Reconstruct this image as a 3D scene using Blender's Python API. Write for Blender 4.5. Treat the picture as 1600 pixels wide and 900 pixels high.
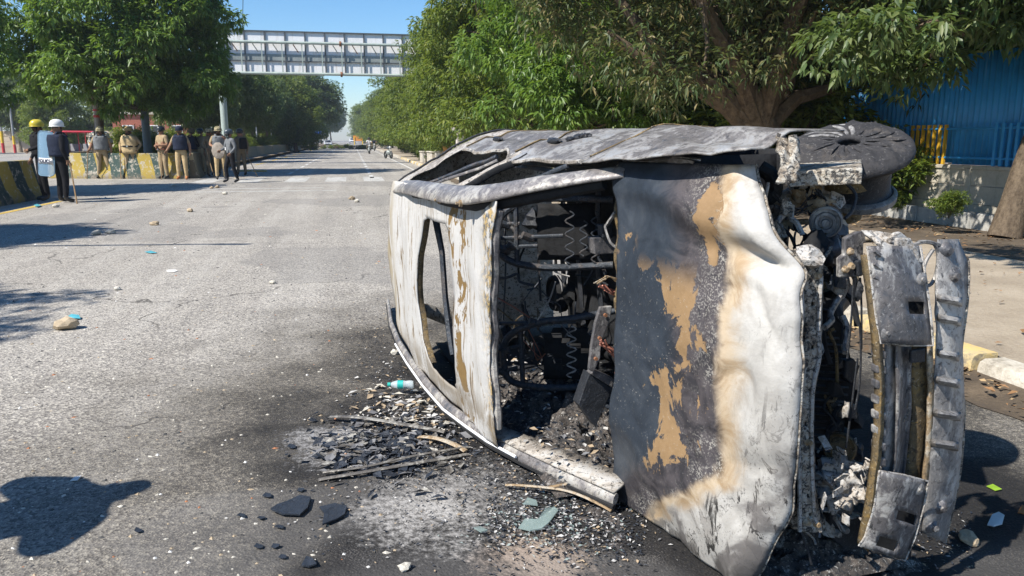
import bpy, bmesh, math, random
import numpy as np
from mathutils import Vector, Matrix, noise as mnoise
random.seed(7)
rng = np.random.default_rng(7)
R = math.radians
scene = bpy.context.scene
COL = scene.collection
for o in list(bpy.data.objects):
    bpy.data.objects.remove(o)

# ------------------------------------------------------------------ camera
FPX, CAMH, HZ = 1198.0, 1.42, 219.0          # focal length in pixels of a 1600 px frame, eye height, horizon row
PITCH = math.atan((450 - HZ) / FPX)
ROAD = math.atan((550 - 800) / FPX * math.cos(PITCH))   # heading of the road
cam_d = bpy.data.cameras.new('camera')
cam_d.sensor_width = 36.0
cam_d.lens = 36.0 * FPX / 1600.0
cam_d.clip_start = 0.05
cam_d.clip_end = 3000
cam = bpy.data.objects.new('camera', cam_d)
COL.objects.link(cam)
cam.location = (0, 0, CAMH)
cam.rotation_euler = (math.pi / 2 - PITCH, 0, 0)
scene.camera = cam

# ------------------------------------------------------------------ sky and sun
SUN_EL = R(47)
SH = Vector((0.79, 0.61, 0)).normalized()              # where shadows fall
to_sun = Vector((-SH.x * math.cos(SUN_EL), -SH.y * math.cos(SUN_EL), math.sin(SUN_EL)))
world = bpy.data.worlds.new('World')
scene.world = world
world.use_nodes = True
wn = world.node_tree
bg = wn.nodes['Background']
sky = wn.nodes.new('ShaderNodeTexSky')
sky.sky_type = 'NISHITA'
sky.sun_disc = False
sky.sun_elevation = SUN_EL
sky.sun_rotation = math.atan2(to_sun.x, to_sun.y)
sky.air_density = 1.0
sky.dust_density = 0.1
sky.ozone_density = 5.0
hsv = wn.nodes.new('ShaderNodeHueSaturation')
hsv.inputs['Saturation'].default_value = 1.2
wn.links.new(sky.outputs[0], hsv.inputs['Color'])
wn.links.new(hsv.outputs[0], bg.inputs[0])
bg.inputs[1].default_value = 0.10
sun_d = bpy.data.lights.new('sun', 'SUN')
sun_d.energy = 4.8
sun_d.angle = R(0.53)
sun_d.color = (1.0, 0.945, 0.86)
sun = bpy.data.objects.new('sun', sun_d)
COL.objects.link(sun)
sun.rotation_euler = (-to_sun).to_track_quat('-Z', 'Y').to_euler()
sun.location = to_sun * 60
vs = scene.view_settings
vs.view_transform = 'Standard'
vs.look = 'None'
vs.gamma = 1
vs.exposure = 0.7
vs.use_curve_mapping = False

# ------------------------------------------------------------------ geometry helpers
def ray(px, py):
    a, b = (px - 800) / FPX, (450 - py) / FPX
    c, s = math.cos(PITCH), math.sin(PITCH)
    return Vector((a, c + b * s, -s + b * c))
def G(px, py, z=0.0):
    r = ray(px, py)
    t = (z - CAMH) / r.z
    return Vector((r.x * t, r.y * t, z))
def W(u, v, z=0.0):                       # road frame (right of camera, along road) to world
    c, s = math.cos(ROAD), math.sin(ROAD)
    return Vector((u * c + v * s, -u * s + v * c, z))
RZ = -ROAD
def hgt(px, py, depth):                   # world point at a forward distance
    r = ray(px, py)
    t = depth / r.y
    return Vector((r.x * t, depth, CAMH + r.z * t))

class MB:
    def __init__(s):
        s.v, s.f, s.m, s.uv = [], [], [], None
    def add(s, vs_, fs, mi=0):
        o = len(s.v)
        s.v.extend([tuple(p) for p in vs_])
        for f in fs:
            s.f.append([i + o for i in f])
            s.m.append(mi)
    def box(s, c, size, rot=None, mi=0, taper=1.0):
        hx, hy, hz = size[0] / 2, size[1] / 2, size[2] / 2
        ps = []
        for z in (-1, 1):
            k = taper if z > 0 else 1.0
            for x, y in ((-1, -1), (1, -1), (1, 1), (-1, 1)):
                p = Vector((x * hx * k, y * hy * k, z * hz))
                if rot is not None:
                    p = rot @ p
                ps.append(p + Vector(c))
        s.add(ps, [(3, 2, 1, 0), (4, 5, 6, 7), (0, 1, 5, 4), (1, 2, 6, 5), (2, 3, 7, 6), (3, 0, 4, 7)], mi)
    def tube(s, pts, r, n=8, mi=0, caps=True, flat=None):
        pts = [Vector(p) for p in pts]
        rs = r if isinstance(r, (list, tuple)) else [r] * len(pts)
        up = None
        rings = []
        for i, p in enumerate(pts):
            d = (pts[min(i + 1, len(pts) - 1)] - pts[max(i - 1, 0)])
            if d.length < 1e-9:
                d = Vector((0, 0, 1))
            d.normalize()
            if up is None:
                up = Vector((0, 0, 1)) if abs(d.z) < .9 else Vector((1, 0, 0))
                if flat is not None:
                    up = Vector(flat[2])
            sx = d.cross(up)
            if sx.length < 1e-6:
                sx = d.orthogonal()
            sx.normalize()
            up = sx.cross(d).normalized()
            a, b = (1, 1) if flat is None else flat[:2]
            rings.append([p + (sx * math.cos(2 * math.pi * k / n) * a + up * math.sin(2 * math.pi * k / n) * b) * rs[i] for k in range(n)])
        vs_ = [q for ring in rings for q in ring]
        fs = []
        for i in range(len(rings) - 1):
            for k in range(n):
                fs.append((i * n + k, i * n + (k + 1) % n, (i + 1) * n + (k + 1) % n, (i + 1) * n + k))
        if caps:
            fs.append(tuple(range(n - 1, -1, -1)))
            fs.append(tuple(range((len(rings) - 1) * n, len(rings) * n)))
        s.add(vs_, fs, mi)
    def lathe(s, prof, origin, axis=(0, 0, 1), n=24, mi=0, ref=(1, 0, 0), squash=(1, 1), wob=None):
        ax = Vector(axis).normalized()
        rx = Vector(ref)
        if abs(ax.dot(rx)) > .95:
            rx = Vector((0, 0, 1))
        rx = (rx - ax * rx.dot(ax)).normalized()
        ry = ax.cross(rx)
        o = Vector(origin)
        vs_, fs = [], []
        for i, (r, h) in enumerate(prof):
            for k in range(n):
                a = 2 * math.pi * k / n
                rr = r
                hh = h
                if wob:
                    rr, hh = wob(r, h, a)
                vs_.append(o + ax * hh + rx * (math.cos(a) * rr * squash[0]) + ry * (math.sin(a) * rr * squash[1]))
        for i in range(len(prof) - 1):
            for k in range(n):
                fs.append((i * n + k, i * n + (k + 1) % n, (i + 1) * n + (k + 1) % n, (i + 1) * n + k))
        s.add(vs_, fs, mi)
    def grid(s, nu, nv, fn, mi=0, keep=None):
        vs_ = [fn(i / nu, j / nv) for j in range(nv + 1) for i in range(nu + 1)]
        fs = [(j * (nu + 1) + i, j * (nu + 1) + i + 1, (j + 1) * (nu + 1) + i + 1, (j + 1) * (nu + 1) + i)
              for j in range(nv) for i in range(nu) if keep is None or keep(i, j)]
        s.add(vs_, fs, mi)
    def plate(s, outline, thick, nrm, mi=0):          # polygon extruded along nrm
        nrm = Vector(nrm).normalized() * thick
        n = len(outline)
        a = [Vector(p) for p in outline]
        vs_ = a + [p - nrm for p in a]
        fs = [tuple(range(n)), tuple(range(2 * n - 1, n - 1, -1))]
        fs += [(i, i + n, (i + 1) % n + n, (i + 1) % n) for i in range(n)]
        s.add(vs_, fs, mi)
    def blob(s, c, size, seed=0, amp=.3, freq=2.0, sub=2, rot=None, mi=0):
        bm = bmesh.new()
        bmesh.ops.create_icosphere(bm, subdivisions=sub, radius=1)
        off = Vector((seed * 3.17, seed * 1.3, seed * 7.7))
        vs_ = []
        for v in bm.verts:
            k = 1 + amp * mnoise.noise(v.co * freq + off) * 2
            p = Vector((v.co.x * size[0], v.co.y * size[1], v.co.z * size[2])) * k
            if rot is not None:
                p = rot @ p
            vs_.append(p + Vector(c))
        fs = [tuple(v.index for v in f.verts) for f in bm.faces]
        bm.free()
        s.add(vs_, fs, mi)
    def build(s, name, mats, parent=None, loc=(0, 0, 0), rz=0, smooth=True, bevel=0, solid=0, sub=0, angle=40):
        me = bpy.data.meshes.new(name)
        me.from_pydata(s.v, [], s.f)
        if not isinstance(mats, (list, tuple)):
            mats = [mats]
        for m in mats:
            me.materials.append(m)
        if len(mats) > 1:
            me.polygons.foreach_set('material_index', s.m)
        bm = bmesh.new()
        bm.from_mesh(me)
        bmesh.ops.recalc_face_normals(bm, faces=bm.faces)
        bm.to_mesh(me)
        bm.free()
        if smooth:
            me.polygons.foreach_set('use_smooth', [True] * len(me.polygons))
            try:
                me.set_sharp_from_angle(angle=R(angle))
            except Exception:
                pass
        me.update()
        o = bpy.data.objects.new(name, me)
        COL.objects.link(o)
        o.location = loc
        o.rotation_euler = (0, 0, rz)
        if parent:
            o.parent = parent
        if solid:
            md = o.modifiers.new('thickness', 'SOLIDIFY')
            md.thickness = solid
            md.offset = 0
        if sub:
            md = o.modifiers.new('smooth', 'SUBSURF')
            md.levels = sub
            md.render_levels = sub
        if bevel:
            md = o.modifiers.new('bevel', 'BEVEL')
            md.width = bevel
            md.segments = 2
            md.limit_method = 'ANGLE'
            md.angle_limit = R(35)
        return o

def empty(name, loc=(0, 0, 0), rz=0):
    o = bpy.data.objects.new(name, None)
    o.empty_display_size = .2
    COL.objects.link(o)
    o.location = loc
    o.rotation_euler = (0, 0, rz)
    return o
def tag(o, label=None, cat=None, group=None, kind=None):
    if label: o['label'] = label
    if cat: o['category'] = cat
    if group: o['group'] = group
    if kind: o['kind'] = kind
    return o
def copy_tree(o, parent=None, keep=True):
    c = o.copy()
    COL.objects.link(c)
    c.parent = parent
    for ch in o.children:
        copy_tree(ch, c)
    return c

# ------------------------------------------------------------------ material helpers
class NT:
    def __init__(s, name):
        s.mat = bpy.data.materials.new(name)
        s.mat.use_nodes = True
        s.t = s.mat.node_tree
        s.b = s.t.nodes['Principled BSDF']
        s.out = s.t.nodes['Material Output']
        s._tc = None
    def n(s, typ, ins=None, **props):
        nd = s.t.nodes.new(typ)
        for k, v in props.items():
            setattr(nd, k, v)
        for k, v in (ins or {}).items():
            s.put(nd.inputs[k], v)
        return nd
    def put(s, sock, v):
        if v is None:
            return
        if hasattr(v, 'is_output'):
            s.t.links.new(v, sock)
        else:
            if isinstance(v, (tuple, list)) and len(v) == 3 and sock.type == 'RGBA':
                v = (*v, 1)
            sock.default_value = v
    def co(s, kind='Object'):
        if s._tc is None:
            s._tc = s.n('ShaderNodeTexCoord')
        return s._tc.outputs[kind]
    def pos(s):
        return s.n('ShaderNodeNewGeometry').outputs['Position']
    def sc(s, vec, x, y=None, z=None):
        m = s.n('ShaderNodeMapping', {'Vector': vec})
        m.inputs['Scale'].default_value = (x, x if y is None else y, x if z is None else z)
        return m.outputs[0]
    def noise(s, vec, scale, detail=4, rough=.55, dist=0):
        return s.n('ShaderNodeTexNoise', {'Vector': vec, 'Scale': scale, 'Detail': detail, 'Roughness': rough, 'Distortion': dist}).outputs['Fac']
    def voro(s, vec, scale, out='Distance', feature='F1', rand=1.0):
        return s.n('ShaderNodeTexVoronoi', {'Vector': vec, 'Scale': scale, 'Randomness': rand}, feature=feature).outputs[out]
    def ma(s, op, a, b=None, c=None, clamp=False):
        nd = s.n('ShaderNodeMath', operation=op, use_clamp=clamp)
        for i, v in enumerate((a, b, c)):
            if v is not None:
                s.put(nd.inputs[i], v)
        return nd.outputs[0]
    def ss(s, x, lo, hi):                             # smooth step
        flip = lo > hi
        nd = s.n('ShaderNodeMapRange', {'Value': x, 'From Min': min(lo, hi), 'From Max': max(lo, hi),
                                        'To Min': 1.0 if flip else 0.0, 'To Max': 0.0 if flip else 1.0}, interpolation_type='SMOOTHSTEP')
        return nd.outputs[0]
    def mix(s, fac, a, b, mode='MIX'):
        nd = s.n('ShaderNodeMix', data_type='RGBA', blend_type=mode)
        s.put(nd.inputs[0], fac)
        s.put(nd.inputs[6], a)
        s.put(nd.inputs[7], b)
        return nd.outputs[2]
    def ramp(s, fac, stops, interp='LINEAR'):
        nd = s.n('ShaderNodeValToRGB', {'Fac': fac})
        cr = nd.color_ramp
        cr.interpolation = interp
        while len(cr.elements) < len(stops):
            cr.elements.new(.5)
        for e, (p, c) in zip(cr.elements, stops):
            e.position = p
            e.color = (*c, 1) if len(c) == 3 else c
        return nd.outputs[0]
    def sep(s, vec):
        return s.n('ShaderNodeSeparateXYZ', {0: vec}).outputs
    def bump(s, h, strength=.3, dist=.01, base=None):
        return s.n('ShaderNodeBump', {'Height': h, 'Strength': strength, 'Distance': dist, 'Normal': base}).outputs[0]
    def fin(s, col=None, rough=None, metal=None, normal=None, spec=None, alpha=None):
        for k, v in (('Base Color', col), ('Roughness', rough), ('Metallic', metal), ('Normal', normal), ('Specular IOR Level', spec), ('Alpha', alpha)):
            if v is not None:
                s.put(s.b.inputs[k], v)
        return s.mat

def simple(name, col, rough=.6, metal=0, var=.25, scale=6, bump=.0, spec=None):
    t = NT(name)
    c = t.co()
    n1 = t.noise(c, scale, 5)
    n2 = t.noise(c, scale * 7, 3)
    f = t.ma('ADD', t.ma('MULTIPLY', n1, .7), t.ma('MULTIPLY', n2, .3))
    lo = tuple(x * (1 - var) for x in col)
    hi = tuple(min(1, x * (1 + var)) for x in col)
    cc = t.ramp(f, [(.3, lo), (.7, hi)])
    nm = t.bump(n2, bump, .01) if bump else None
    rg = t.n('ShaderNodeMapRange', {'Value': n1, 'From Min': .3, 'From Max': .7, 'To Min': max(0, rough - .1), 'To Max': min(1, rough + .1)}).outputs[0]
    return t.fin(cc, rg, metal, nm, spec)
# ================================================================== the setting
CAR_C = Vector((0.95, 4.2, 0))           # burnt area centre
def asphalt():
    t = NT('asphalt')
    p = t.pos()
    x, y, z = t.sep(p)
    big = t.noise(p, .35, 5, .6)
    mid = t.noise(p, 2.3, 6, .65)
    agg = t.voro(p, 95, 'Color')
    aggv = t.n('ShaderNodeSeparateColor', {0: agg}).outputs[0]
    aggd = t.voro(p, 95)
    fine = t.noise(p, 160, 3, .7)
    grit = t.noise(p, 38, 4, .7)
    base = t.ramp(t.ma('ADD', t.ma('MULTIPLY', big, .45), t.ma('MULTIPLY', mid, .55)),
                  [(.3, (.235, .218, .198)), (.5, (.315, .292, .262)), (.72, (.41, .378, .335))])
    # pale wheel tracks and dusty streaks running along the road
    c, s_ = math.cos(ROAD), math.sin(ROAD)
    uu = t.ma('SUBTRACT', t.ma('MULTIPLY', x, c), t.ma('MULTIPLY', y, s_))
    vv = t.ma('ADD', t.ma('MULTIPLY', x, s_), t.ma('MULTIPLY', y, c))
    tr = t.n('ShaderNodeCombineXYZ', {0: t.ma('MULTIPLY', uu, 1.3), 1: t.ma('MULTIPLY', vv, .06), 2: 0.0}).outputs[0]
    track = t.noise(tr, 1.6, 4, .6)
    base = t.mix(t.ma('MULTIPLY', t.ss(track, .46, .66), .5), base, (.46, .435, .395))
    base = t.mix(t.ma('MULTIPLY', t.ss(track, .44, .30), .45), base, (.15, .142, .134))
    # aggregate: pale and dark chips
    base = t.mix(t.ma('MULTIPLY', t.ss(aggv, .70, .88), .75), base, (.60, .56, .48))
    base = t.mix(t.ma('MULTIPLY', t.ss(aggv, .36, .14), .62), base, (.045, .044, .045))
    base = t.mix(t.ma('MULTIPLY', t.ss(fine, .55, .75), .25), base, (.06, .057, .054))
    base = t.mix(t.ma('MULTIPLY', t.ss(grit, .62, .78), .4), base, (.47, .43, .37))
    # burnt ground under and round the car
    wob = t.n('ShaderNodeTexNoise', {'Vector': p, 'Scale': 1.3, 'Detail': 5.0, 'Roughness': .62})
    dx = t.ma('DIVIDE', t.ma('SUBTRACT', x, .60), 1.8)
    dy = t.ma('DIVIDE', t.ma('SUBTRACT', y, 3.6), 2.5)
    d = t.ma('SQRT', t.ma('ADD', t.ma('MULTIPLY', dx, dx), t.ma('MULTIPLY', dy, dy)))
    d = t.ma('ADD', d, t.ma('MULTIPLY', t.ma('SUBTRACT', wob.outputs['Fac'], .5), 1.5))
    soot = t.ss(d, 1.25, .70)
    halo = t.ss(d, 2.0, 1.0)
    sp = t.ss(t.ma('ADD', fine, t.ma('MULTIPLY', grit, .7)), .84, 1.04)
    base = t.mix(t.ma('MULTIPLY', halo, .86), base, t.mix(sp, (.045, .041, .037), (.36, .32, .25)))
    base = t.mix(t.ma('MULTIPLY', soot, .93), base, t.mix(t.ss(t.ma('ADD', fine, mid), 1.08, 1.28), (.012, .012, .013), (.11, .105, .10)))
    # pale ash where it burnt through
    def spot(cx, cy, rx, ry, lo, hi, amp=1.2):
        ax = t.ma('DIVIDE', t.ma('SUBTRACT', x, cx), rx)
        ay = t.ma('DIVIDE', t.ma('SUBTRACT', y, cy), ry)
        q = t.ma('SQRT', t.ma('ADD', t.ma('MULTIPLY', ax, ax), t.ma('MULTIPLY', ay, ay)))
        q = t.ma('ADD', q, t.ma('MULTIPLY', t.ma('SUBTRACT', wob.outputs['Fac'], .5), amp * 1.6))
        q = t.ma('ADD', q, t.ma('MULTIPLY', t.ma('SUBTRACT', mid, .5), 1.6))
        q = t.ma('ADD', q, t.ma('MULTIPLY', t.ma('SUBTRACT', grit, .5), 1.8))
        return t.ss(q, hi, lo)
    ash = spot(-.28, 2.86, .40, .40, .1, 1.05)
    base = t.mix(t.ma('MULTIPLY', ash, .7), base, t.mix(sp, (.56, .54, .51), (.16, .15, .14)))
    ash2 = spot(.12, 2.42, .22, .22, .2, 1.1)
    base = t.mix(t.ma('MULTIPLY', ash2, .6), base, (.50, .40, .32))
    ash3 = spot(-.75, 3.45, .34, .30, .1, 1.0)
    base = t.mix(t.ma('MULTIPLY', ash3, .6), base, t.mix(sp, (.48, .47, .46), (.08, .08, .08)))
    ash4 = spot(2.9, 2.6, .6, .25, .2, 1.0)
    base = t.mix(t.ma('MULTIPLY', ash4, .3), base, (.35, .34, .33))
    # brick dust and clay crumbs trodden into the road
    clay = t.ss(t.noise(p, 1.15, 6, .7), .70, .78)
    base = t.mix(t.ma('MULTIPLY', clay, .55), base, (.40, .215, .115))
    chalk = t.ss(t.noise(t.n('ShaderNodeVectorMath', {0: p, 1: (31, 7, 0)}).outputs[0], 2.1, 6, .7), .695, .76)
    base = t.mix(t.ma('MULTIPLY', chalk, .6), base, (.58, .55, .49))
    # tyre marks and long cracks
    wv = t.n('ShaderNodeVectorMath', {0: p, 1: t.n('ShaderNodeVectorMath', {0: t.n('ShaderNodeTexNoise', {'Vector': p, 'Scale': 2.0, 'Detail': 5.0}).outputs['Color'], 1: (.9, .9, .9)}, operation='MULTIPLY').outputs[0]}).outputs[0]
    cr = t.voro(wv, .33, feature='DISTANCE_TO_EDGE')
    crk = t.ma('MULTIPLY', t.ss(cr, .006, .0015), t.ss(big, .46, .56))
    base = t.mix(t.ma('MULTIPLY', crk, .75), base, (.05, .046, .042))
    patch = t.ss(t.noise(t.n('ShaderNodeVectorMath', {0: p, 1: (5, 17, 0)}).outputs[0], .22, 3, .5), .56, .575)
    base = t.mix(t.ma('MULTIPLY', patch, .30), base, (.16, .155, .15))
    h = t.ma('ADD', t.ma('MULTIPLY', aggd, .8), t.ma('MULTIPLY', grit, .6))
    nm = t.bump(h, .4, .010)
    return t.fin(base, t.n('ShaderNodeMapRange', {'Value': fine, 'To Min': .75, 'To Max': .97}).outputs[0], 0, nm, .25)
M_asph = asphalt()

def soil_mat(name, c1, c2, c3, sc=3.0):
    t = NT(name)
    p = t.pos()
    a = t.noise(p, sc * .3, 6, .6)
    b = t.noise(p, sc * 6, 5, .7)
    col = t.ramp(t.ma('ADD', t.ma('MULTIPLY', a, .6), t.ma('MULTIPLY', b, .4)), [(.3, c1), (.5, c2), (.7, c3)])
    return t.fin(col, .95, 0, t.bump(b, .5, .03))
M_soil = soil_mat('dry_soil', (.13, .10, .07), (.22, .175, .125), (.31, .255, .19))
M_pave = soil_mat('dusty_pavement', (.22, .175, .125), (.35, .29, .215), (.46, .39, .30), 5)
M_litter = soil_mat('leaf_litter_soil', (.05, .038, .028), (.10, .075, .05), (.2, .15, .1), 9)

def sheet(name, quad, z, mat, nu=1, nv=1):
    m = MB()
    a, b, c, d = quad                     # (u, v) corners
    def fn(s, q):
        u = (a[0] * (1 - s) + b[0] * s) * (1 - q) + (d[0] * (1 - s) + c[0] * s) * q
        v = (a[1] * (1 - s) + b[1] * s) * (1 - q) + (d[1] * (1 - s) + c[1] * s) * q
        return W(u, v, z)
    m.grid(nu, nv, fn)
    return m.build(name, mat, smooth=False)
def rect(u0, u1, v0, v1):
    return ((u0, v0), (u1, v0), (u1, v1), (u0, v1))
tag(sheet('ground', rect(-900, 900, -60, 1800), -.03, M_soil, 6, 6), kind='structure')
tag(sheet('road', rect(-40, 3.62, -8, 900), 0, M_asph, 2, 8), kind='structure')

# road markings, worn
def paint_mat(name, col, wear):
    t = NT(name)
    p = t.pos()
    a = t.noise(p, 2.2, 6, .7)
    b = t.noise(p, 22, 5, .75)
    f = t.ma('ADD', t.ma('MULTIPLY', a, .5), t.ma('MULTIPLY', b, .5))
    al = t.ss(f, wear + .10, wear - .02)
    return t.fin(t.mix(b, col, tuple(x * .7 for x in col)), .8, 0, None, .2, al)
M_white = paint_mat('worn_white_paint', (.62, .61, .58), .56)
M_zebra = paint_mat('worn_zebra_paint', (.56, .55, .52), .52)
M_yell = paint_mat('worn_yellow_paint', (.62, .44, .12), .53)
def mark(name, rects, mat, z=.004):
    m = MB()
    for u0, u1, v0, v1 in rects:
        m.add([W(u0, v0, z), W(u1, v0, z), W(u1, v1, z), W(u0, v1, z)], [(0, 1, 2, 3)])
    return m.build(name, mat, smooth=False)
road_marks = empty('road_markings')
tag(road_marks, kind='structure')
for u, v0 in ((-2.68, 34), (.70, 30)):
    v = v0
    while v < 240:
        q = mark('lane_dash', [(u - .075, u + .075, v, v + 2.4)], M_white)
        q.parent = road_marks
        v += 4.1
for k, u in enumerate((-5.05, -3.6, -2.0, -.62, .72)):
    mark('zebra_bar', [(u - .36, u + .36, 27.6, 31.0)], M_zebra).parent = road_marks
mark('edge_line', [(2.82, 2.94, 20, 260)], M_white).parent = road_marks
mark('stop_line', [(-4.3, -.5, 22.6, 22.9), (-4.9, -.9, 24.0, 24.2)], M_zebra).parent = road_marks
mark('edge_line', [(-5.6, -5.46, 47, 240)], M_yell).parent = road_marks
mark('edge_line', [(-6.9, -6.75, 8, 20)], M_yell).parent = road_marks
for u, v in ((-4.9, 37.5), (-4.2, 37.2)):     # yellow rumble blocks
    mb = MB(); mb.box((0, 0, .03), (.62, .22, .06)); 
    o = mb.build('road_stud', simple('yellow_stud', (.55, .4, .12), .7), loc=W(u, v), rz=RZ, bevel=.01)
    tag(o, 'yellow road stud block on the asphalt, %s of the two before the median barrier' % ('left' if u < -4.5 else 'right'), 'road stud', 'yellow road studs')

# pavement, kerb and back plinth on the right
pav = sheet('pavement', rect(3.80, 9.35, -4, 300), .13, M_pave, 1, 4)
tag(pav, kind='structure')
def kerb_mat(name, col, col2):
    t = NT(name)
    p = t.pos()
    a = t.noise(p, 3.2, 6, .7); b = t.noise(p, 30, 4, .7)
    f = t.ma('ADD', t.ma('MULTIPLY', a, .65), t.ma('MULTIPLY', b, .35))
    c = t.ramp(f, [(.36, (.20, .175, .14)), (.47, col2), (.58, col)])
    return t.fin(c, .9, 0, t.bump(b, .5, .02))
M_kerbY = kerb_mat('kerb_yellow', (.66, .46, .16), (.50, .40, .22))
M_kerbW = kerb_mat('kerb_white', (.58, .54, .46), (.42, .38, .31))
kb = {}
for nm, mt in (('y', M_kerbY), ('w', M_kerbW)):
    m = MB()
    prof = [(-.09, 0), (-.09, .10), (-.075, .135), (-.045, .15), (.09, .15), (.09, 0)]
    L_ = 1.16
    vs_ = [(x, -L_ / 2, z) for x, z in prof] + [(x, L_ / 2, z) for x, z in prof]
    n = len(prof)
    fs = [(i, i + 1, i + 1 + n, i + n) for i in range(n - 1)] + [tuple(range(n)), tuple(range(2 * n - 1, n - 1, -1))]
    m.add(vs_, fs)
    kb[nm] = m
src = {}
i = 0
v = 2.0
while v < 60:
    k = 'y' if (i // 1) % 2 == 0 else 'w'
    if k not in src:
        o = kb[k].build('kerb_stone', M_kerbY if k == 'y' else M_kerbW, parent=pav)
        src[k] = o
    else:
        o = src[k].copy(); COL.objects.link(o); o.parent = pav
    o.location = W(3.71 + random.uniform(-.012, .012), v, random.uniform(-.012, .008))
    o.rotation_euler = (random.uniform(-.02, .02), 0, RZ + random.uniform(-.012, .012))
    v += 1.19
    i += 1
m = MB()
def kfn(s, q): return W(3.62 + .18 * s, 60 + 240 * q, .15)
m.grid(1, 1, kfn); m.add([W(3.62, 60, 0), W(3.62, 300, 0), W(3.62, 300, .15), W(3.62, 60, .15)], [(0, 1, 2, 3)])
m.build('kerb', M_kerbW, parent=pav, smooth=False)
# drift of dirt and dead leaves at the foot of the kerb
def litter(name, n, fn, size, mats, parent=None, thick=.3, lift=.004):
    vs_ = []; fs = []; mi = []
    for k in range(n):
        c = fn()
        a = random.uniform(0, 6.283)
        s = size * random.uniform(.5, 1.5)
        d = Vector((math.cos(a), math.sin(a), random.uniform(-.25, .35))).normalized()
        e = Vector((-math.sin(a), math.cos(a), random.uniform(-.4, .4))).normalized()
        o = len(vs_)
        w = s * random.uniform(.25, .6)
        up = Vector((0, 0, 1))
        c = Vector(c) + up * (lift + s * .15)
        ps = [c - d * s * .5, c + e * w * .5 + up * s * .12, c + d * s * .5, c - e * w * .5 + up * s * .05 * random.uniform(-1, 2)]
        ps = [(p.x, p.y, max(p.z, .004)) for p in ps]
        vs_ += ps
        fs += [(o, o + 1, o + 2), (o, o + 2, o + 3)]
        m_ = random.randrange(len(mats))
        mi += [m_, m_]
    m = MB(); m.v = vs_; m.f = fs; m.m = mi
    o = m.build(name, mats, parent=parent, smooth=False)
    return o
M_dryleaf = [simple('dry_leaf', (.26, .14, .06), .8), simple('dry_leaf_dark', (.12, .075, .04), .85), simple('dry_leaf_pale', (.40, .28, .15), .8)]
dirt = MB()
def dfn(s, q):
    v = 1.5 + 30 * q
    w = .30 + .14 * mnoise.noise(Vector((v * 1.3, 2, 0))) + .07 * mnoise.noise(Vector((v * 6, 5, 0)))
    u = 3.63 - w * (1 - s)
    z = .005 + .055 * s * s + (.012 * mnoise.noise(Vector((u * 9, v * 9, 1))) if 0 < s < 1 else 0)
    return W(u, v, max(.003, z))
dirt.grid(6, 160, dfn)
tag(dirt.build('kerb_dirt', M_litter), 'strip of dirt and dead leaves swept against the kerb', 'dirt', kind='stuff')
o = litter('dead_leaves', 1500, lambda: W(3.60 - abs(random.gauss(0, .16)), random.uniform(2, 22), .05), .05, M_dryleaf)
tag(o, 'scatter of dry brown leaves along the kerb', 'leaves', kind='stuff')
o = litter('pavement_leaves', 2600, lambda: W(random.choice((random.uniform(7.4, 9.2), random.uniform(4, 9.2))), random.uniform(2, 26), .137), .06, M_dryleaf)
tag(o, 'dry leaves lying on the shaded pavement', 'leaves', kind='stuff')
# earth bed between pavement and plinth
bed = sheet('earth_bed', rect(7.1, 8.9, -4, 120), .138, M_litter, 1, 6)
tag(bed, kind='structure')

# ---- boundary wall of precast panels with a blue sheet fence on top
def conc_mat(name, c1, c2, c3, stain=.5, sc=1.0):
    t = NT(name)
    p = t.pos()
    a = t.noise(p, 1.6 * sc, 6, .65); b = t.noise(p, 24 * sc, 5, .7)
    st = t.noise(t.sc(p, 6, 6, .7), 1.0 * sc, 5, .65)
    f = t.ma('ADD', t.ma('MULTIPLY', a, .6), t.ma('MULTIPLY', b, .4))
    c = t.ramp(f, [(.32, c1), (.5, c2), (.68, c3)])
    c = t.mix(t.ma('MULTIPLY', t.ss(st, .52, .75), stain), c, tuple(x * .35 for x in c1))
    return t.fin(c, .92, 0, t.bump(b, .35, .02), .25)
M_conc = conc_mat('precast_concrete', (.36, .325, .26), (.47, .43, .35), (.55, .51, .43), .4)
M_plinth = conc_mat('painted_plinth', (.22, .23, .23), (.40, .39, .36), (.52, .50, .46), .6)
WU = 9.62
wall = empty('boundary_wall', W(WU, 10), RZ)
tag(wall, 'low concrete panel wall along the right pavement below the blue sheet fence', 'wall')
pan = None
for j in range(-3, 20):
    v0 = j * 2.2
    for c in range(3):
        z0 = .14 + c * .285
        if pan is None:
            m = MB(); m.box((0, 0, 0), (.075, 2.185, .277))
            pan = o = m.build('precast_panel', M_conc, parent=wall, bevel=.006)
        else:
            o = pan.copy(); COL.objects.link(o); o.parent = wall
        o.location = (random.uniform(-.008, .008), v0 + 1.1 - 6, z0 + .1425)
        o.rotation_euler = (0, random.uniform(-.006, .006), 0)
    m = MB(); m.box((0, v0 - 6, .56), (.12, .1, .86))
    m.build('post', M_conc, parent=wall, bevel=.008)
m = MB(); m.box((.02, 13, .995), (.16, 52, .06)); m.build('coping', M_conc, parent=wall, bevel=.008)
# plinth in front
pl = empty('plinth_kerb', W(8.95, 10), RZ)
tag(pl, 'low painted plinth kerb at the back of the right pavement', 'kerb')
for j in range(-6, 24):
    m = MB(); m.box((0, j * 1.6, .24), (.16, 1.585, .26))
    m.build('block', M_plinth, parent=pl, bevel=.014)
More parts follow.
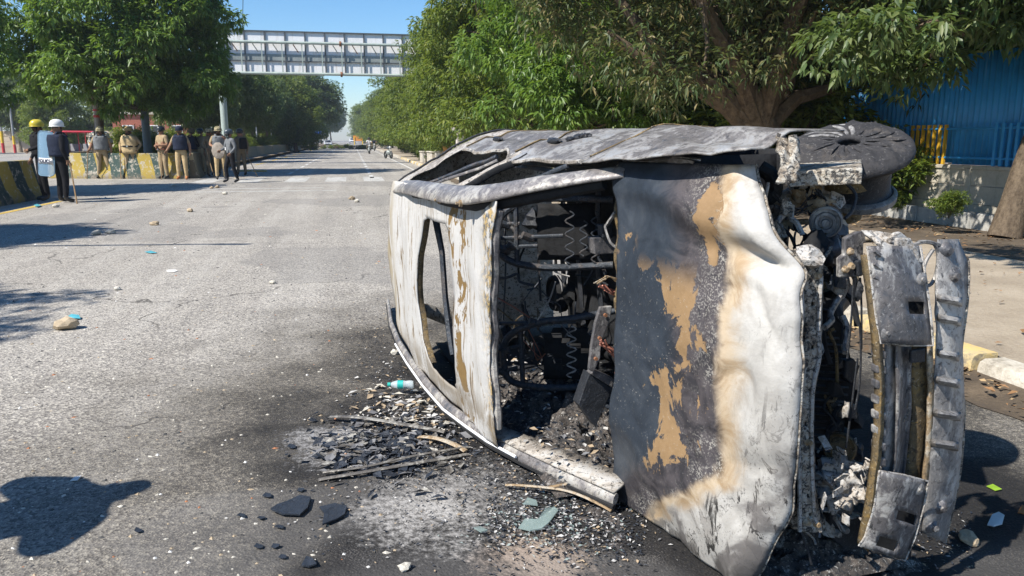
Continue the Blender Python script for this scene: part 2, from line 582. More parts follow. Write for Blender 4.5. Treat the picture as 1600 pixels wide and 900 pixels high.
# blue corrugated fence
def sheet_mat(name, col):
    t = NT(name)
    p = t.co()
    a = t.noise(p, 2, 5, .6); b = t.noise(t.sc(p, 14, 14, 1.5), 1.0, 4, .6)
    c = t.mix(t.ma('MULTIPLY', t.ss(a, .4, .7), .45), col, tuple(x * .55 for x in col))
    c = t.mix(t.ma('MULTIPLY', t.ss(b, .6, .8), .35), c, (.35, .36, .36))
    return t.fin(c, .45, 0, None, .4)
M_blue = sheet_mat('blue_sheet', (.035, .30, .66))
M_yel = sheet_mat('yellow_bar', (.62, .36, .03))
fence = empty('sheet_fence', W(WU + .12, 10), RZ)
tag(fence, 'bright blue corrugated sheet fence with yellow rails above the concrete wall', 'fence')
m = MB()
def cfn(s, q): return (.022 * math.sin(s * 2 * math.pi * 9), 1.06 * s, 1.75 * q)
m.grid(72, 1, cfn)
sh = None
for j in range(-4, 10):
    if sh is None:
        sh = o = m.build('corrugated_sheet', M_blue, parent=fence, solid=.003)
    else:
        o = sh.copy(); COL.objects.link(o); o.parent = fence
    o.location = (random.uniform(0, .03), j * 1.02 - 6, 1.03 + random.uniform(-.03, .03))
bar = None
barw = None
for j in range(0, 84):
    yy = -7 + j * .13
    blk = (j // 7) % 3
    if blk == 2:
        continue
    m = MB(); m.box((0, 0, .32), (.035, .05, .64))
    if blk == 0:
        if bar is None: bar = o = m.build('rail_bar', M_yel, parent=fence)
        else: o = bar.copy(); COL.objects.link(o); o.parent = fence
    else:
        if barw is None: barw = o = m.build('rail_bar', M_blue, parent=fence)
        else: o = barw.copy(); COL.objects.link(o); o.parent = fence
    o.location = (-.15, yy, 1.03)
m = MB()
for z in (1.14, 1.6): m.tube([(-.15, -8, z), (-.15, 4.2, z)], .018, 6)
m.build('rail', M_blue, parent=fence)

# ---- striped concrete barriers on the left
def barrier_mat(name, cols, pitch, fade):
    t = NT(name)
    c = t.co()
    x, y, z = t.sep(c)
    a = t.noise(t.pos(), 4.0, 6, .7); b = t.noise(t.pos(), 17, 5, .75)
    q = t.ma('FRACT', t.ma('ADD', t.ma('DIVIDE', t.ma('ADD', y, t.ma('MULTIPLY', z, .28)), pitch), t.ma('MULTIPLY', t.ma('SUBTRACT', b, .5), .05)))
    c0 = t.ramp(q, [(0, cols[0]), (.5, cols[1])], 'CONSTANT')
    f = t.ma('ADD', t.ma('MULTIPLY', a, .6), t.ma('MULTIPLY', b, .4))
    c1 = t.mix(t.ss(f, fade, fade + .07), c0, t.mix(b, (.30, .27, .22), (.50, .46, .39)))
    low = t.ss(z, .28, .02)
    c1 = t.mix(t.ma('MULTIPLY', t.ma('MULTIPLY', low, t.ss(a, .35, .6)), .8), c1, (.19, .155, .12))
    return t.fin(c1, .85, 0, t.bump(b, .3, .02), .3)
M_barA = barrier_mat('barrier_stripes', ((.032, .055, .052), (.31, .225, .045)), 1.25, .53)
M_barB = barrier_mat('barrier_peeling', ((.045, .075, .068), (.36, .265, .055)), 1.05, .50)
M_barC = barrier_mat('barrier_cream', ((.14, .12, .085), (.36, .30, .19)), .42, .58)
def barrier_mesh(L_):
    prof = [(-.30, 0), (-.30, .10), (-.19, .34), (-.12, .94), (.12, .94), (.19, .34), (.30, .10), (.30, 0)]
    n = len(prof)
    m = MB()
    k = 6
    for j in range(k + 1):
        y = -L_ / 2 + L_ * j / k
        for x, z in prof:
            m.v.append((x, y, z))
    for j in range(k):
        for i in range(n - 1):
            m.f.append([j * n + i, j * n + i + 1, (j + 1) * n + i + 1, (j + 1) * n + i]); m.m.append(0)
    m.f.append(list(range(n))); m.m.append(0)
    m.f.append([k * n + i for i in range(n - 1, -1, -1)]); m.m.append(0)
    return m
def barrier_run(pts, L_, mat, labels, group, src=None):
    out = []
    d0 = 0
    for (a, b) in zip(pts[:-1], pts[1:]):
        a = Vector(a); b = Vector(b)
        L0 = (b - a).length
        k = max(1, round(L0 / L_))
        d = (b - a) / k
        for j in range(k):
            c = a + d * (j + .5)
            p = W(c.x, c.y)
            ang = RZ - math.atan2(d.x, d.y)
            if src is None or True:
                key = (mat.name, round(d.length, 2))
                if key not in barrier_cache:
                    barrier_cache[key] = barrier_mesh(d.length - .03).build('barrier_block', mat, bevel=.015)
                    o = barrier_cache[key]
                else:
                    o = barrier_cache[key].copy(); COL.objects.link(o)
            o.location = p
            o.rotation_euler = (0, 0, ang + random.uniform(-.01, .01))
            out.append(o)
    for i, o in enumerate(out):
        tag(o, labels(i, len(out)), 'barrier', group)
    return out
barrier_cache = {}
ORD = ['first', 'second', 'third', 'fourth', 'fifth', 'sixth', 'seventh', 'eighth', 'ninth', 'tenth', 'eleventh', 'twelfth', 'thirteenth', 'fourteenth', 'fifteenth', 'sixteenth', 'seventeenth', 'eighteenth', 'nineteenth', 'twentieth'] + ['twenty-' + q for q in ('first', 'second', 'third', 'fourth', 'fifth', 'sixth', 'seventh', 'eighth', 'ninth')]
barrier_run([(-7.85, 6.2), (-7.85, 21.2)], 2.5, M_barA,
            lambda i, n: 'striped yellow and green barrier block at left edge, %s from its open end' % ORD[n - 1 - i], 'striped barrier blocks at left')
barrier_run([(-11.2, 32.5), (-8.3, 31.5), (-6.0, 31.0)], 2.5, M_barB,
            lambda i, n: 'peeling striped barrier block behind the standing policemen, %s from the left' % ORD[i], 'barrier blocks across the median end')
barrier_run([(-6.0, 31.0), (-6.25, 33.5), (-7.0, 42), (-7.4, 52), (-7.55, 60), (-7.6, 90), (-7.6, 130)], 4.2, M_barC,
            lambda i, n: 'cream ribbed barrier block along the near side of the median, %s from the near end' % ORD[i], 'cream median barrier blocks down the road')
barrier_run([(-11.2, 32.5), (-11.4, 60), (-11.4, 100)], 4.2, M_barC,
            lambda i, n: 'cream barrier block on the far side of the median, %s from the near end' % ORD[i], 'cream barrier blocks on the far side of the median')
for u0, u1, v0, v1 in ((-11.2, -6.35, 32.9, 400), (-11.2, -8.2, -8, 20.8)):
    tag(sheet('median_soil', ((u0, v0), (u1, v0), (u1 - (1.1 if v1 > 100 else 0), v1), (u0, v1)), .22, M_soil, 1, 6), kind='structure')
# ================================================================== trees and plants
def leaf_mat(name, cols, trans, gloss=.38):
    t = NT(name)
    g = t.n('ShaderNodeNewGeometry')
    rnd = g.outputs['Random Per Island']
    big = t.noise(t.co(), .55, 3, .6)
    f = t.ma('ADD', t.ma('MULTIPLY', rnd, .7), t.ma('MULTIPLY', big, .35))
    c = t.ramp(f, cols)
    t.fin(c, gloss, 0, None, .45)
    tr = t.n('ShaderNodeBsdfTranslucent', {'Color': t.mix(.65, c, trans, 'MIX')})
    mx = t.n('ShaderNodeMixShader', {0: .36, 1: t.b.outputs[0], 2: tr.outputs[0]})
    t.t.links.new(mx.outputs[0], t.out.inputs[0])
    return t.mat
M_leafA = leaf_mat('leaf_deep_green', [(.1, (.040, .092, .020)), (.45, (.088, .168, .032)), (.75, (.145, .235, .050)), (.98, (.28, .34, .10))], (.28, .43, .035), .42)
M_leafB = leaf_mat('leaf_fresh_green', [(.1, (.044, .085, .018)), (.45, (.092, .148, .028)), (.75, (.160, .210, .042)), (.98, (.31, .31, .08))], (.32, .40, .035), .5)
M_leafC = leaf_mat('leaf_dull_green', [(.1, (.045, .080, .030)), (.45, (.085, .135, .044)), (.75, (.14, .185, .065)), (.98, (.23, .25, .11))], (.22, .32, .05), .45)
M_leafD = leaf_mat('leaf_scorched', [(.10, (.034, .062, .022)), (.40, (.068, .108, .038)), (.62, (.105, .135, .050)), (.76, (.17, .155, .066)), (.98, (.40, .31, .15))], (.20, .24, .06), .5)
def bark_mat(name, c1, c2):
    t = NT(name)
    p = t.co()
    a = t.noise(t.sc(p, 5, 5, 1.2), 2.5, 6, .7); b = t.noise(p, 22, 4, .7)
    f = t.ma('ADD', t.ma('MULTIPLY', a, .65), t.ma('MULTIPLY', b, .35))
    return t.fin(t.ramp(f, [(.35, c1), (.65, c2)]), .9, 0, t.bump(f, .9, .04), .2)
M_bark = bark_mat('bark', (.055, .040, .028), (.19, .145, .10))
M_barkp = bark_mat('bark_pale', (.10, .08, .06), (.30, .25, .19))

def leaf_cloud(centers, radii, per, leaves, L, wid, droop, seed, flat=.75, curl=.2):
    """whorls of leaves filling clumps; returns numpy verts and tri faces"""
    g = np.random.default_rng(seed)
    nC = len(centers)
    C = np.repeat(np.asarray(centers), per, 0)
    Rr = np.repeat(np.asarray(radii), per, 0)
    n = len(C)
    d = g.normal(size=(n, 3)); d /= np.linalg.norm(d, axis=1, keepdims=True)
    rr = g.random(n) ** .45
    P = C + d * Rr[:, None] * rr[:, None] * np.array([1, 1, flat])
    P = np.repeat(P, leaves, 0)
    out = np.repeat(d, leaves, 0)
    m = len(P)
    ang = g.random(m) * 2 * np.pi
    ph = droop + g.normal(size=m) * .45
    dr = np.stack([np.cos(ang) * np.cos(ph), np.sin(ang) * np.cos(ph), -np.sin(ph)], 1) + out * .55
    dr /= np.linalg.norm(dr, axis=1, keepdims=True)
    up = np.array([0, 0, 1.0]) + g.normal(size=(m, 3)) * .35
    s = np.cross(dr, up); s /= np.linalg.norm(s, axis=1, keepdims=True) + 1e-9
    nr = np.cross(s, dr)
    LL = L * g.uniform(.65, 1.3, m)[:, None]
    WW = LL * wid
    P = P + dr * .03 + g.normal(size=(m, 3)) * .03
    v0 = P
    mid = P + dr * LL * .45
    v1 = mid + s * WW * .5 + nr * LL * .06
    v3 = mid - s * WW * .5 + nr * LL * .06
    v2 = P + dr * LL - np.array([0, 0, 1]) * LL * curl
    V = np.stack([v0, v1, v2, v3], 1).reshape(-1, 3)
    idx = np.arange(m)[:, None] * 4
    F = np.concatenate([idx + np.array([0, 1, 2]), idx + np.array([0, 2, 3])], 1).reshape(-1, 3)
    return V, F
def np_mesh(name, V, F, mat):
    me = bpy.data.meshes.new(name)
    me.vertices.add(len(V)); me.vertices.foreach_set('co', V.astype(np.float32).ravel())
    k = F.shape[1]
    me.loops.add(F.size); me.loops.foreach_set('vertex_index', F.astype(np.int32).ravel())
    me.polygons.add(len(F)); me.polygons.foreach_set('loop_start', (np.arange(len(F)) * k).astype(np.int32))
    me.materials.append(mat)
    me.update(calc_edges=True)
    me.validate()
    return me
def clumps(ells, n, seed, r0, r1, lo=.35):
    g = np.random.default_rng(seed)
    cs, rs = [], []
    vol = np.array([e[1][0] * e[1][1] * e[1][2] for e in ells]); vol /= vol.sum()
    for k in range(n):
        e = ells[g.choice(len(ells), p=vol)]
        d = g.normal(size=3); d /= np.linalg.norm(d)
        r = g.uniform(lo, 1.0) ** .6
        cs.append(np.array(e[0]) + d * np.array(e[1]) * r)
        rs.append(g.uniform(r0, r1))
    return cs, rs
def limbs(base, fork, targets, r, seed, n_main=5, mat=None, lean=(0, 0)):
    random.seed(seed)
    m = MB()
    b = Vector(base); f = Vector(fork)
    pts = []
    rs = []
    for k in range(7):
        q = k / 6
        p = b.lerp(f, q) + Vector((math.sin(q * 3 + seed) * .06, math.cos(q * 2.5 + seed) * .06, 0)) * (q)
        pts.append(p); rs.append(r * (1.35 - .55 * min(1, q * 1.6)) if q < .5 else r * (.9 - .2 * q))
    rs[0] = r * 1.6
    m.tube(pts, rs, 10)
    tg = sorted(targets, key=lambda c: random.random())
    mains = []
    for c in tg[:n_main]:
        c = Vector(c)
        mid = f.lerp(c, .5) + Vector((random.uniform(-.3, .3), random.uniform(-.3, .3), -abs(random.gauss(0, .25))))
        pp = [f - Vector((0, 0, .15)), f.lerp(mid, .5) + Vector((0, 0, .1)), mid, mid.lerp(c, .5) + Vector((0, 0, .08)), c]
        m.tube(pp, [r * .6, r * .48, r * .36, r * .22, r * .08], 7)
        mains.append((mid, c))
    for c in tg[n_main:n_main * 5]:
        c = Vector(c)
        a, e = min(mains, key=lambda s: (s[0] - c).length)
        st = a.lerp(e, random.uniform(0, .6))
        md = st.lerp(c, .55) + Vector((random.uniform(-.2, .2), random.uniform(-.2, .2), random.uniform(-.15, .2)))
        m.tube([st, md, c], [r * .2, r * .12, r * .04], 5)
    return m
def make_tree(name, loc, ells, nclump, per, leaves, L, wid, mat, seed, base=(0, 0, 0), fork=(0, 0, 2.2), r=.2, droop=.5,
              cr=(.45, .85), bark=None, n_main=5, flat=.75, curl=.2, lo=.35):
    t = empty(name, loc)
    cs, rs = clumps(ells, nclump, seed, *cr, lo=lo)
    V, F = leaf_cloud(cs, rs, per, leaves, L, wid, droop, seed, flat, curl)
    me = np_mesh('crown', V, F, mat)
    c = bpy.data.objects.new('crown', me); COL.objects.link(c); c.parent = t
    limbs(base, fork, cs, r, seed, n_main).build('trunk', bark or M_bark, parent=t)
    return t
def place(src, loc, rz, sc, label, group, cat='tree'):
    t = copy_tree(src)
    t.location = loc; t.rotation_euler = (0, 0, rz); t.scale = (sc[0], sc[0], sc[1]) if isinstance(sc, tuple) else (sc, sc, sc)
    tag(t, label, cat, group)
    return t
GR = 'trees lining the right side of the road'
GL = 'trees on the median'
GB = 'trees beyond the far carriageway'

# big median tree behind the policemen
T1 = make_tree('median_tree', W(-10.05, 34.2, .2), [((1.3, 0, 6.2), (4.5, 3.6, 3.2)), ((1.6, -.6, 4.0), (4.2, 3.0, 1.8)), ((1.0, 0, 8.4), (3.4, 2.9, 2.2))],
               290, 54, 7, .22, .34, M_leafA, 11, fork=(.1, 0, 2.6), r=.24, droop=.55, cr=(.5, .95))
tag(T1, 'large dense green tree behind the policemen at the median end', 'tree', GL)
# scorched tree right behind the car
T2 = make_tree('roadside_tree', W(6.9, 12.5, .1), [((-.6, .3, 4.2), (3.2, 2.8, 1.9)), ((.4, 0, 5.6), (2.9, 2.9, 2.0)), ((-1.3, -.3, 2.7), (1.9, 1.6, 1.0)), ((1.0, .6, 2.7), (1.3, 1.3, .8)), ((-1.3, -.6, 2.3), (1.9, 1.0, .6)), ((1.6, -.2, 2.4), (1.5, 1.2, .7))],
               290, 42, 6, .115, .28, M_leafD, 23, fork=(.05, 0, 1.35), r=.25, droop=.35, cr=(.4, .8), n_main=9, curl=.3)
T2.scale = (1.22, 1.22, 1.22)
tag(T2, 'scorched tree with brown curled leaves and forked limbs behind the burnt car', 'tree', GR)
# extra visible limbs of that tree
m = MB()
for a in ([(0, 0, 1.15), (-.45, -.1, 1.55), (-.95, -.2, 1.83), (-1.5, -.3, 2.05), (-2.2, -.4, 2.5)],
          [(.18, 0, 1.2), (-.05, -.2, 1.6), (-.4, -.3, 2.0), (-.75, -.4, 2.5), (-1.2, -.3, 3.2)],
          [(.05, .05, 1.2), (.12, 0, 1.9), (.1, .05, 2.6), (.25, .1, 3.4), (.2, .1, 4.6)],
          [(.2, .1, 1.2), (.45, .2, 1.9), (.6, .3, 2.7), (1.1, .3, 3.6)],
          [(.12, 0, 2.0), (.5, -.1, 2.35), (1.0, -.2, 2.55)]):
    m.tube(a, [.16, .135, .11, .085, .05][:len(a)] if a[0][2] < 1.5 else [.05, .04, .02], 9)
m.build('limb', M_bark, parent=T2)
# leaning tree at far right
T3 = make_tree('roadside_tree', (6.62, 10.25, .13), [((.5, .6, 4.6), (2.3, 2.3, 1.7)), ((-1.1, .5, 2.85), (1.6, 1.2, .8)), ((.4, .2, 2.7), (1.2, .8, .55)), ((-.2, -.2, 4.0), (1.8, 1.6, 1.0))],
               165, 36, 6, .15, .38, M_leafC, 31, fork=(.62, .25, 2.9), r=.135, droop=.55, cr=(.3, .6), n_main=6)
tag(T3, 'leaning tree with a slim dark trunk at the right edge before the blue fence', 'tree', GR)
# large-leaved roadside trees beyond the car
T4 = make_tree('roadside_tree', W(6.1, 18.2, .1), [((-.2, 0, 4.4), (3.3, 3.0, 2.6)), ((0, 0, 6.9), (2.8, 2.8, 2.2)), ((-.4, -.6, 2.5), (2.9, 2.4, 1.3))],
               240, 46, 7, .17, .34, M_leafA, 41, fork=(0, 0, 1.9), r=.2, droop=.6, cr=(.45, .85))
tag(T4, 'dark green big-leaved tree rising just behind the car roof', 'tree', GR)
T5 = make_tree('roadside_tree', W(5.9, 27.0, .1), [((-.2, 0, 4.6), (3.3, 3.2, 3.0)), ((-.8, 0, 7.6), (3.4, 2.8, 2.4)), ((0, -.5, 2.2), (2.8, 2.4, 1.5))],
               240, 46, 6, .175, .36, M_leafB, 43, fork=(0, 0, 1.8), r=.2, droop=.55, cr=(.5, .9))
tag(T5, 'bright green bushy tree beside the road, tall against the sky', 'tree', GR)
T6 = make_tree('roadside_tree', W(6.0, 36.5, .1), [((0, 0, 3.6), (3.0, 3.4, 2.8)), ((-.4, 0, 5.6), (2.6, 2.8, 1.9)), ((-.2, 0, 1.8), (2.8, 3.2, 1.3))],
               240, 40, 6, .18, .38, M_leafB, 47, fork=(0, 0, 1.6), r=.17, droop=.5, cr=(.5, .9))
tag(T6, 'fresh green clipped tree right of the gantry, leaves down to its foot', 'tree', GR)
k = 0
for v, s, sz in ((44.5, 1.05, 1.05), (53, 1.0, .95), (61.5, 1.1, 1.0), (70, 1.05, 1.1), (79, 1.1, 1.0), (90, 1.15, 1.1), (102, 1.2, 1.2), (116, 1.2, 1.15), (132, 1.25, 1.3), (150, 1.3, 1.3), (172, 1.4, 1.4), (200, 1.5, 1.5), (235, 1.6, 1.6), (280, 1.9, 1.8), (340, 2.3, 2.2)):
    place(T6 if k % 3 else T5, W(6.0 + (k % 2) * .4 + (.5 if v > 90 else 0), v, .1), random.uniform(0, 6.28), (s, sz * (1 if k % 3 else .78)), 'green tree receding down the right roadside, %s of the row from the near end' % ORD[k], GR)
    k += 1
# trees behind the right wall and over the blue fence, thick backdrop
for k, (u, v, s) in enumerate(((11.6, 16.5, 1.0), (11.6, 22.5, 1.1), (11.3, 30, 1.1), (12.6, 11.6, .95), (10.5, 40, 1.2))):
    place(T4, W(u, v, 0), random.uniform(0, 6.28), s, 'dark tree behind the blue fence, %s from the near end' % ORD[[1, 2, 3, 0, 4][k]], 'trees behind the blue fence')
# median trees left
T7 = make_tree('median_tree', W(-9.3, 62, .2), [((0, 0, 4.8), (3.1, 3.1, 2.3)), ((.3, 0, 6.3), (2.3, 2.3, 1.5)), ((0, 0, 3.3), (2.6, 2.6, 1.0))],
               190, 32, 6, .24, .36, M_leafC, 53, fork=(0, 0, 2.1), r=.16, droop=.4, cr=(.5, .9), bark=M_barkp)
tag(T7, 'dull green median tree just beyond the gantry post', 'tree', GL)
k = 0
for v, u, s in ((52, -9.6, .86), (71, -9.2, 1.02), (80, -9.5, .95), (90, -9.2, 1.1), (101, -9.3, 1.05), (113, -9.3, 1.12), (127, -9.2, 1.15), (143, -9.2, 1.2), (162, -9.0, 1.3), (185, -9.2, 1.35), (212, -9.0, 1.45), (245, -9.2, 1.6), (290, -9, 1.9), (350, -9, 2.3)):
    place(T7, W(u, v, .2), random.uniform(0, 6.28), s, 'median tree receding along the left of the road, %s from the near end' % ORD[k], GL)
    k += 1
# near median trees off to the left whose branches and shadows reach in
NM = 'near median trees at the left edge'
for k, (u, v, s) in enumerate(((-12.2, 21.5, .74), (-9.6, 10.9, .60), (-9.7, 5.3, .62))):
    place(T1, W(u, v, .1), 1.3 + 2.1 * k, (s, s), ('tree overhanging the upper left corner above the striped barrier', 'tree out of frame at left shading the road, farther one', 'tree out of frame at left shading the road, nearer one')[k], NM)
# backdrop trees beyond the far carriageway
k = 0
for X, Y, s in ((-92, 96, 1.5), (-80, 92, 1.35), (-69, 98, 1.5), (-58, 92, 1.3), (-50, 99, 1.55), (-41.5, 93, 1.35), (-34, 97, 1.4), (-29, 84, 1.1), (-44, 76, 1.0), (-60, 80, 1.05), (-25.5, 92, 1.25), (-31, 120, 1.6)):
    place(T7 if k % 2 else T6, (X, Y, 0), random.uniform(0, 6.28), s, 'background tree beyond the far carriageway, %s of that row from the left' % ORD[sorted([-92, -80, -69, -58, -50, -41.5, -34, -29, -44, -60, -25.5, -31]).index(X)], GB)
    k += 1
# shrubs
S1 = make_tree('shrub', W(-8.5, 38, .2), [((0, 0, .75), (.75, .75, .6))], 26, 40, 5, .11, .36, M_leafB, 61, fork=(0, 0, .3), r=.03, droop=.1, cr=(.18, .32), n_main=4)
tag(S1, 'rounded green shrub just behind the barrier at the median end', 'shrub', 'clipped shrubs in the median')
for k, (v, u, s) in enumerate(sorted(((36.2, -7.6, 1.1), (40.5, -8.8, 1.3), (44, -8.3, 1.2), (50, -8.5, 1.15), (54, -8.6, 1.25), (58.5, -8.5, 1.2), (63, -8.6, 1.2), (68, -8.6, 1.1), (74, -8.6, 1.25), (80, -8.7, 1.2), (87, -8.6, 1.3), (94, -8.6, 1.2), (104, -8.6, 1.3), (114, -8.6, 1.3), (37.5, -9.6, 1.35), (36.6, -8.6, 1.2)))):
    place(S1, W(u, v, .2), random.uniform(0, 6.28), (s, s * .95), 'rounded green shrub in the median, %s by distance behind the first' % ORD[k], 'clipped shrubs in the median', 'shrub')
for k, (u, v, s) in enumerate(((4.7, 45, .8), (4.5, 50, .9), (4.6, 41, .7), (4.9, 36.5, .8), (5.0, 32, .75))):
    place(S1, W(u, v, .1), k * 1.7, (s, s * 1.5), 'leafy bush on the right pavement under the trees, %s nearest' % ORD[[3, 4, 2, 1, 0][k]], 'bushes on the right pavement', 'shrub')
for k, (u, v, s) in enumerate(((8.2, 13.4, 1.9), (8.5, 15.6, 2.1), (7.9, 18.5, 2.0), (7.4, 22.0, 1.8), (9.2, 12.2, 1.2))):
    place(S1, W(u, v, .1), k * 1.3 + .4, (s, s * .95), 'leafy bush before the right wall behind the car, %s from the near end' % ORD[[1, 2, 3, 4, 0][k]], 'bushes before the right wall', 'shrub')
TS = make_tree('roadside_tree', W(5.0, 3.0, .13), [((-.3, .3, 4.8), (3.0, 3.0, 1.0))], 70, 22, 6, .17, .36, M_leafA, 83, fork=(0, 0, 3.2), r=.16, droop=.4, cr=(.3, .6))
tag(TS, 'tree out of frame at right whose leaves dapple the pavement', 'tree', GR)
# weeds on the wall
for px, py, s in ((1440, 318, .36), (1482, 341, .3), (1402, 330, .2)):
    place(S1, G(px, py, .36) if py > 325 else W(9.5, 13.2, .55), 1.0, (s, s * .9), {1440: 'tall green weed growing from a joint of the concrete wall', 1482: 'low green weed on the plinth before the concrete wall', 1402: 'small green weed on the plinth near the rim'}[px], 'weeds on the wall', 'weed')
# ================================================================== structures and small things along the road
def streaked(name, col):
    t = NT(name)
    p = t.pos()
    a = t.noise(t.sc(p, 3, 3, .35), 1.4, 6, .65); b = t.noise(p, 1.1, 4, .6)
    c = t.mix(t.ma('MULTIPLY', t.ss(a, .52, .72), .5), col, (.42, .36, .28))
    c = t.mix(t.ma('MULTIPLY', t.ss(b, .5, .7), .3), c, tuple(x * .72 for x in col))
    return t.fin(c, .55)
M_steelw = streaked('white_panel', (.80, .80, .81))
M_steelg = simple('grey_steel', (.30, .33, .32), .5, .3, .15, 3)
M_dark = simple('dark_steel', (.09, .10, .11), .5, .3, .2, 3)
M_pipe = simple('pale_green_pipe', (.36, .42, .38), .5, .1, .15, 3)
M_rust = simple('rust', (.22, .10, .05), .8)
M_black = simple('black_plastic', (.015, .015, .016), .45)
M_glass = simple('dark_glass', (.02, .025, .03), .08, 0, .1)
# sign gantry seen from behind
gv = 48.2
gan = empty('sign_gantry', W(-7.25, gv, -.38), RZ)
tag(gan, 'white sign gantry spanning the road, seen from behind', 'gantry')
Wd = 12.4
for x in (0, Wd):
    m = MB(); m.tube([(x, 0, 0), (x, 0, 7.9)], .2, 14); m.lathe([(.36, 0), (.36, .05), (.2, .05)], (x, 0, .15), n=14)
    m.build('post', M_pipe, parent=gan)
for z in (5.62, 7.36):
    m = MB(); m.tube([(-.35, -.12, z), (Wd + .3, -.12, z)], .085, 10)
    m.build('chord', M_pipe, parent=gan)
for k in range(11):
    x = .25 + k * 1.13
    m = MB(); m.box((x + .555, .16, 6.78), (1.11, .025, 2.42)); m.build('sign_panel', M_steelw, parent=gan)
    m = MB(); m.box((x, .10, 6.78), (.07, .06, 2.44)); m.build('panel_rib', M_dark, parent=gan)
    m = MB(); m.tube([(x + .45, -.06, 7.28), (x + .72, .08, 6.85)], .03, 5); m.build('stay', M_rust if k % 3 == 0 else M_steelg, parent=gan)
    m = MB(); m.box((x + .95, -.12, 6.48), (.06, .05, 1.66)); m.build('web_bar', M_pipe, parent=gan)
m = MB(); m.box((6.4, .13, 6.55), (12.3, .035, .36)); m.build('walk_strip', M_steelg, parent=gan)
m = MB(); m.box((6.4, .09, 6.33), (12.3, .05, .06)); m.box((6.4, .1, 8.0), (12.3, .08, .07)); m.build('rail_edge', M_dark, parent=gan)
for z in (5.62, 7.36):
    m = MB(); m.lathe([(0, -.02), (.15, -.02), (.15, .10), (.085, .1)], (6.75, -.12, z), (1, 0, 0), 12); m.build('flange', M_rust, parent=gan)

# lamp poles and posts
def pole(name, loc, h, r, mat, label, cat, bands=None, group=None):
    t = empty(name, loc)
    m = MB(); m.tube([(0, 0, 0), (0, 0, h)], [r, r * .8], 10)
    m.build('shaft', mat, parent=t)
    for (z0, z1, mt) in (bands or []):
        m = MB(); m.tube([(0, 0, z0), (0, 0, z1)], r * 1.06, 10); m.build('painted_band', mt, parent=t)
    tag(t, label, cat, group)
    return t
M_red = simple('red_paint', (.50, .035, .04), .6)
M_yelp = simple('yellow_paint', (.72, .48, .02), .6)
M_greyp = simple('grey_pole', (.33, .34, .34), .55, .2)
pole('striped_pole', G(24, 239), 5.6, .13, M_greyp, 'tall grey pole with red and yellow painted foot at far left', 'pole', [(0, .95, M_red), (.95, 1.9, M_yelp)])
pole('striped_pole', G(6, 239), 2.9, .15, M_greyp, 'short red and yellow post at the far left edge', 'pole', [(0, 1.1, M_red), (1.1, 2.4, M_yelp)])
pp = pole('utility_pole', hgt(170, 276, 31.2) * Vector((1, 1, 0)) if False else Vector((-16.45, 31.1, .2)), 4.2, .11, simple('weathered_pole', (.30, .26, .22), .8), 'weathered pole with red bands against the big median tree', 'pole', [(2.1, 2.2, M_red), (2.35, 2.42, M_red), (2.65, 2.72, M_red)])
pole('utility_pole', Vector((-15.1, 32.3, .2)), 5.0, .17, simple('blue_grey_pole', (.10, .14, .17), .5), 'blue grey steel pole behind the padded policeman', 'pole')
lp_ = pole('lamp_post', (-11.6, 6.95, 0), 6.0, .07, M_greyp, 'lamp post out of frame at left whose arm throws a thin shadow line', 'lamp post')
m = MB(); m.tube([(0, 0, 5.98), (1.8, .12, 6.0), (3.54, .25, 6.0)], [.05, .045, .035], 8); m.build('arm', M_greyp, parent=lp_)
m = MB(); m.box((3.3, .24, 5.95), (.5, .12, .07)); m.build('lamp_head', M_steelg, parent=lp_, bevel=.02)
for k, (u, v) in enumerate(((-8.9, 66), (-8.9, 78), (-8.9, 92), (-8.9, 57))):
    pole('marker_post', W(u, v, .2), 2.6, .06, M_steelw, 'thin pale post among the median shrubs, %s by distance' % ORD[[1, 2, 3, 0][k]], 'post', None, 'pale posts in the median')
# white pillar and railing on the right pavement
t = empty('gate_pillar', W(4.55, 33.2, .13), RZ)
M_pil = conc_mat('whitewashed_brick', (.42, .38, .35), (.58, .53, .49), (.68, .64, .60), .4)
m = MB(); m.box((0, 0, .85), (.36, .36, 1.7)); m.build('shaft', M_pil, parent=t, bevel=.02)
m = MB(); m.box((-.04, 0, 1.76), (.62, .44, .14)); m.box((0, 0, 1.87), (.4, .36, .08)); m.build('cap', M_pil, parent=t, bevel=.02)
tag(t, 'whitewashed pillar with a capstone under the roadside trees, just above the car roof', 'pillar')
pole('iron_post', W(4.35, 34.6, .13), 2.0, .05, M_dark, 'thin dark iron post left of the whitewashed pillar', 'post')
# low planter wall and pot
for k, (u, v, sx, sy, hh) in enumerate(((4.35, 37.5, .7, 2.2, .75), (4.35, 46, .7, 3.0, .62), (4.35, 41.5, .7, 2.6, .68))):
    m = MB(); m.box((0, 0, hh / 2 + .1), (sx, sy, hh)); m.box((0, 0, hh + .13), (sx + .1, sy + .1, .06))
    tag(m.build('planter_block', M_kerbW, loc=W(u, v), rz=RZ, bevel=.03), 'low concrete planter block at the right kerb, %s' % ('nearest', 'farthest', 'middle one')[k], 'planter', 'planter blocks at the right kerb')
m = MB(); m.lathe([(0, 0), (.14, 0), (.2, .3), (.22, .34), (.2, .36), (.16, .3), (0, .28)], (0, 0, 0), n=14)
tag(m.build('flower_pot', simple('ochre_pot', (.48, .25, .06), .7), loc=W(4.3, 36.2, .86)), 'ochre flower pot on the planter near the iron post', 'flower pot')

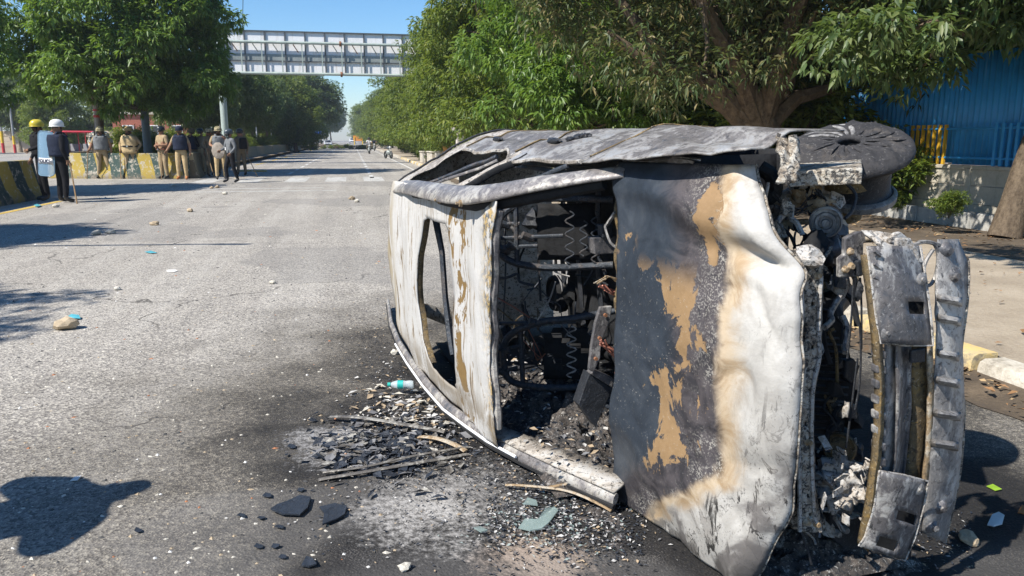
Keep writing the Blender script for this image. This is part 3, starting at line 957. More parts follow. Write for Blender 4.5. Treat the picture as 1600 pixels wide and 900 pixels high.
# far beige wall and red building on the left
t = empty('compound_wall', (-63, 92, 0), 0)
M_bw = conc_mat('beige_wall', (.34, .28, .23), (.44, .37, .30), (.52, .45, .37), .35, .4)
for k in range(12):
    for c in range(4):
        m = MB(); m.box((-22 + k * 3.5, random.uniform(-.03, .03), .32 + c * .62), (3.46, .2, .60)); m.build('panel', M_bw, parent=t, bevel=.02)
    m = MB(); m.box((-23.75 + k * 3.5, -.05, 1.35), (.3, .36, 2.7)); m.build('post', M_bw, parent=t, bevel=.02)
tag(t, 'beige panel wall beyond the far carriageway at left', 'wall')
M_brick = simple('red_wall', (.30, .10, .065), .85, 0, .2, 1.5)
t = empty('red_building', (-31.5, 70, 0), .15)
m = MB(); m.box((0, 0, 1.8), (6.5, 4, 3.6)); m.build('wall', M_brick, parent=t)
m = MB(); m.box((0, 0, 3.7), (6.9, 4.4, .2)); m.build('roof', M_conc, parent=t)
for x in (-2, 0, 2):
    m = MB(); m.box((x, -2.02, 2.1), (.9, .12, 1.2)); w_ = m.build('window', M_steelw, parent=t)
    m = MB(); m.box((x, -2.09, 2.1), (.74, .02, 1.04)); m.build('pane', M_glass, parent=w_)
m = MB(); m.box((1.05, -2.05, 1.05), (.9, .1, 2.1)); m.build('door', M_steelg, parent=t)
tag(t, 'small red building half hidden behind the median trees', 'building')

# e-rickshaw
t = empty('electric_rickshaw', (-25.9, 46.2, 0), 2.75)
m = MB()
for x in (-.48, .48):
    for y in (-1.15, .1, 1.0):
        m.tube([(x, y, .45), (x, y, 1.85)], .025, 6)
m.build('frame', M_red, parent=t)
m = MB()
m.grid(8, 6, lambda s, q: ((s - .5) * 1.1, (q - .5) * 2.5 - .05, 1.85 + .1 * math.cos((s - .5) * 3)))
m.build('canopy', M_red, parent=t, solid=.04)
m = MB(); m.box((0, -.2, .48), (1.0, 1.9, .12)); m.box((0, -1.15, .72), (1.0, .08, .5)); m.build('floor', M_red, parent=t, bevel=.02)
for y in (-.75, .15):
    m = MB(); m.box((0, y, .72), (.95, .42, .16)); m.box((0, y - .22, .98), (.95, .1, .45)); m.build('seat', simple('grey_seat', (.2, .2, .21), .7), parent=t, bevel=.03)
m = MB(); m.box((0, 1.05, .75), (.85, .1, .75)); m.build('front_panel', M_red, parent=t, bevel=.05)
m = MB(); m.box((0, 1.0, 1.45), (.9, .015, .62)); m.build('windscreen', M_glass, parent=t)
for x, y in ((-.42, -.75), (.42, -.75), (0, 1.15)):
    m = MB(); m.lathe([(.10, -.05), (.21, -.05), (.24, -.02), (.24, .02), (.21, .05), (.10, .05), (.10, -.05)], (x, y, .24), (1, 0, 0), 18); w_ = m.build('wheel', M_black, parent=t)
    m = MB(); m.lathe([(0, -.03), (.12, -.03), (.12, .03), (0, .03)], (x, y, .24), (1, 0, 0), 14); m.build('rim', M_steelg, parent=w_)
tag(t, 'red electric rickshaw parked beyond the barrier at left', 'rickshaw')
# round marigold wreath-like stand cover (spare) in front of the rickshaw
m = MB(); m.lathe([(.02, .0), (.2, .06), (.42, .09), (.5, .05), (.52, 0), (.5, -.05), (.2, -.06), (.02, -.05)], (0, 0, 0), (0, -1, 0), 24, wob=lambda r, h, a: (r * (1 + .06 * math.sin(a * 9)), h + .03 * math.sin(a * 7 + r * 20)))
tt = NT('wreath_flowers'); cc = tt.voro(tt.co(), 9, 'Color'); vv_ = tt.n('ShaderNodeSeparateColor', {0: cc}).outputs[0]
M_wr = tt.fin(tt.ramp(vv_, [(.2, (.62, .60, .5)), (.5, (.60, .38, .08)), (.75, (.16, .09, .05)), (.9, (.65, .62, .55))], 'CONSTANT'), .85, 0, tt.bump(tt.voro(tt.co(), 9), .8, .05))
t = empty('round_wreath', (-17.2, 32.6, .2))
o = m.build('flower_ring', M_wr, parent=t, loc=(0, 0, 1.12))
m = MB(); m.tube([(-.3, .25, 0), (0, .04, 1.3)], .025, 6); m.tube([(.3, .25, 0), (0, .04, 1.3)], .025, 6); m.tube([(0, .5, 0), (0, .06, 1.25)], .025, 6)
m.build('stand', M_dark, parent=t)
tag(t, 'round cream and orange wreath on a stand behind the barrier, before the red rickshaw', 'wreath')
# a scooter rider's scooter beside the rickshaw is too hidden to show

# vehicles far down the road
def far_car(loc, rz, col, label):
    t = empty('parked_car', loc, rz)
    mt = simple('car_paint_%s' % label[:5], col, .3, 0, .05)
    m = MB()
    prof = [(-1.9, .35), (-1.95, .75), (-1.2, .92), (-.7, 1.42), (.9, 1.46), (1.6, .95), (1.9, .85), (1.92, .35)]
    n = len(prof)
    for w, kz in ((-.8, 1), (.8, 1)):
        for y, z in prof:
            m.v.append((w * (1 if z < 1 else .82), y, z))
    m.f = [list(range(n)), list(range(2 * n - 1, n - 1, -1))] + [[i, (i + 1) % n, (i + 1) % n + n, i + n] for i in range(n)]
    m.m = [0] * len(m.f)
    m.build('body', mt, parent=t, bevel=.06)
    m = MB(); m.add([(-.6, -1.19, .95), (.6, -1.19, .95), (.54, -.76, 1.38), (-.54, -.76, 1.38)], [(0, 1, 2, 3)]); m.build('windscreen', M_glass, parent=t, solid=.03)
    for x in (-.72, .72):
        for y in (-1.25, 1.25):
            m = MB(); m.lathe([(0, -.1), (.3, -.1), (.31, 0), (.3, .1), (0, .1)], (x, y, .31), (1, 0, 0), 16); m.build('wheel', M_black, parent=t)
        m = MB(); m.box((x * .85, -1.96, .68), (.26, .06, .14)); m.build('headlight', M_steelw, parent=t, bevel=.02)
    m = MB(); m.box((0, -1.95, .5), (1.0, .06, .16)); m.build('grille', M_black, parent=t)
    tag(t, label, 'car')
    return t
far_car(G(513, 229.6), RZ, (.42, .43, .45), 'silver car parked by the median far down the road')
t = far_car(W(.2, 330), RZ, (.62, .63, .65), 'white vehicle in the distance at the end of the road')
t.scale = (1.5, 1.5, 1.6)
def motorbike(loc, rz, label, rider=None):
    t = empty('motorbike', loc, rz)
    for y in (-.62, .62):
        m = MB(); m.lathe([(.2, -.05), (.27, -.05), (.3, 0), (.27, .05), (.2, .05), (.2, -.05)], (0, y, .3), (1, 0, 0), 18); w_ = m.build('wheel', M_black, parent=t)
        m = MB(); m.lathe([(0, -.03), (.06, -.03), (.06, .03), (0, .03)], (0, y, .3), (1, 0, 0), 10); m.tube([(0, y - .2, .3), (0, y + .2, .3)], .01, 4); m.tube([(0, y, .1), (0, y, .5)], .01, 4); m.build('hub', M_steelg, parent=w_)
    m = MB(); m.blob((0, -.1, .82), (.14, .3, .12), 2, .08); m.build('fuel_tank', M_dark, parent=t)
    m = MB(); m.box((0, .38, .80), (.24, .62, .09)); m.build('seat', M_black, parent=t, bevel=.03)
    m = MB(); m.blob((0, 0, .48), (.16, .26, .2), 3, .15); m.build('engine', M_steelg, parent=t)
    m = MB(); m.tube([(-.06, -.62, .3), (-.06, -.4, .95)], .025, 6); m.tube([(.06, -.62, .3), (.06, -.4, .95)], .025, 6); m.build('fork', M_steelg, parent=t)
    m = MB(); m.tube([(-.36, -.28, 1.02), (-.15, -.38, .98), (.15, -.38, .98), (.36, -.28, 1.02)], .018, 6); m.build('handlebar', M_black, parent=t)
    m = MB(); m.lathe([(0, -.02), (.08, -.02), (.09, .06), (0, .1)], (0, -.48, .88), (0, 1, 0), 12); m.build('headlight', M_steelw, parent=t)
    tag(t, label, 'motorbike', 'motorbikes along the right side')
    return t
BIKE1 = G(577, 240.5); BIKE2 = G(585, 236)
motorbike(BIKE1, RZ + .05, 'motorbike with a rider in white coming up the right lane')
motorbike(BIKE2, RZ, 'dark motorbike with a rider in dark clothes behind the first rider')
motorbike(G(607, 248), RZ + .3, 'dark motorbike parked at the right kerb with nobody on it')
for k, px in enumerate((566, 571)):
    motorbike(W(3.0, 150 + 18 * k), RZ, 'distant motorbike far down the right kerb, the %s one' % ('nearer', 'farther')[k])
# barricade far off
t = empty('road_barricade', W(1.9, 240), RZ)
for x in (-1.2, 1.2):
    m = MB(); m.box((x, 0, 1.2), (.25, .5, 2.4)); m.build('leg', M_yelp, parent=t)
m = MB(); m.box((0, 0, 2.0), (3, .15, 1.6)); m.build('board', simple('orange_board', (.75, .28, .03), .6), parent=t)
tag(t, 'orange barricade board in the distance at the end of the road', 'barricade')
m = MB(); 
t = empty('road_sign', W(-6.6, 158), RZ)
m.tube([(0, 0, 0), (0, 0, 2.6)], .06, 8); m.build('post', M_greyp, parent=t)
m = MB(); m.box((0, -.08, 2.7), (1.5, .06, .9)); m.build('board', simple('blue_board', (.03, .12, .45), .5), parent=t, bevel=.01)
tag(t, 'small blue road sign beside the silver car far away', 'sign')
# cut branches across the road
def branch_pile(u, v, w, label, seed):
    cs = [np.array([random.uniform(-w, w), random.uniform(-.8, .8), random.uniform(.1, .5)]) for _ in range(int(10 * w))]
    t = empty('branch_pile', W(u, v), RZ)
    V, F = leaf_cloud(cs, [.35] * len(cs), 26, 5, .2, .4, .1, seed)
    c = bpy.data.objects.new('leaves', np_mesh('leaves', V, F, M_leafB)); COL.objects.link(c); c.parent = t
    m = MB()
    for q in range(int(8 * w)):
        a = Vector((random.uniform(-w, w), random.uniform(-.8, .8), .1)); m.tube([a, a + Vector((random.uniform(-1, 1), random.uniform(-.4, .4), .3)), a + Vector((random.uniform(-2, 2), random.uniform(-.8, .8), .55))], [.07, .05, .02], 5)
    m.build('branches', M_bark, parent=t)
    tag(t, label, 'branches', 'cut branches across the road')
branch_pile(1.2, 128, 2.2, 'heap of cut green branches across the right lane far away', 5)
branch_pile(-2.6, 135, 2.4, 'dark heap of cut branches in the middle of the road far away', 6)
branch_pile(-6.4, 118, 1.2, 'small heap of cut branches by the median barrier far away', 9)

m = MB(); a_ = hgt(379, 42, 46.5); b_ = hgt(374, -60, 46.5)
m.tube([a_ - a_, (b_ - a_) * .5 + Vector((.12, 0, 0)), b_ - a_], .02, 5)
tag(m.build('hanging_cable', M_black, loc=a_), 'thin dark cable dropping from above to the gantry end', 'cable')
# ================================================================== people
def cloth(name, col, var=.18, camo=None):
    t = NT(name)
    c = t.co()
    n = t.noise(c, 9, 4, .6)
    f = t.noise(c, 60, 3, .6)
    cc = t.ramp(n, [(.3, tuple(x * (1 - var) for x in col)), (.7, tuple(x * (1 + var) for x in col))])
    if camo:
        cc = t.mix(t.ss(t.noise(c, 22, 3, .5), .47, .55), cc, camo)
    return t.fin(cc, .85, 0, t.bump(t.ma('ADD', n, t.ma('MULTIPLY', f, .25)), .8, .03), .2)
M_skin = cloth('skin', (.30, .17, .11), .1)
M_khaki = cloth('khaki_cloth', (.33, .25, .15))
M_tan = cloth('sand_cloth', (.48, .36, .20))
M_darkkh = cloth('dark_khaki_cloth', (.16, .13, .09))
M_blackc = cloth('black_cloth', (.012, .012, .015))
M_navy = cloth('navy_cloth', (.018, .024, .045))
M_greyc = cloth('grey_cloth', (.16, .17, .18))
M_leather = simple('black_leather', (.02, .02, .022), .35)
M_oranges = simple('orange_shoe', (.38, .14, .04), .6)
M_whitec = cloth('white_cloth', (.62, .62, .62))
M_hair = simple('black_hair', (.010, .009, .008), .6)
M_hw = simple('white_helmet', (.74, .74, .72), .35, 0, .05)
M_hy = simple('yellow_helmet', (.52, .42, .04), .35, 0, .08)
M_htan = cloth('tan_helmet', (.40, .28, .12))
M_hcamo = cloth('camo_helmet', (.36, .31, .20), .15, (.14, .13, .07))
M_hblk = simple('dark_helmet', (.02, .025, .03), .3)
M_wood = simple('cane', (.28, .18, .09), .6)
M_belt = simple('brown_belt', (.16, .05, .025), .5)
J0 = dict(pelvis=(0, 0, .96), spine=(0, .005, 1.13), chest=(0, .01, 1.33), neck=(0, .015, 1.49), head=(0, -.012, 1.585), top=(0, -.012, 1.69),
          shL=(.185, .01, 1.415), elL=(.245, .03, 1.14), wrL=(.25, -.05, .90), haL=(.245, -.085, .81),
          shR=(-.185, .01, 1.415), elR=(-.245, .03, 1.14), wrR=(-.25, -.05, .90), haR=(-.245, -.085, .81),
          hiL=(.095, 0, .90), knL=(.115, -.02, .50), anL=(.125, .02, .085), toL=(.15, -.15, .045),
          hiR=(-.095, 0, .90), knR=(-.115, -.02, .50), anR=(-.125, .02, .085), toR=(-.15, -.15, .045))
RAD = dict(pelvis=(.165, .12), spine=(.15, .108), chest=(.17, .12), neck=(.058, .06), head=(.082, .098), top=(.066, .078), sh=(.078, .072), el=(.05, .05), wr=(.034, .034), ha=(.036, .022),
           hi=(.10, .105), kn=(.07, .072), an=(.05, .05), to=(.042, .034))
EDG = [('pelvis', 'spine'), ('spine', 'chest'), ('chest', 'neck'), ('neck', 'head'), ('head', 'top')]
for s_ in 'LR':
    EDG += [('chest', 'sh' + s_), ('sh' + s_, 'el' + s_), ('el' + s_, 'wr' + s_), ('wr' + s_, 'ha' + s_),
            ('pelvis', 'hi' + s_), ('hi' + s_, 'kn' + s_), ('kn' + s_, 'an' + s_), ('an' + s_, 'to' + s_)]
def bodypart(a, b, t):
    n = {a[:2], b[:2]}
    if 'to' in n: return 'shoe'
    if 'an' in n: return 'shoe' if t > .88 else 'legs'
    if 'kn' in n or 'hi' in n: return 'legs'
    if 'ha' in n: return 'skin'
    if 'wr' in n: return 'fore'
    if 'el' in n: return 'torso' if t < .75 else 'fore'
    if b == 'top' or b == 'head': return 'skin'
    if b == 'neck': return 'skin' if t > .82 else 'torso'
    if a == 'pelvis' and b == 'spine': return 'legs' if t < .25 else 'torso'
    return 'torso'
def person(loc, rz, height, pose, cols, label, group=None, fat=1.0, long_sleeve=False, hair=False, lean=(0, 0)):
    J = {k: Vector(v) for k, v in J0.items()}
    for k, v in pose.items():
        J[k] = Vector(v)
    names = list(J)
    me = bpy.data.meshes.new('body')
    me.from_pydata([J[n] for n in names], [(names.index(a), names.index(b)) for a, b in EDG], [])
    o = bpy.data.objects.new('body', me); COL.objects.link(o)
    sk = o.modifiers.new('skin', 'SKIN'); sk.use_smooth_shade = True; sk.branch_smoothing = .3
    for n, sv in zip(names, me.skin_vertices[0].data):
        r = RAD.get(n) or RAD[n[:2]]
        k = fat if n in ('pelvis', 'spine', 'chest') else (.5 + .5 * fat)
        sv.radius = (r[0] * k, r[1] * k)
        sv.use_root = n == 'pelvis'
    sb = o.modifiers.new('sub', 'SUBSURF'); sb.levels = 2; sb.render_levels = 2
    dg = bpy.context.evaluated_depsgraph_get()
    m2 = bpy.data.meshes.new_from_object(o.evaluated_get(dg))
    bpy.data.objects.remove(o)
    order = ['skin', 'torso', 'legs', 'shoe', 'dark']
    mt = [M_skin, cols['torso'], cols['legs'], cols['shoe'], M_hair]
    V = [v.co.copy() for v in m2.vertices]
    F = [list(p.vertices) for p in m2.polygons]
    segs = [(J[a], J[b], a, b) for a, b in EDG]
    mi = []
    for f in F:
        c = sum((V[i] for i in f), Vector()) / len(f)
        best = None
        for a, b, na, nb in segs:
            ab = b - a
            t = max(0, min(1, (c - a).dot(ab) / ab.length_squared))
            d = (a + ab * t - c).length
            if best is None or d < best[0]: best = (d, na, nb, t)
        p = bodypart(best[1], best[2], best[3])
        if p == 'fore': p = 'torso' if long_sleeve else 'skin'
        if hair and p == 'skin' and c.z > J['head'].z - .02 and (c.z > J['top'].z - .03 or c.y > J['head'].y + .02): p = 'dark'
        mi.append(order.index(p))
    mb = MB(); mb.v = [tuple(v) for v in V]; mb.f = F; mb.m = mi
    # fingers, nose, eyes, ears
    for s in 'LR':
        w, h = J['wr' + s], J['ha' + s]
        d = (h - w).normalized()
        sd = d.cross(Vector((1, 0, 0)));  sd = (sd if sd.length > .2 else d.cross(Vector((0, 1, 0)))).normalized()
        nn = d.cross(sd)
        for q, (off, ln) in enumerate(((-.030, .075), (-.010, .085), (.010, .08), (.028, .06))):
            b0 = h + sd * off - d * .01
            mb.tube([b0, b0 + d * ln * .5 + nn * .006, b0 + d * ln * .8 + nn * .025], [.0095, .009, .007], 5, 0)
        b0 = w.lerp(h, .45) - sd * .03
        mb.tube([b0, b0 - sd * .025 + d * .03, b0 - sd * .02 + d * .065], [.011, .010, .008], 5, 0)
    hd = J['head']
    mb.tube([hd + Vector((0, -.088, .035)), hd + Vector((0, -.115, .0)), hd + Vector((0, -.088, -.012))], [.010, .017, .012], 6, 0)
    for x in (-.033, .033):
        mb.blob(hd + Vector((x, -.083, .028)), (.013, .007, .008), 1, 0, sub=1, mi=4)
        mb.blob(hd + Vector((x * 2.6, 0, .005)), (.012, .022, .032), 2, 0, sub=1, mi=0)
    mb.tube([hd + Vector((-.025, -.084, -.042)), hd + Vector((0, -.093, -.044)), hd + Vector((.025, -.084, -.042))], .006, 5, 4)
    t = empty('person', loc, rz)
    k = height / 1.72
    t.scale = (k, k, k)
    t.rotation_euler = (lean[0], lean[1], rz)
    mb.build('body', mt, parent=t, angle=180)
    tag(t, label, 'person', group)
    return t, J
def helmet(t, J, mat, brim=.03, visor=False, strap=True):
    c = J['head'] + Vector((0, .0, .045))
    m = MB()
    prof = [(.128 + brim, -.012), (.126, 0), (.13, .03), (.122, .075), (.095, .115), (.05, .137), (.004, .143)]
    m.lathe(prof, c, (0, 0, 1), 20, squash=(.92, 1.08))
    h = m.build('helmet', mat, parent=t, solid=.006)
    if visor:
        m = MB(); m.grid(8, 3, lambda s, q: c + Vector((math.sin((s - .5) * 2.2) * .128, -math.cos((s - .5) * 2.2) * .142, .03 - .12 * q)))
        m.build('visor', M_glass, parent=h, solid=.004)
    if strap:
        m = MB(); m.tube([c + Vector((.1, -.02, 0)), c + Vector((.075, -.05, -.12)), c + Vector((0, -.07, -.155)), c + Vector((-.075, -.05, -.12)), c + Vector((-.1, -.02, 0))], .007, 5)
        m.build('strap', M_blackc, parent=h)
    return h
def vest(t, J, mat, z0=1.0, z1=1.44, k=1.16, boxy=0, name='vest'):
    m = MB()
    n = 20
    def fn(s, q):
        z = z0 + (z1 - z0) * q
        a = 2 * math.pi * s
        rx = np.interp(z, [.9, 1.05, 1.2, 1.35, 1.45, 1.5], [.185, .185, .19, .195, .16, .10]) * k
        ry = np.interp(z, [.9, 1.05, 1.2, 1.35, 1.45, 1.5], [.14, .14, .145, .15, .13, .09]) * k
        ca, sa = math.cos(a), math.sin(a)
        if boxy:
            ca = math.copysign(abs(ca) ** (1 - boxy), ca); sa = math.copysign(abs(sa) ** (1 - boxy), sa)
        w = 1 + .02 * math.sin(z * 40 + a * 3)
        return (rx * ca * w, ry * sa * w + .008, z)
    m.grid(n, 8, fn)
    v = m.build(name, mat, parent=t, solid=.02)
    for sx in (-.1, .1):
        m = MB(); m.tube([(sx, -.15, 1.40), (sx * 1.02, -.08, 1.49), (sx, .06, 1.50), (sx, .15, 1.40)], .035, 6, flat=(1.0, .45, (0, 0, 1)))
        m.build('shoulder_strap', mat, parent=v)
    return v
def belt(t, mat, z=1.0, k=1.0):
    m = MB(); m.grid(20, 1, lambda s, q: (math.cos(s * 6.2832) * .19 * k, math.sin(s * 6.2832) * .148 * k, z - .025 + .05 * q))
    b = m.build('belt', mat, parent=t, solid=.01)
    m = MB(); m.box((0, -.155 * k, z), (.06, .015, .05)); m.build('buckle', M_steelg, parent=b)
def stick(a, b, label, group='canes and batons'):
    m = MB(); a = Vector(a); b = Vector(b)
    m.tube([Vector((0, 0, 0)), (b - a) * .5, b - a], [.013, .015, .017], 7)
    o = m.build('cane', M_wood, loc=a)
    tag(o, label, 'cane', group)
    return o
def in_world(t, J, k):
    bpy.context.view_layer.update()
    return t.matrix_world @ J[k]
def at_px(px, py, top):
    p = G(px, py)
    h = hgt(px, top, p.y).z
    return p, h
GP = 'policemen by the median'
CK = dict(torso=M_khaki, legs=M_khaki, shoe=M_leather)
# --- pair in black at the left barrier
p, h = at_px(101, 317, 184)
t, J = person(p, 2.55, 1.83, dict(elR=(-.27, .06, 1.15), wrR=(-.27, -.02, .92), haR=(-.26, -.06, .84), elL=(.27, 0, 1.17), wrL=(.2, -.2, 1.1), haL=(.15, -.27, 1.1)),
              dict(torso=M_blackc, legs=M_blackc, shoe=M_leather), 'person in black with a white helmet standing with back turned at the left barrier', GP, 1.12, True)
helmet(t, J, M_hw, .025); vest(t, J, M_navy, .99, 1.45, 1.22)
hw = in_world(t, J, 'haR')
stick(hw + Vector((.02, -.02, .06)), (hw.x + .22, hw.y - .25, .01), 'cane held by the person with the white helmet')
p2 = G(72, 314)
t, J = person(p2, -.75, 1.84, dict(elL=(.28, -.06, 1.2), wrL=(.16, -.26, 1.12), haL=(.1, -.31, 1.1), elR=(-.27, 0, 1.15), wrR=(-.26, -.12, .93), haR=(-.25, -.16, .85)),
              dict(torso=M_blackc, legs=M_blackc, shoe=M_leather), 'person in black with a yellow helmet behind a clear riot shield', GP, 1.1, True)
helmet(t, J, M_hy, .02); vest(t, J, M_blackc, .99, 1.45, 1.2)
# clear riot shield
t_ = NT('clear_polycarbonate')
t_.b.inputs['Base Color'].default_value = (.26, .42, .58, 1); t_.b.inputs['Roughness'].default_value = .05
t_.b.inputs['Alpha'].default_value = .48
M_poly = t_.mat
M_polye = simple('shield_rim', (.16, .26, .36), .2)
sx = hgt(66.0, 240, p2.y - .66)
shd = empty('riot_shield', (sx.x, sx.y, sx.z - .50), -.30)
shd.rotation_euler = (R(-4), R(3), -.30)
m = MB()
HW, HH, RC = .235, .50, .1
def shield_pt(s, q):
    x = (s - .5) * 2; y = (q - .5) * 2
    zz = abs(y) * HH
    lim = HW
    if zz > HH - RC:
        e = zz - (HH - RC)
        lim = HW - RC + math.sqrt(max(0, RC * RC - e * e))
    X = x * lim
    return Vector((X, .9 * X * X, HH + y * HH))
m.grid(14, 30, shield_pt)
m.build('pane', M_poly, parent=shd, solid=.006)
m = MB()
edge = [shield_pt(0, q / 40) for q in range(41)] + [shield_pt(s / 10, 1) for s in range(11)] + [shield_pt(1, 1 - q / 40) for q in range(41)] + [shield_pt(1 - s / 10, 0) for s in range(11)]
m.tube(edge, .012, 6, caps=False); m.build('rim', M_polye, parent=shd)
m = MB(); m.grid(10, 1, lambda s, q: Vector((((s - .5) * .40), .9 * ((s - .5) * .4) ** 2 - .008, .27 + .13 * q))); band = m.build('name_band', M_steelw, parent=shd, solid=.003)
def text_mesh(txt, size, mat, parent, loc, rot, name='lettering', bold=.0, width=None):
    cu = bpy.data.curves.new(name, 'FONT'); cu.body = txt; cu.size = size; cu.align_x = 'CENTER'; cu.align_y = 'CENTER'; cu.extrude = .001; cu.offset = bold
    ob = bpy.data.objects.new(name, cu); COL.objects.link(ob)
    dg = bpy.context.evaluated_depsgraph_get()
    me = bpy.data.meshes.new_from_object(ob.evaluated_get(dg))
    bpy.data.objects.remove(ob)
    me.materials.clear(); me.materials.append(mat)
    o = bpy.data.objects.new(name, me); COL.objects.link(o); o.parent = parent; o.location = loc; o.rotation_euler = rot
    return o
text_mesh('POLICE', .115, simple('shield_letters', (.03, .03, .06), .5), band, (0, -.014, .335), (R(90), 0, 0), bold=.003)
m = MB(); m.tube([(-.1, .05, .62), (-.06, .1, .6), (.06, .1, .6), (.1, .05, .62)], .014, 6); m.box((0, .06, .55), (.28, .04, .2)); m.build('grip', M_black, parent=shd)
tag(shd, 'clear riot shield lettered POLICE, held at the left barrier', 'shield')

# --- row along the median end
p, h = at_px(163, 279, 199)
t, J = person(p, .35, 1.86, dict(elR=(-.30, .02, 1.16), wrR=(-.36, -.16, .98), haR=(-.38, -.23, .94), elL=(.29, .04, 1.14), wrL=(.30, 0, .9), haL=(.29, -.03, .82), knL=(.16, -.04, .5), anL=(.21, .0, .085), toL=(.24, -.16, .045), anR=(-.17, .02, .085), toR=(-.2, -.15, .045)),
              CK, 'policeman in a patterned helmet and grey vest leaning on a cane before the wreath', GP, 1.05)
helmet(t, J, M_hcamo, .03); vest(t, J, M_greyc, .98, 1.45, 1.2)
hw = in_world(t, J, 'haR'); stick(hw + Vector((0, 0, .08)), (hw.x - .12, hw.y - .05, 0), 'cane of the policeman in the grey vest')
p, h = at_px(207, 279, 198)
t, J = person(p, .1, 1.87, dict(elR=(-.33, .06, 1.16), wrR=(-.27, -.12, .98), haR=(-.25, -.18, .92), elL=(.36, .07, 1.16), wrL=(.24, -.06, .97), haL=(.2, -.1, .93), anL=(.19, 0, .085), toL=(.24, -.15, .045), knL=(.15, -.03, .5), anR=(-.18, 0, .085), toR=(-.2, -.15, .045)),
              CK, 'policeman in a tan helmet and bulky sand padded jacket with hand on hip', GP, 1.1, True)
helmet(t, J, M_htan, .03); v_ = vest(t, J, M_tan, .86, 1.46, 1.32, .35)
belt(t, M_blackc, 1.1, 1.42)
hw = in_world(t, J, 'haR'); stick(hw + Vector((0, 0, .05)), (hw.x - .04, hw.y - .06, 0), 'cane of the policeman in the padded jacket')
p, h = at_px(258, 280, 197)
t, J = person(p, -.5, 1.88, dict(elR=(-.27, .0, 1.14), wrR=(-.06, -.24, 1.10), haR=(.04, -.27, 1.10), elL=(.27, .0, 1.14), wrL=(.08, -.22, 1.13), haL=(-.02, -.25, 1.12)),
              CK, 'stout policeman in khaki with arms folded and a dark beret', GP, 1.28)
helmet(t, J, M_hblk, .01, strap=False); belt(t, M_belt, 1.0, 1.22)
stick((p.x + .02, p.y - .35, .0), (p.x + .1, p.y - .3, 1.0), 'cane resting before the stout policeman')
p, h = at_px(286, 281, 197)
t, J = person(p, .15, 1.87, dict(elR=(-.30, .0, 1.17), wrR=(-.40, -.12, .98), haR=(-.43, -.16, .93), elL=(.28, .03, 1.15), wrL=(.30, 0, .92), haL=(.30, -.03, .84)),
              dict(torso=M_khaki, legs=M_tan, shoe=M_oranges), 'policeman in a navy vest, sand trousers and orange shoes', GP, 1.12)
helmet(t, J, M_navy, .03, strap=False); vest(t, J, M_navy, .98, 1.46, 1.22)
for f_, (px, py, top, rz, cols, hm, lab) in enumerate((
        (304, 274, 198, 2.6, dict(torso=M_blackc, legs=M_darkkh, shoe=M_leather), M_darkkh, 'person in a dark jacket turned away between the navy vest and the group'),
        (318, 274, 202, -.4, dict(torso=M_darkkh, legs=M_khaki, shoe=M_leather), M_hblk, 'policeman in dark khaki between the navy vests and the stick'),
        (339, 274, 201, .2, dict(torso=M_khaki, legs=M_darkkh, shoe=M_leather), M_darkkh, 'policeman in khaki peering over the group behind the broad helmet'),
        (331, 276, 201, .9, dict(torso=M_darkkh, legs=M_darkkh, shoe=M_leather), M_hcamo, 'policeman in dark khaki with a cane, half hidden in the group'))):
    p, h = at_px(px, py, top)
    t, J = person(p, rz, 1.84, dict(elR=(-.29, -.02, 1.16), wrR=(-.25, -.2, 1.02), haR=(-.22, -.26, 1.0), knL=(.14, -.1, .5), anL=(.14, -.08, .085), toL=(.16, -.25, .045)), cols, lab, GP, 1.08, True)
    helmet(t, J, hm, .03, strap=False)
    if f_ == 3:
        hw = in_world(t, J, 'haR'); stick(hw + Vector((-.12, 0, .25)), (hw.x + .35, hw.y - .5, .01), 'long pale stick slanting down from the policeman in dark khaki')
    elif f_ == 0: vest(t, J, M_navy, .98, 1.45, 1.18)
p, h = at_px(346, 281, 200)
t, J = person(p, .5, 1.86, dict(elR=(-.28, -.03, 1.17), wrR=(-.24, -.22, 1.12), haR=(-.2, -.28, 1.12), elL=(.28, -.02, 1.2), wrL=(.17, -.2, 1.38), haL=(.12, -.24, 1.42)),
              dict(torso=M_khaki, legs=M_tan, shoe=M_leather), 'policeman in khaki with a broad helmet raising a hand behind the leather jacket', GP, 1.08)
helmet(t, J, M_hcamo, .045); vest(t, J, M_greyc, .98, 1.45, 1.18)
m = MB(); m.grid(10, 10, lambda s, q: Vector((math.cos(s * 6.2832) * .24 * q, -.05 + .05 * q * q, math.sin(s * 6.2832) * .3 * q)))
o = m.build('cane_shield', cloth('wicker', (.30, .26, .22)), loc=(p.x + .12, p.y - .42, 1.05), solid=.02)
tag(o, 'small rounded wicker shield held by the policeman raising a hand', 'shield')
p, h = at_px(363, 286, 205)
t, J = person(p, -.75, 1.74, dict(elR=(-.26, -.04, 1.16), wrR=(-.2, -.24, 1.06), haR=(-.17, -.31, 1.04), elL=(.27, .05, 1.16), wrL=(.24, -.12, .98), haL=(.22, -.17, .93), knR=(-.11, -.14, .51), anR=(-.11, -.1, .1), toR=(-.12, -.27, .05), knL=(.11, .03, .49), anL=(.11, .16, .1), toL=(.12, .0, .045)),
              dict(torso=M_greyc, legs=M_blackc, shoe=M_leather), 'person walking in a dark leather jacket, black trousers and a dark visor helmet', GP, 1.05, True)
helmet(t, J, simple('grey_helmet', (.06, .075, .09), .25), .015, True)
m = MB(); m.box((.06, -.19, 1.13), (.06, .01, .1)); m.build('badge', M_whitec, parent=t)
p, h = at_px(379, 275, 204)
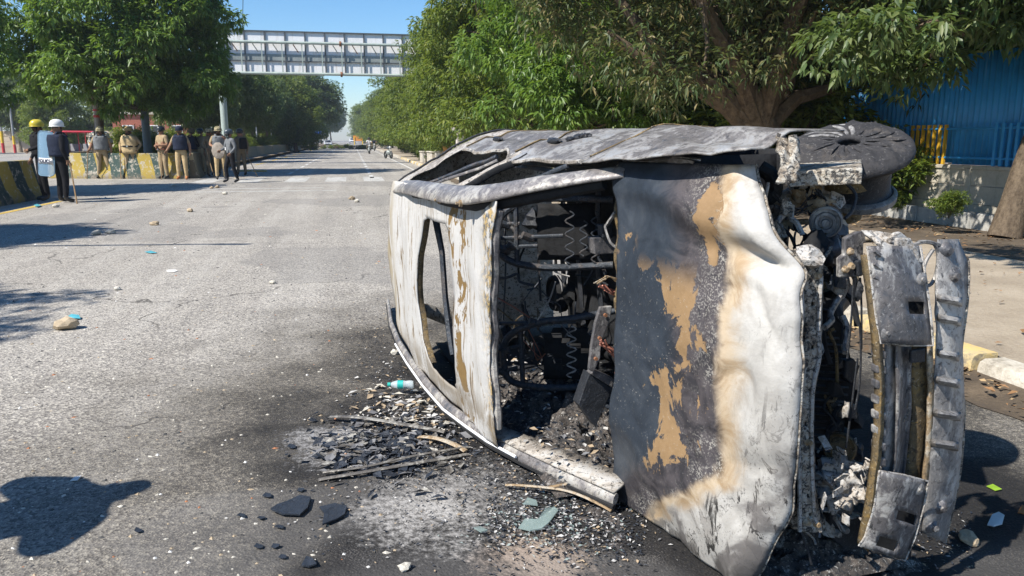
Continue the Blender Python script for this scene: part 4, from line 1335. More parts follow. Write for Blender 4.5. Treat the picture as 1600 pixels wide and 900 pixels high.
t, J = person(p, -2.4, 1.82, dict(elR=(-.27, .03, 1.15), wrR=(-.27, -.06, .93), haR=(-.27, -.1, .85), anL=(.17, 0, .085), toL=(.19, -.16, .045)),
              dict(torso=M_darkkh, legs=M_darkkh, shoe=M_leather), 'person with a black backpack seen from behind at the right end of the group', GP, 1.08, True)
helmet(t, J, M_hblk, .015)
m = MB(); m.box((0, .24, 1.22), (.30, .18, .42), taper=.85); m.build('backpack', M_blackc, parent=t, bevel=.05)
hw = in_world(t, J, 'haL'); stick((p.x + .3, p.y - .2, .85), (p.x + .75, p.y - .45, .0), 'cane of the person with the backpack')
# riders far down the road
SEAT = dict(pelvis=(0, 0, .78), spine=(0, .0, .96), chest=(0, -.03, 1.16), neck=(0, -.03, 1.32), head=(0, -.05, 1.415), top=(0, -.05, 1.52),
            shL=(.185, -.03, 1.245), elL=(.27, -.2, 1.05), wrL=(.30, -.42, 1.0), haL=(.31, -.5, 1.0), shR=(-.185, -.03, 1.245), elR=(-.27, -.2, 1.05), wrR=(-.30, -.42, 1.0), haR=(-.31, -.5, 1.0),
            hiL=(.1, -.02, .75), knL=(.2, -.38, .66), anL=(.19, -.25, .3), toL=(.2, -.4, .26), hiR=(-.1, -.02, .75), knR=(-.2, -.38, .66), anR=(-.19, -.25, .3), toR=(-.2, -.4, .26))
for bp, mt, hm, lab in ((BIKE1, M_whitec, M_hblk, 'rider in white on the nearer motorbike'), (BIKE2, M_navy, M_hblk, 'rider in dark clothes on the farther motorbike')):
    q = Matrix.Rotation(RZ, 3, 'Z') @ Vector((0, .28, .12))
    t, J = person(bp + q, RZ, 1.72, SEAT, dict(torso=mt, legs=M_darkkh, shoe=M_leather), lab, 'motorbike riders', 1.0)
    helmet(t, J, hm, .01)
# onlooker outside the frame at left: his shadow falls across the near road
t, J = person((-2.82, 2.02, 0), -.9, 1.76, dict(elR=(-.36, .0, 1.24), wrR=(-.2, -.16, 1.42), haR=(-.14, -.2, 1.48), elL=(.36, .0, 1.24), wrL=(.2, -.16, 1.42), haL=(.14, -.2, 1.48)),
              dict(torso=M_greyc, legs=M_navy, shoe=M_leather), 'onlooker out of frame at left whose shadow falls on the near road', None, 1.25, True, True)
# ================================================================== the burnt car, lying on its right side
CS, CA, CT = .95, 1.267, -.026
CO = Vector((1.3496, 2.8448, .7276))
cF = Vector((math.cos(CA), -math.sin(CA), 0)); cU0 = Vector((-math.sin(CA), -math.cos(CA), 0)); cZ = Vector((0, 0, 1))
cU = cU0 * math.cos(CT) + cZ * math.sin(CT); cL = cZ * math.cos(CT) - cU0 * math.sin(CT)
CM = Matrix((cF, cL, cU)).transposed()
car = empty('burnt_car')
car.matrix_world = Matrix.Translation(CO) @ CM.to_4x4() @ Matrix.Scale(CS, 4)
tag(car, 'burnt out hatchback lying on its side in the road, paint burnt white and brown', 'car')
CMi = CM.transposed()
def loc_ray(px, py):
    return CMi @ (cam.location - CO) / CS, CMi @ ray(px, py)
def PL(px, py, p0, n):                   # point of the car surface p0,n seen in that direction
    o, d = loc_ray(px, py)
    n = Vector(n)
    t = (Vector(p0) - o).dot(n) / d.dot(n)
    return o + d * t
def PX(px, py, x): return PL(px, py, (x, 0, 0), (1, 0, 0))
def PY(px, py, y): return PL(px, py, (0, y, 0), (0, 1, 0))
def PZ(px, py, z): return PL(px, py, (0, 0, z), (0, 0, 1))

# ---- burnt metal materials (colours follow the burn pattern on the steel)
def speckle(t, c, scale, lo, hi):
    return t.ss(t.noise(c, scale, 5, .75, .6), lo, hi)
def burnt(name, dark, grey, pale, tan, wpale=.5, wtan=.25, wsoot=.35, scale=1.0, stretch=(1, 1, 1), rough=.75, metal=.0, sp=.5, wrim=.35, bmp=.6):
    t = NT(name)
    c0 = t.co()
    c = t.sc(c0, *stretch)
    a = t.noise(c, 2.6 * scale, 6, .62, .8)
    b = t.noise(c, 9 * scale, 6, .68, 1.2)
    d = t.noise(c, 34 * scale, 5, .7)
    e = t.noise(c0, 130, 3, .6)
    f = t.ma('ADD', t.ma('MULTIPLY', a, .6), t.ma('MULTIPLY', b, .4))
    g = t.ma('ADD', t.ma('MULTIPLY', b, .6), t.ma('MULTIPLY', d, .4))
    col = t.ramp(f, [(.28, dark), (.5, grey), (.75, tuple(min(1, x * 1.5) for x in grey))])
    col = t.mix(t.ss(f, .72 - wpale * .5, .80 - wpale * .5), col, t.mix(d, tuple(x * .78 for x in pale), pale))
    # rusty rims between burnt zones, then flakes of bare primer
    rim = t.ma('MULTIPLY', t.ss(f, .60 - wpale * .5, .70 - wpale * .5), t.ss(f, .86 - wpale * .5, .76 - wpale * .5))
    col = t.mix(t.ma('MULTIPLY', rim, wrim), col, tan)
    col = t.mix(t.ss(g, .80 - wtan * .5, .83 - wtan * .5), col, t.mix(d, tan, tuple(x * .6 for x in tan)))
    col = t.mix(t.ma('MULTIPLY', t.ss(t.noise(c, 5 * scale, 6, .72, 1.5), .78 - wsoot * .5, .84 - wsoot * .5), .92), col, dark)
    col = t.mix(t.ma('MULTIPLY', speckle(t, c0, 48, .545, .60), sp), col, (.012, .012, .013))
    col = t.mix(t.ma('MULTIPLY', speckle(t, c0, 85, .58, .64), sp * .7), col, tuple(min(.85, x * 1.1) for x in pale))
    h = t.ma('ADD', t.ma('MULTIPLY', b, .5), t.ma('ADD', t.ma('MULTIPLY', d, .35), t.ma('MULTIPLY', e, .12)))
    rg = t.n('ShaderNodeMapRange', {'Value': d, 'To Min': rough - .18, 'To Max': min(1, rough + .15)}).outputs[0]
    return t.fin(col, rg, metal, t.bump(h, bmp, .014), .35)
ASH = (.70, .675, .62); TAN = (.40, .235, .085); BLK = (.014, .014, .016); GREY = (.12, .13, .15)
M_side = burnt('burnt_side', (.05, .052, .058), (.115, .128, .155), (.36, .365, .37), (.30, .215, .11), .52, .14, .26, 1.7, (.8, 1, 1.2), .42, .12, .5, .25, .45)
M_quarter = burnt('burnt_quarter', (.09, .09, .095), (.22, .225, .235), (.47, .455, .43), (.34, .24, .12), .56, .10, .22, 2.2, (1, 1, .8), .6, 0, .9, .3)
M_rail = burnt('burnt_rail', (.05, .05, .055), (.20, .21, .235), (.50, .49, .46), (.33, .22, .11), .48, .08, .26, 1.8, (1.2, 1, 1), .38, .2, .5, .2, .3)
M_inner = burnt('sooty_inner', (.006, .006, .007), (.013, .014, .016), (.09, .09, .09), (.05, .033, .02), .05, .05, .5, 1.6, (1, 1, 1), .85, 0, .06, .3, .5)
M_tube = burnt('sooty_tube', (.014, .016, .020), (.045, .055, .07), (.30, .30, .29), (.16, .11, .07), .22, .1, .3, 3.0, (1, 1, 1), .55, .2, .5)
M_spk = burnt('speckled_bracket', (.03, .03, .032), (.20, .20, .20), (.48, .465, .42), (.36, .24, .11), .55, .14, .55, 5.5, (1, 1, 1), .7, 0, .95)
M_beam = burnt('burnt_beam', (.03, .031, .034), (.12, .125, .14), (.46, .455, .44), (.24, .16, .08), .42, .08, .36, 3.0, (1, .6, 1), .45, .25, .5, .15, .3)
M_beamp = burnt('burnt_beam_pale', (.05, .05, .053), (.23, .235, .245), (.47, .465, .45), (.27, .19, .10), .48, .06, .34, 3.0, (1, .55, 1), .5, .15, .5, .15, .3)
M_brown = burnt('scorched_brown', (.03, .024, .018), (.13, .095, .05), (.42, .38, .30), (.30, .19, .06), .22, .45, .3, 3.0, (1, 1, 1), .75, 0, .7)
M_rim = burnt('burnt_wheel', (.022, .022, .024), (.034, .033, .035), (.30, .29, .275), (.12, .10, .08), .12, .0, .35, 2.2, (1, 1, 1), .8, 0, .45)
M_ashy = burnt('ash_white', (.05, .05, .05), (.32, .315, .30), (.52, .51, .49), (.40, .30, .20), .6, .16, .45, 6, (1, 1, 1), .95, 0, .8)
M_tanmetal = burnt('tan_metal', (.06, .045, .03), (.26, .19, .12), (.46, .41, .33), (.40, .27, .13), .5, .4, .3, 4, (1, 1, 1), .7, 0, .6)
M_copper = simple('copper_wire', (.34, .14, .10), .5, .3)
M_rubber = simple('charred_rubber', (.012, .012, .013), .8, 0, .3, 20, .5)
M_char = burnt('charred_plastic', (.008, .008, .009), (.024, .027, .033), (.22, .22, .22), (.08, .05, .03), .08, .05, .3, 3, (1, 1, 1), .5, 0, .4)

# roof: ash white with brown flakes and long drip streaks across the car
def roof_mat():
    t = NT('burnt_roof')
    c = t.co()
    x, y, z = t.sep(c)
    st = t.noise(t.sc(c, 9, 1.1, 1), 1.6, 6, .6, .6)
    st2 = t.noise(t.sc(c, 22, 2.0, 1), 1.5, 5, .65, .8)
    a = t.noise(c, 3.0, 6, .65, .8); d = t.noise(c, 40, 4, .7)
    col = t.mix(d, (.43, .422, .41), (.52, .512, .495))
    col = t.mix(t.ma('MULTIPLY', t.ss(st, .50, .66), .55), col, (.36, .345, .315))
    col = t.mix(t.ma('MULTIPLY', t.ss(st2, .555, .62), .85), col, (.25, .18, .10))
    col = t.mix(t.ma('MULTIPLY', t.ss(st2, .61, .66), .9), col, (.07, .055, .04))
    # brown flaked primer along the strip in front of the hole
    strip = t.ma('MULTIPLY', t.ss(x, -1.42, -1.24), t.ss(x, -.98, -1.14))
    fl = t.noise(t.sc(c, 2.6, 1.5, 1), 3.2, 7, .66, .6)
    thr = t.ma('ADD', fl, t.ma('MULTIPLY', strip, .155))
    thr = t.ma('ADD', thr, t.ma('MULTIPLY', t.ss(y, -.1, -.3), t.ma('MULTIPLY', strip, .03)))
    fk = t.ss(thr, .665, .685)
    col = t.mix(fk, col, t.mix(d, (.15, .095, .036), (.25, .16, .062)))
    front = t.ss(x, -.93, -.80)
    col = t.mix(t.ma('MULTIPLY', front, t.ss(t.noise(c, 14, 5, .7), .42, .56)), col, t.mix(t.ss(d, .45, .55), (.10, .105, .11), (.42, .30, .13)))
    edge = t.ma('MULTIPLY', t.ss(y, -.40, -.56), t.ss(a, .42, .55))
    col = t.mix(t.ma('MULTIPLY', edge, .7), col, (.20, .16, .11))
    rear = t.ma('MULTIPLY', t.ss(x, -2.45, -2.62), t.ss(t.noise(t.sc(c, 6, 1.5, 1), 2.0, 5, .6), .38, .55))
    col = t.mix(t.ma('MULTIPLY', rear, .8), col, (.32, .26, .16))
    col = t.mix(t.ma('MULTIPLY', speckle(t, c, 50, .63, .70), .8), col, (.05, .045, .04))
    h = t.ma('ADD', t.ma('MULTIPLY', st, .9), t.ma('ADD', t.ma('MULTIPLY', d, .25), t.ma('MULTIPLY', fk, -.5)))
    return t.fin(col, .72, 0, t.bump(h, .5, .015), .3)
M_roof = roof_mat()

# hood: blue-grey scale at the back, brown flakes, tan rim, ash white towards the nose and the ground side
def hood_mat():
    t = NT('burnt_hood')
    c = t.co()
    x, y, z = t.sep(c)
    a = t.noise(c, 2.2, 6, .6, .6); b = t.noise(c, 7.5, 6, .66, 1.0); d = t.noise(c, 36, 5, .7); e = t.noise(c, 140, 3, .6)
    w = t.ma('ADD', t.ma('MULTIPLY', t.ma('SUBTRACT', a, .5), .22), t.ma('MULTIPLY', t.ma('SUBTRACT', b, .5), .10))
    # front measure: grows to the nose and to the ground side
    low = t.ma('MAXIMUM', t.ma('SUBTRACT', -.36, y), 0.0)
    m_ = t.ma('ADD', t.ma('ADD', x, t.ma('MULTIPLY', low, 1.25)), w)
    up = t.ma('MAXIMUM', t.ma('SUBTRACT', y, .35), 0.0)
    m_ = t.ma('ADD', m_, t.ma('MULTIPLY', up, .25))
    blue = t.ramp(t.ma('ADD', t.ma('MULTIPLY', a, .5), t.ma('MULTIPLY', b, .5)), [(.3, (.012, .016, .022)), (.5, (.026, .034, .046)), (.7, (.060, .070, .084))])
    purp = t.mix(t.ss(b, .4, .6), (.030, .028, .032), (.075, .066, .070))
    col = t.mix(t.ss(m_, .02, .16), blue, purp)
    # fine pale dusting near the border
    dust = t.ma('MULTIPLY', t.ss(m_, .12, .31), t.ss(t.ma('ADD', e, t.ma('MULTIPLY', d, .6)), .80, .90))
    col = t.mix(t.ma('MULTIPLY', dust, t.ma('MULTIPLY', t.ss(t.noise(c, 5, 4, .6, .8), .40, .62), .8)), col, (.38, .36, .32))
    tanz = t.mix(t.ss(b, .35, .65), (.32, .225, .13), (.47, .38, .27))
    col = t.mix(t.ss(m_, .295, .355), col, tanz)
    white = t.mix(t.ss(b, .32, .68), (.33, .315, .29), (.47, .455, .425))
    white = t.mix(t.ma('MULTIPLY', t.ss(y, -.05, .35), t.ss(d, .2, .8)), white, (.49, .475, .445))
    col = t.mix(t.ss(m_, .36, .45), col, white)
    # smoky bands and burnt bubbles in the white part
    swirl = t.noise(t.sc(c, 1.5, .8, 1), 3.3, 5, .6, 2.2)
    zone = t.ss(m_, .37, .47)
    lowz = t.ss(y, .05, -.35)
    col = t.mix(t.ma('MULTIPLY', t.ma('MULTIPLY', t.ss(swirl, .50, .60), zone), t.ma('ADD', .28, t.ma('MULTIPLY', lowz, .55))), col, (.25, .235, .215))
    line = t.ma('ABSOLUTE', t.ma('SUBTRACT', swirl, .55))
    col = t.mix(t.ma('MULTIPLY', t.ma('MULTIPLY', t.ss(line, .012, .003), zone), t.ma('MULTIPLY', lowz, .9)), col, (.05, .045, .04))
    bub = t.noise(t.sc(c, 1.6, .7, 1), 21, 5, .75, 1.2)
    bl = t.noise(c, 4.0, 3, .5)
    col = t.mix(t.ma('MULTIPLY', t.ma('MULTIPLY', t.ss(bub, .56, .60), zone), t.ma('MULTIPLY', t.ss(bl, .42, .54), t.ss(y, .30, .0))), col, (.02, .019, .018))
    sp_ = t.ma('MULTIPLY', t.ma('MULTIPLY', t.ss(t.ma('ADD', e, t.ma('MULTIPLY', b, .5)), .82, .92), zone), lowz)
    col = t.mix(t.ma('MULTIPLY', sp_, .55), col, (.10, .095, .09))
    chn = t.noise(t.sc(c, 15, 3.2, 1), 1.5, 6, .72, .8)
    msk = t.noise(t.sc(c, 3.0, .9, 1), 1.9, 3, .5, .4)
    col = t.mix(t.ma('MULTIPLY', t.ma('MULTIPLY', t.ss(chn, .555, .585), t.ss(msk, .47, .54)), t.ma('MULTIPLY', zone, t.ma('ADD', .35, t.ma('MULTIPLY', lowz, .65)))), col, (.028, .026, .024))
    smk = t.noise(t.sc(c, 1.6, 1.0, 1), 2.2, 5, .6, 1.0)
    col = t.mix(t.ma('MULTIPLY', t.ma('MULTIPLY', t.ss(smk, .47, .60), zone), t.ma('MULTIPLY', lowz, .9)), col, (.11, .10, .095))
    # brown primer flakes in a ragged band down the middle of the dark part
    bx = t.ma('ADD', t.ma('MULTIPLY', y, .14), .11)
    band = t.ma('ABSOLUTE', t.ma('SUBTRACT', t.ma('SUBTRACT', x, bx), t.ma('MULTIPLY', t.ma('SUBTRACT', a, .5), .55)))
    fl = t.noise(t.sc(c, 1.6, .9, 1), 5.2, 8, .68, .5)
    yb = t.ma('MULTIPLY', t.ss(y, .36, .22), t.ss(y, -.58, -.42))
    fk = t.ma('MULTIPLY', t.ss(t.ma('SUBTRACT', fl, t.ma('MULTIPLY', band, .95)), .442, .455), yb)
    xb = t.ma('ABSOLUTE', t.ma('SUBTRACT', x, t.ma('ADD', .232, t.ma('MULTIPLY', t.ma('SUBTRACT', b, .5), .08))))
    fk2 = t.ma('MULTIPLY', t.ss(t.ma('ADD', xb, t.ma('MULTIPLY', t.ma('SUBTRACT', fl, .52), -.30)), .034, .026), t.ma('MULTIPLY', t.ss(y, .27, .30), t.ss(y, .64, .60)))
    xr = t.ma('MULTIPLY', t.ss(x, -.12, -.20), t.ss(y, .25, .4))
    fk3 = t.ma('MULTIPLY', t.ss(fl, .585, .60), xr)
    rust = t.mix(d, (.215, .135, .065), (.32, .21, .11))
    flk = t.ma('MAXIMUM', t.ma('MAXIMUM', fk, fk2), fk3)
    col = t.mix(flk, col, rust)
    col = t.mix(t.ma('MULTIPLY', t.ma('MULTIPLY', t.ss(e, .60, .66), t.ss(d, .5, .6)), t.ma('MULTIPLY', yb, .5)), col, (.40, .38, .34))
    edge = t.ma('MULTIPLY', t.ss(y, -.60, -.72), t.ss(b, .45, .58))
    col = t.mix(t.ma('MULTIPLY', edge, .8), col, (.06, .055, .05))
    h = t.ma('ADD', t.ma('MULTIPLY', d, .3), t.ma('ADD', t.ma('MULTIPLY', e, .1), t.ma('ADD', t.ma('MULTIPLY', flk, -.45), t.ma('MULTIPLY', swirl, .5))))
    rg = t.n('ShaderNodeMapRange', {'Value': m_, 'From Min': .05, 'From Max': .4, 'To Min': .46, 'To Max': .72}).outputs[0]
    return t.fin(col, rg, 0, t.bump(h, .45, .012), .4)
M_hood = hood_mat()
nz = lambda x, y, z=0: mnoise.noise(Vector((x, y, z)))

# ---- roof panel with its open hatch
def interp(v, xs, ys): return float(np.interp(v, xs, ys))
ys_ = [-.66, -.50, -.37, -.20, 0, .16, .33, .47, .52]
X_front = [-.84, -.80, -.82, -.85, -.80, -.755, -.72, -.69, -.69]
X_rear = [-2.22, -2.55, -2.74, -2.80, -2.80, -2.76, -2.68, -2.60, -2.56]
H_f = [-1.42, -1.36, -1.33, -1.325, -1.32, -1.325, -1.33, -1.36, -1.36]
H_r = [-1.52, -1.88, -2.02, -2.06, -2.01, -1.94, -1.84, -1.6, -1.5]
def roof_pt(x, y):
    z = 1.36 + (-.85 - x) * (.11 / 1.45)
    e = abs(y + .06) / .6
    z -= .10 * max(0, e - .55) ** 1.6
    z += .010 * math.sin(x * 19 + .6 * nz(y * 2, 1)) * interp(x, [-2.8, -2.0, -1.95, -.7], [1, 1, .2, .2])
    z += .022 * nz(x * 2.2, y * 2.0, 3) + .008 * nz(x * 7, y * 5, 9)
    z -= .03 * math.exp(-((x + .86) / .05) ** 2) * (.5 + nz(y * 3, 4))
    rg = 1 - abs(nz(x * 2.2, y * 1.6 + 2, 8)) * 2
    z -= .022 * max(0, rg - .6)
    return Vector((x, y, z))
NY = 56
N1, N2, N3 = 12, 8, 16
m = MB()
rows = []
for j in range(NY + 1):
    y = -.66 + 1.17 * j / NY
    xf, xr, hf, hr = (interp(y, ys_, q) for q in (X_front, X_rear, H_f, H_r))
    # rounded ends of the hatch
    def shrink(d): return 1 if d > .045 else .55 + .45 * math.sqrt(max(0.0, 1 - (1 - d / .045) ** 2))
    if -.53 <= y <= .345:
        k = min(shrink(y + .53), shrink(.345 - y)); c_ = (hf + hr) / 2
        hf, hr = c_ + (hf - c_) * k, c_ + (hr - c_) * k
    xs = [xf + (hf - xf) * i / N1 for i in range(N1)] + [hf + (hr - hf) * i / N2 for i in range(N2)] + [hr + (xr - hr) * i / N3 for i in range(N3 + 1)]
    xs[0] += .014 * nz(y * 16, 3.3)
    rows.append((y, xs))
nx = N1 + N2 + N3 + 1
for y, xs in rows:
    for x in xs: m.v.append(tuple(roof_pt(x, y)))
for j in range(NY):
    y = (rows[j][0] + rows[j + 1][0]) / 2
    for i in range(nx - 1):
        if N1 <= i < N1 + N2 and -.53 < y < .345: continue
        m.f.append([j * nx + i, j * nx + i + 1, (j + 1) * nx + i + 1, (j + 1) * nx + i]); m.m.append(0)
roof = m.build('roof', M_roof, parent=car, solid=.005, angle=60)
# folded lip round the hatch and header under the front edge
m = MB()
lip = []
for q in range(25):
    y = .33 - .85 * q / 24; lip.append(roof_pt(interp(y, ys_, H_r) - .006, y) - Vector((0, 0, .02)))
m.tube(lip, .014, 6, flat=(.5, 1.3, (0, 0, 1)))
m.build('hatch_lip', M_brown, parent=roof)
m = MB()
lip = [roof_pt(interp(.33 - .85 * q / 24, ys_, H_f) + .004, .33 - .85 * q / 24) - Vector((0, 0, .022)) for q in range(25)]
m.tube(lip, .014, 6, flat=(.5, 1.3, (0, 0, 1)))
m.build('hatch_lip', M_brown, parent=roof)
m = MB()
m.tube([roof_pt(interp(y, ys_, X_front) - .014 + .008 * nz(y * 14, 2), y) - Vector((0, 0, .024)) for y in np.linspace(.47, -.56, 26)], [.018 + .006 * nz(k * .9, 1) for k in range(26)], 7)
m.build('header_rail', M_rail, parent=roof)
# a bent cross strut seen in the hatch
m = MB()
m.tube([(-2.0, .34, 1.33), (-1.93, .12, 1.31), (-1.94, -.15, 1.30), (-1.86, -.36, 1.30), (-1.80, -.47, 1.30)], [.022, .018, .018, .022, .016], 6)
m.tube([(-1.66, .35, 1.30), (-1.62, .1, 1.24), (-1.6, -.2, 1.2), (-1.7, -.42, 1.1)], .02, 6)
m.build('roof_bow', M_tube, parent=roof)

# ---- upper (left) flank
def flank_y(x, z):
    y = interp(z, [.15, .28, .45, .70, .85, 1.0, 1.15, 1.28, 1.36, 1.44], [.73, .77, .79, .79, .745, .685, .62, .55, .51, .45])
    y += .03 * interp(x, [-2.9, -2.3, -1.5], [1, 1, 0]) * interp(z, [.5, .8, 1.2], [.3, 1, .3])
    y -= .07 * interp(x, [-3.2, -2.75], [1, 0]) + .02 * interp(x, [-.2, .4], [0, 1])
    y += .02 * nz(x * 1.7, z * 2.1, 5) + .009 * nz(x * 5, z * 6, 7)
    rg = 1 - abs(nz(x * 1.9 + 1, z * 2.6, 3)) * 2
    y -= .030 * max(0, rg - .6)
    y -= .030 * math.exp(-((z - .78) / .05) ** 2) * (.5 + .5 * math.sin(x * 2.5))          # swage line
    return y
def flank(name, x0, x1, z0f, z1f, nu, nv, mat, solid=.006, off=0):
    m = MB()
    def fn(s, q):
        x = x0 + (x1 - x0) * s
        z0, z1 = z0f(x), z1f(x)
        z = z0 + (z1 - z0) * q
        return (x, flank_y(x, z) + off, z)
    m.grid(nu, nv, fn)
    return m.build(name, mat, parent=car, solid=solid, angle=70)
waist = lambda x: 1.02 + .012 * nz(x * 4, 1) - .06 * math.exp(-((x + 1.75) / .2) ** 2) + .05 * math.exp(-((x + 1.35) / .12) ** 2)
rail_z = lambda x: interp(x, [-2.62, -1.4, -.85, -.7, -.62, -.35], [1.40, 1.385, 1.36, 1.33, 1.28, 1.0])
tail_x = lambda z: interp(z, [.2, .7, 1.15, 1.36, 1.47], [-3.08, -3.18, -3.08, -2.9, -2.76])
m = MB()
def qf(s, q):
    z = .25 + 1.21 * q
    x = -2.50 + (tail_x(z) + 2.50) * s
    return (x, flank_y(x, z), z)
m.grid(16, 34, qf); rq = m.build('rear_quarter', M_quarter, parent=car, solid=.006, angle=70)
m = MB(); m.tube([(-2.72 - .1 * math.sin(q * 3), flank_y(-2.75, .3 + 1.12 * q) + .008, .3 + 1.12 * q) for q in np.linspace(0, 1, 24)], .008, 5); m.build('tail_seam', M_char, parent=rq)
rd = flank('rear_door', -2.485, -1.452, lambda x: .25, waist, 28, 26, M_side)
fd = flank('front_door', -1.44, -.46, lambda x: .25, waist, 28, 26, M_side)
fe = flank('front_fender', -.448, .40, lambda x: interp(x, [-.45, -.30, -.1, .1, .3, .4], [.26, .48, .60, .62, .56, .5]), lambda x: interp(x, [-.45, -.3, 0, .4], [1.04, 1.02, .97, .86]), 26, 16, M_side, off=.004)
# rusty seam flanges where the panels meet
for x in (-2.493, -1.446, -.454):
    m = MB(); m.tube([(x, flank_y(x, z) + .008, z) for z in np.linspace(.3, 1.0, 16)], .005, 5); m.build('panel_seam', M_brown, parent=car)
m = MB(); m.tube([(x, flank_y(x, waist(x)) - .003, waist(x)) for x in np.linspace(-2.5, -.5, 40)], .010, 6); m.build('window_ledge', M_quarter, parent=car)
# handles and melted lumps on the doors
for d_, x, z in ((rd, -2.25, .86), (fd, -1.22, .87)):
    m = MB(); m.blob((x, flank_y(x, z) + .012, z), (.09, .015, .022), 4, .25); m.build('door_handle', M_char, parent=d_)
m = MB()
for k in range(9):
    x = -1.05 + random.uniform(-.08, .08); z = .80 + random.uniform(-.05, .05)
    m.blob((x, flank_y(x, z) + .01, z), (.028, .014, .022), k, .4)
m.build('melted_trim', M_char, parent=fd)
# pillars, roof rail and windscreen pillar of the upper side
m = MB()
m.tube([(-2.70, .44, 1.455), (-2.45, .478, 1.445), (-2.1, .492, 1.432), (-1.6, .50, 1.418), (-1.2, .508, 1.40), (-.92, .522, 1.372), (-.74, .545, 1.315), (-.55, .585, 1.19), (-.38, .618, 1.03), (-.27, .635, .93)],
       [.034, .040, .044, .046, .046, .045, .042, .036, .03, .028], 12, flat=(1.3, .5, (0, .75, .65)))
m.build('roof_rail', M_rail, parent=car, angle=70)
m = MB()
m.tube([(-2.66, .41, 1.44), (-2.1, .452, 1.405), (-1.4, .462, 1.385), (-.95, .475, 1.35), (-.76, .495, 1.30), (-.55, .54, 1.165), (-.36, .59, .98)], .03, 8)
m.build('rail_inner_flange', M_inner, parent=car)
m = MB()
for px in ((642, 301), (660, 305), (688, 313), (722, 318)):
    p = PL(*px, (-1.4, .49, 1.41), (0, .7, .7)); m.lathe([(0, 0), (.016, 0), (.016, .014), (.007, .014), (.007, .03), (0, .03)], p, (0, .1, 1), 10)
m.build('clip', M_tanmetal, parent=car)
def bar_z(name, x0, x1, w, mat, z0, z1, r=.026):
    m = MB()
    pts = []
    for q in np.linspace(0, 1, 9):
        x = x0 + (x1 - x0) * q; z = z0 + (z1 - z0) * q
        pts.append((x, flank_y(x, z) - .012, z))
    m.tube(pts, r, 8, flat=(w, .7, (0, 1, 0)))
    return m.build(name, mat, parent=car)
bar_z('centre_pillar', -1.46, -1.40, 1.7, M_quarter, 1.37, .98)
bar_z('centre_pillar_flange', -1.36, -1.29, .6, M_inner, 1.37, .98)
bar_z('rear_window_frame', -2.18, -1.72, .7, M_tube, 1.36, 1.02, .018)
bar_z('rear_window_frame', -2.06, -1.58, .4, M_rail, 1.36, 1.06, .012)
bar_z('front_window_frame', -1.02, -.62, .6, M_tube, 1.36, 1.03, .016)

# ---- lower (right) flank resting on the road
m = MB()
low = [(606, 470), (611, 505), (624, 537), (642, 566), (668, 602), (700, 638), (735, 664), (770, 688), (815, 712), (870, 738), (930, 765), (962, 780)]
lp = [PY(px, py, -.66 - .012 * (i / 11)) for i, (px, py) in enumerate(low)]
m.tube(lp, [.016, .019, .021, .023, .025, .026, .027, .027, .026, .025, .024, .02], 10, flat=(1.25, .75, (0, .4, 1)))
m.build('lower_roof_rail', M_rail, parent=car, angle=70)
m = MB()
m.tube([p + Vector((.01, -.028, .012)) for p in lp], .011, 6); m.build('drip_moulding', M_rubber, parent=car)
m = MB(); m.tube([p + Vector((.012, .004, .031)) for p in lp[2:9]], .007, 6); m.build('chrome_strip', M_steelw, parent=car)
# flat inner side of the lower windscreen pillar
m = MB()
for i, p in enumerate(lp[6:]):
    w = interp(i, [0, 2, 5], [.02, .09, .11])
    m.v += [tuple(p + Vector((0, .03, .01))), tuple(p + Vector((-w * .55, .045 + .02 * (i % 2) * .3, -w)))]
for i in range(len(lp[6:]) - 1): m.f.append([2 * i, 2 * i + 1, 2 * i + 3, 2 * i + 2]); m.m.append(0)
m.build('lower_pillar', M_quarter, parent=car, solid=.012)
m = MB()
def lowfl(s, q):
    x = -2.9 + 2.2 * s; z = .2 + .98 * q
    y = -(interp(z, [.15, .45, .7, 1.0, 1.2, 1.36], [.70, .735, .735, .71, .69, .665])) + .012 * nz(x * 3, z * 3, 2)
    return (x, max(y, -.745 + .026 * z), z)
m.grid(30, 12, lowfl); m.build('lower_side', M_inner, parent=car, solid=.012)

# ---- floor, firewall, tail
m = MB()
m.grid(44, 26, lambda s, q: (-2.75 + 2.5 * s, -.7 + 1.4 * q, .20 + .018 * math.sin(q * 40) * (1 if .1 < s < .9 else 0) + .05 * math.exp(-((q - .5) / .07) ** 2) + .012 * nz(s * 9, q * 7)))
m.build('floor_pan', M_inner, parent=car, solid=.01)
m = MB(); m.grid(12, 14, lambda s, q: (-.34 + .03 * nz(s * 4, q * 4) + .05 * s, -.68 + 1.36 * q, .2 + .72 * s)); m.build('firewall', M_inner, parent=car, solid=.012)
tail = MB()
def tl(s, q):
    z = .2 + 1.25 * s; x = tail_x(z)
    ya = flank_y(x, z)
    return (x + .02 * nz(s * 3, q * 3), -min(ya, .70) + (min(ya, .70) + ya) * q, z)
tail.grid(16, 20, tl, keep=lambda i, j: not (9 <= i <= 14 and 2 <= j <= 17))
tail.build('tailgate', M_quarter, parent=car, solid=.02)
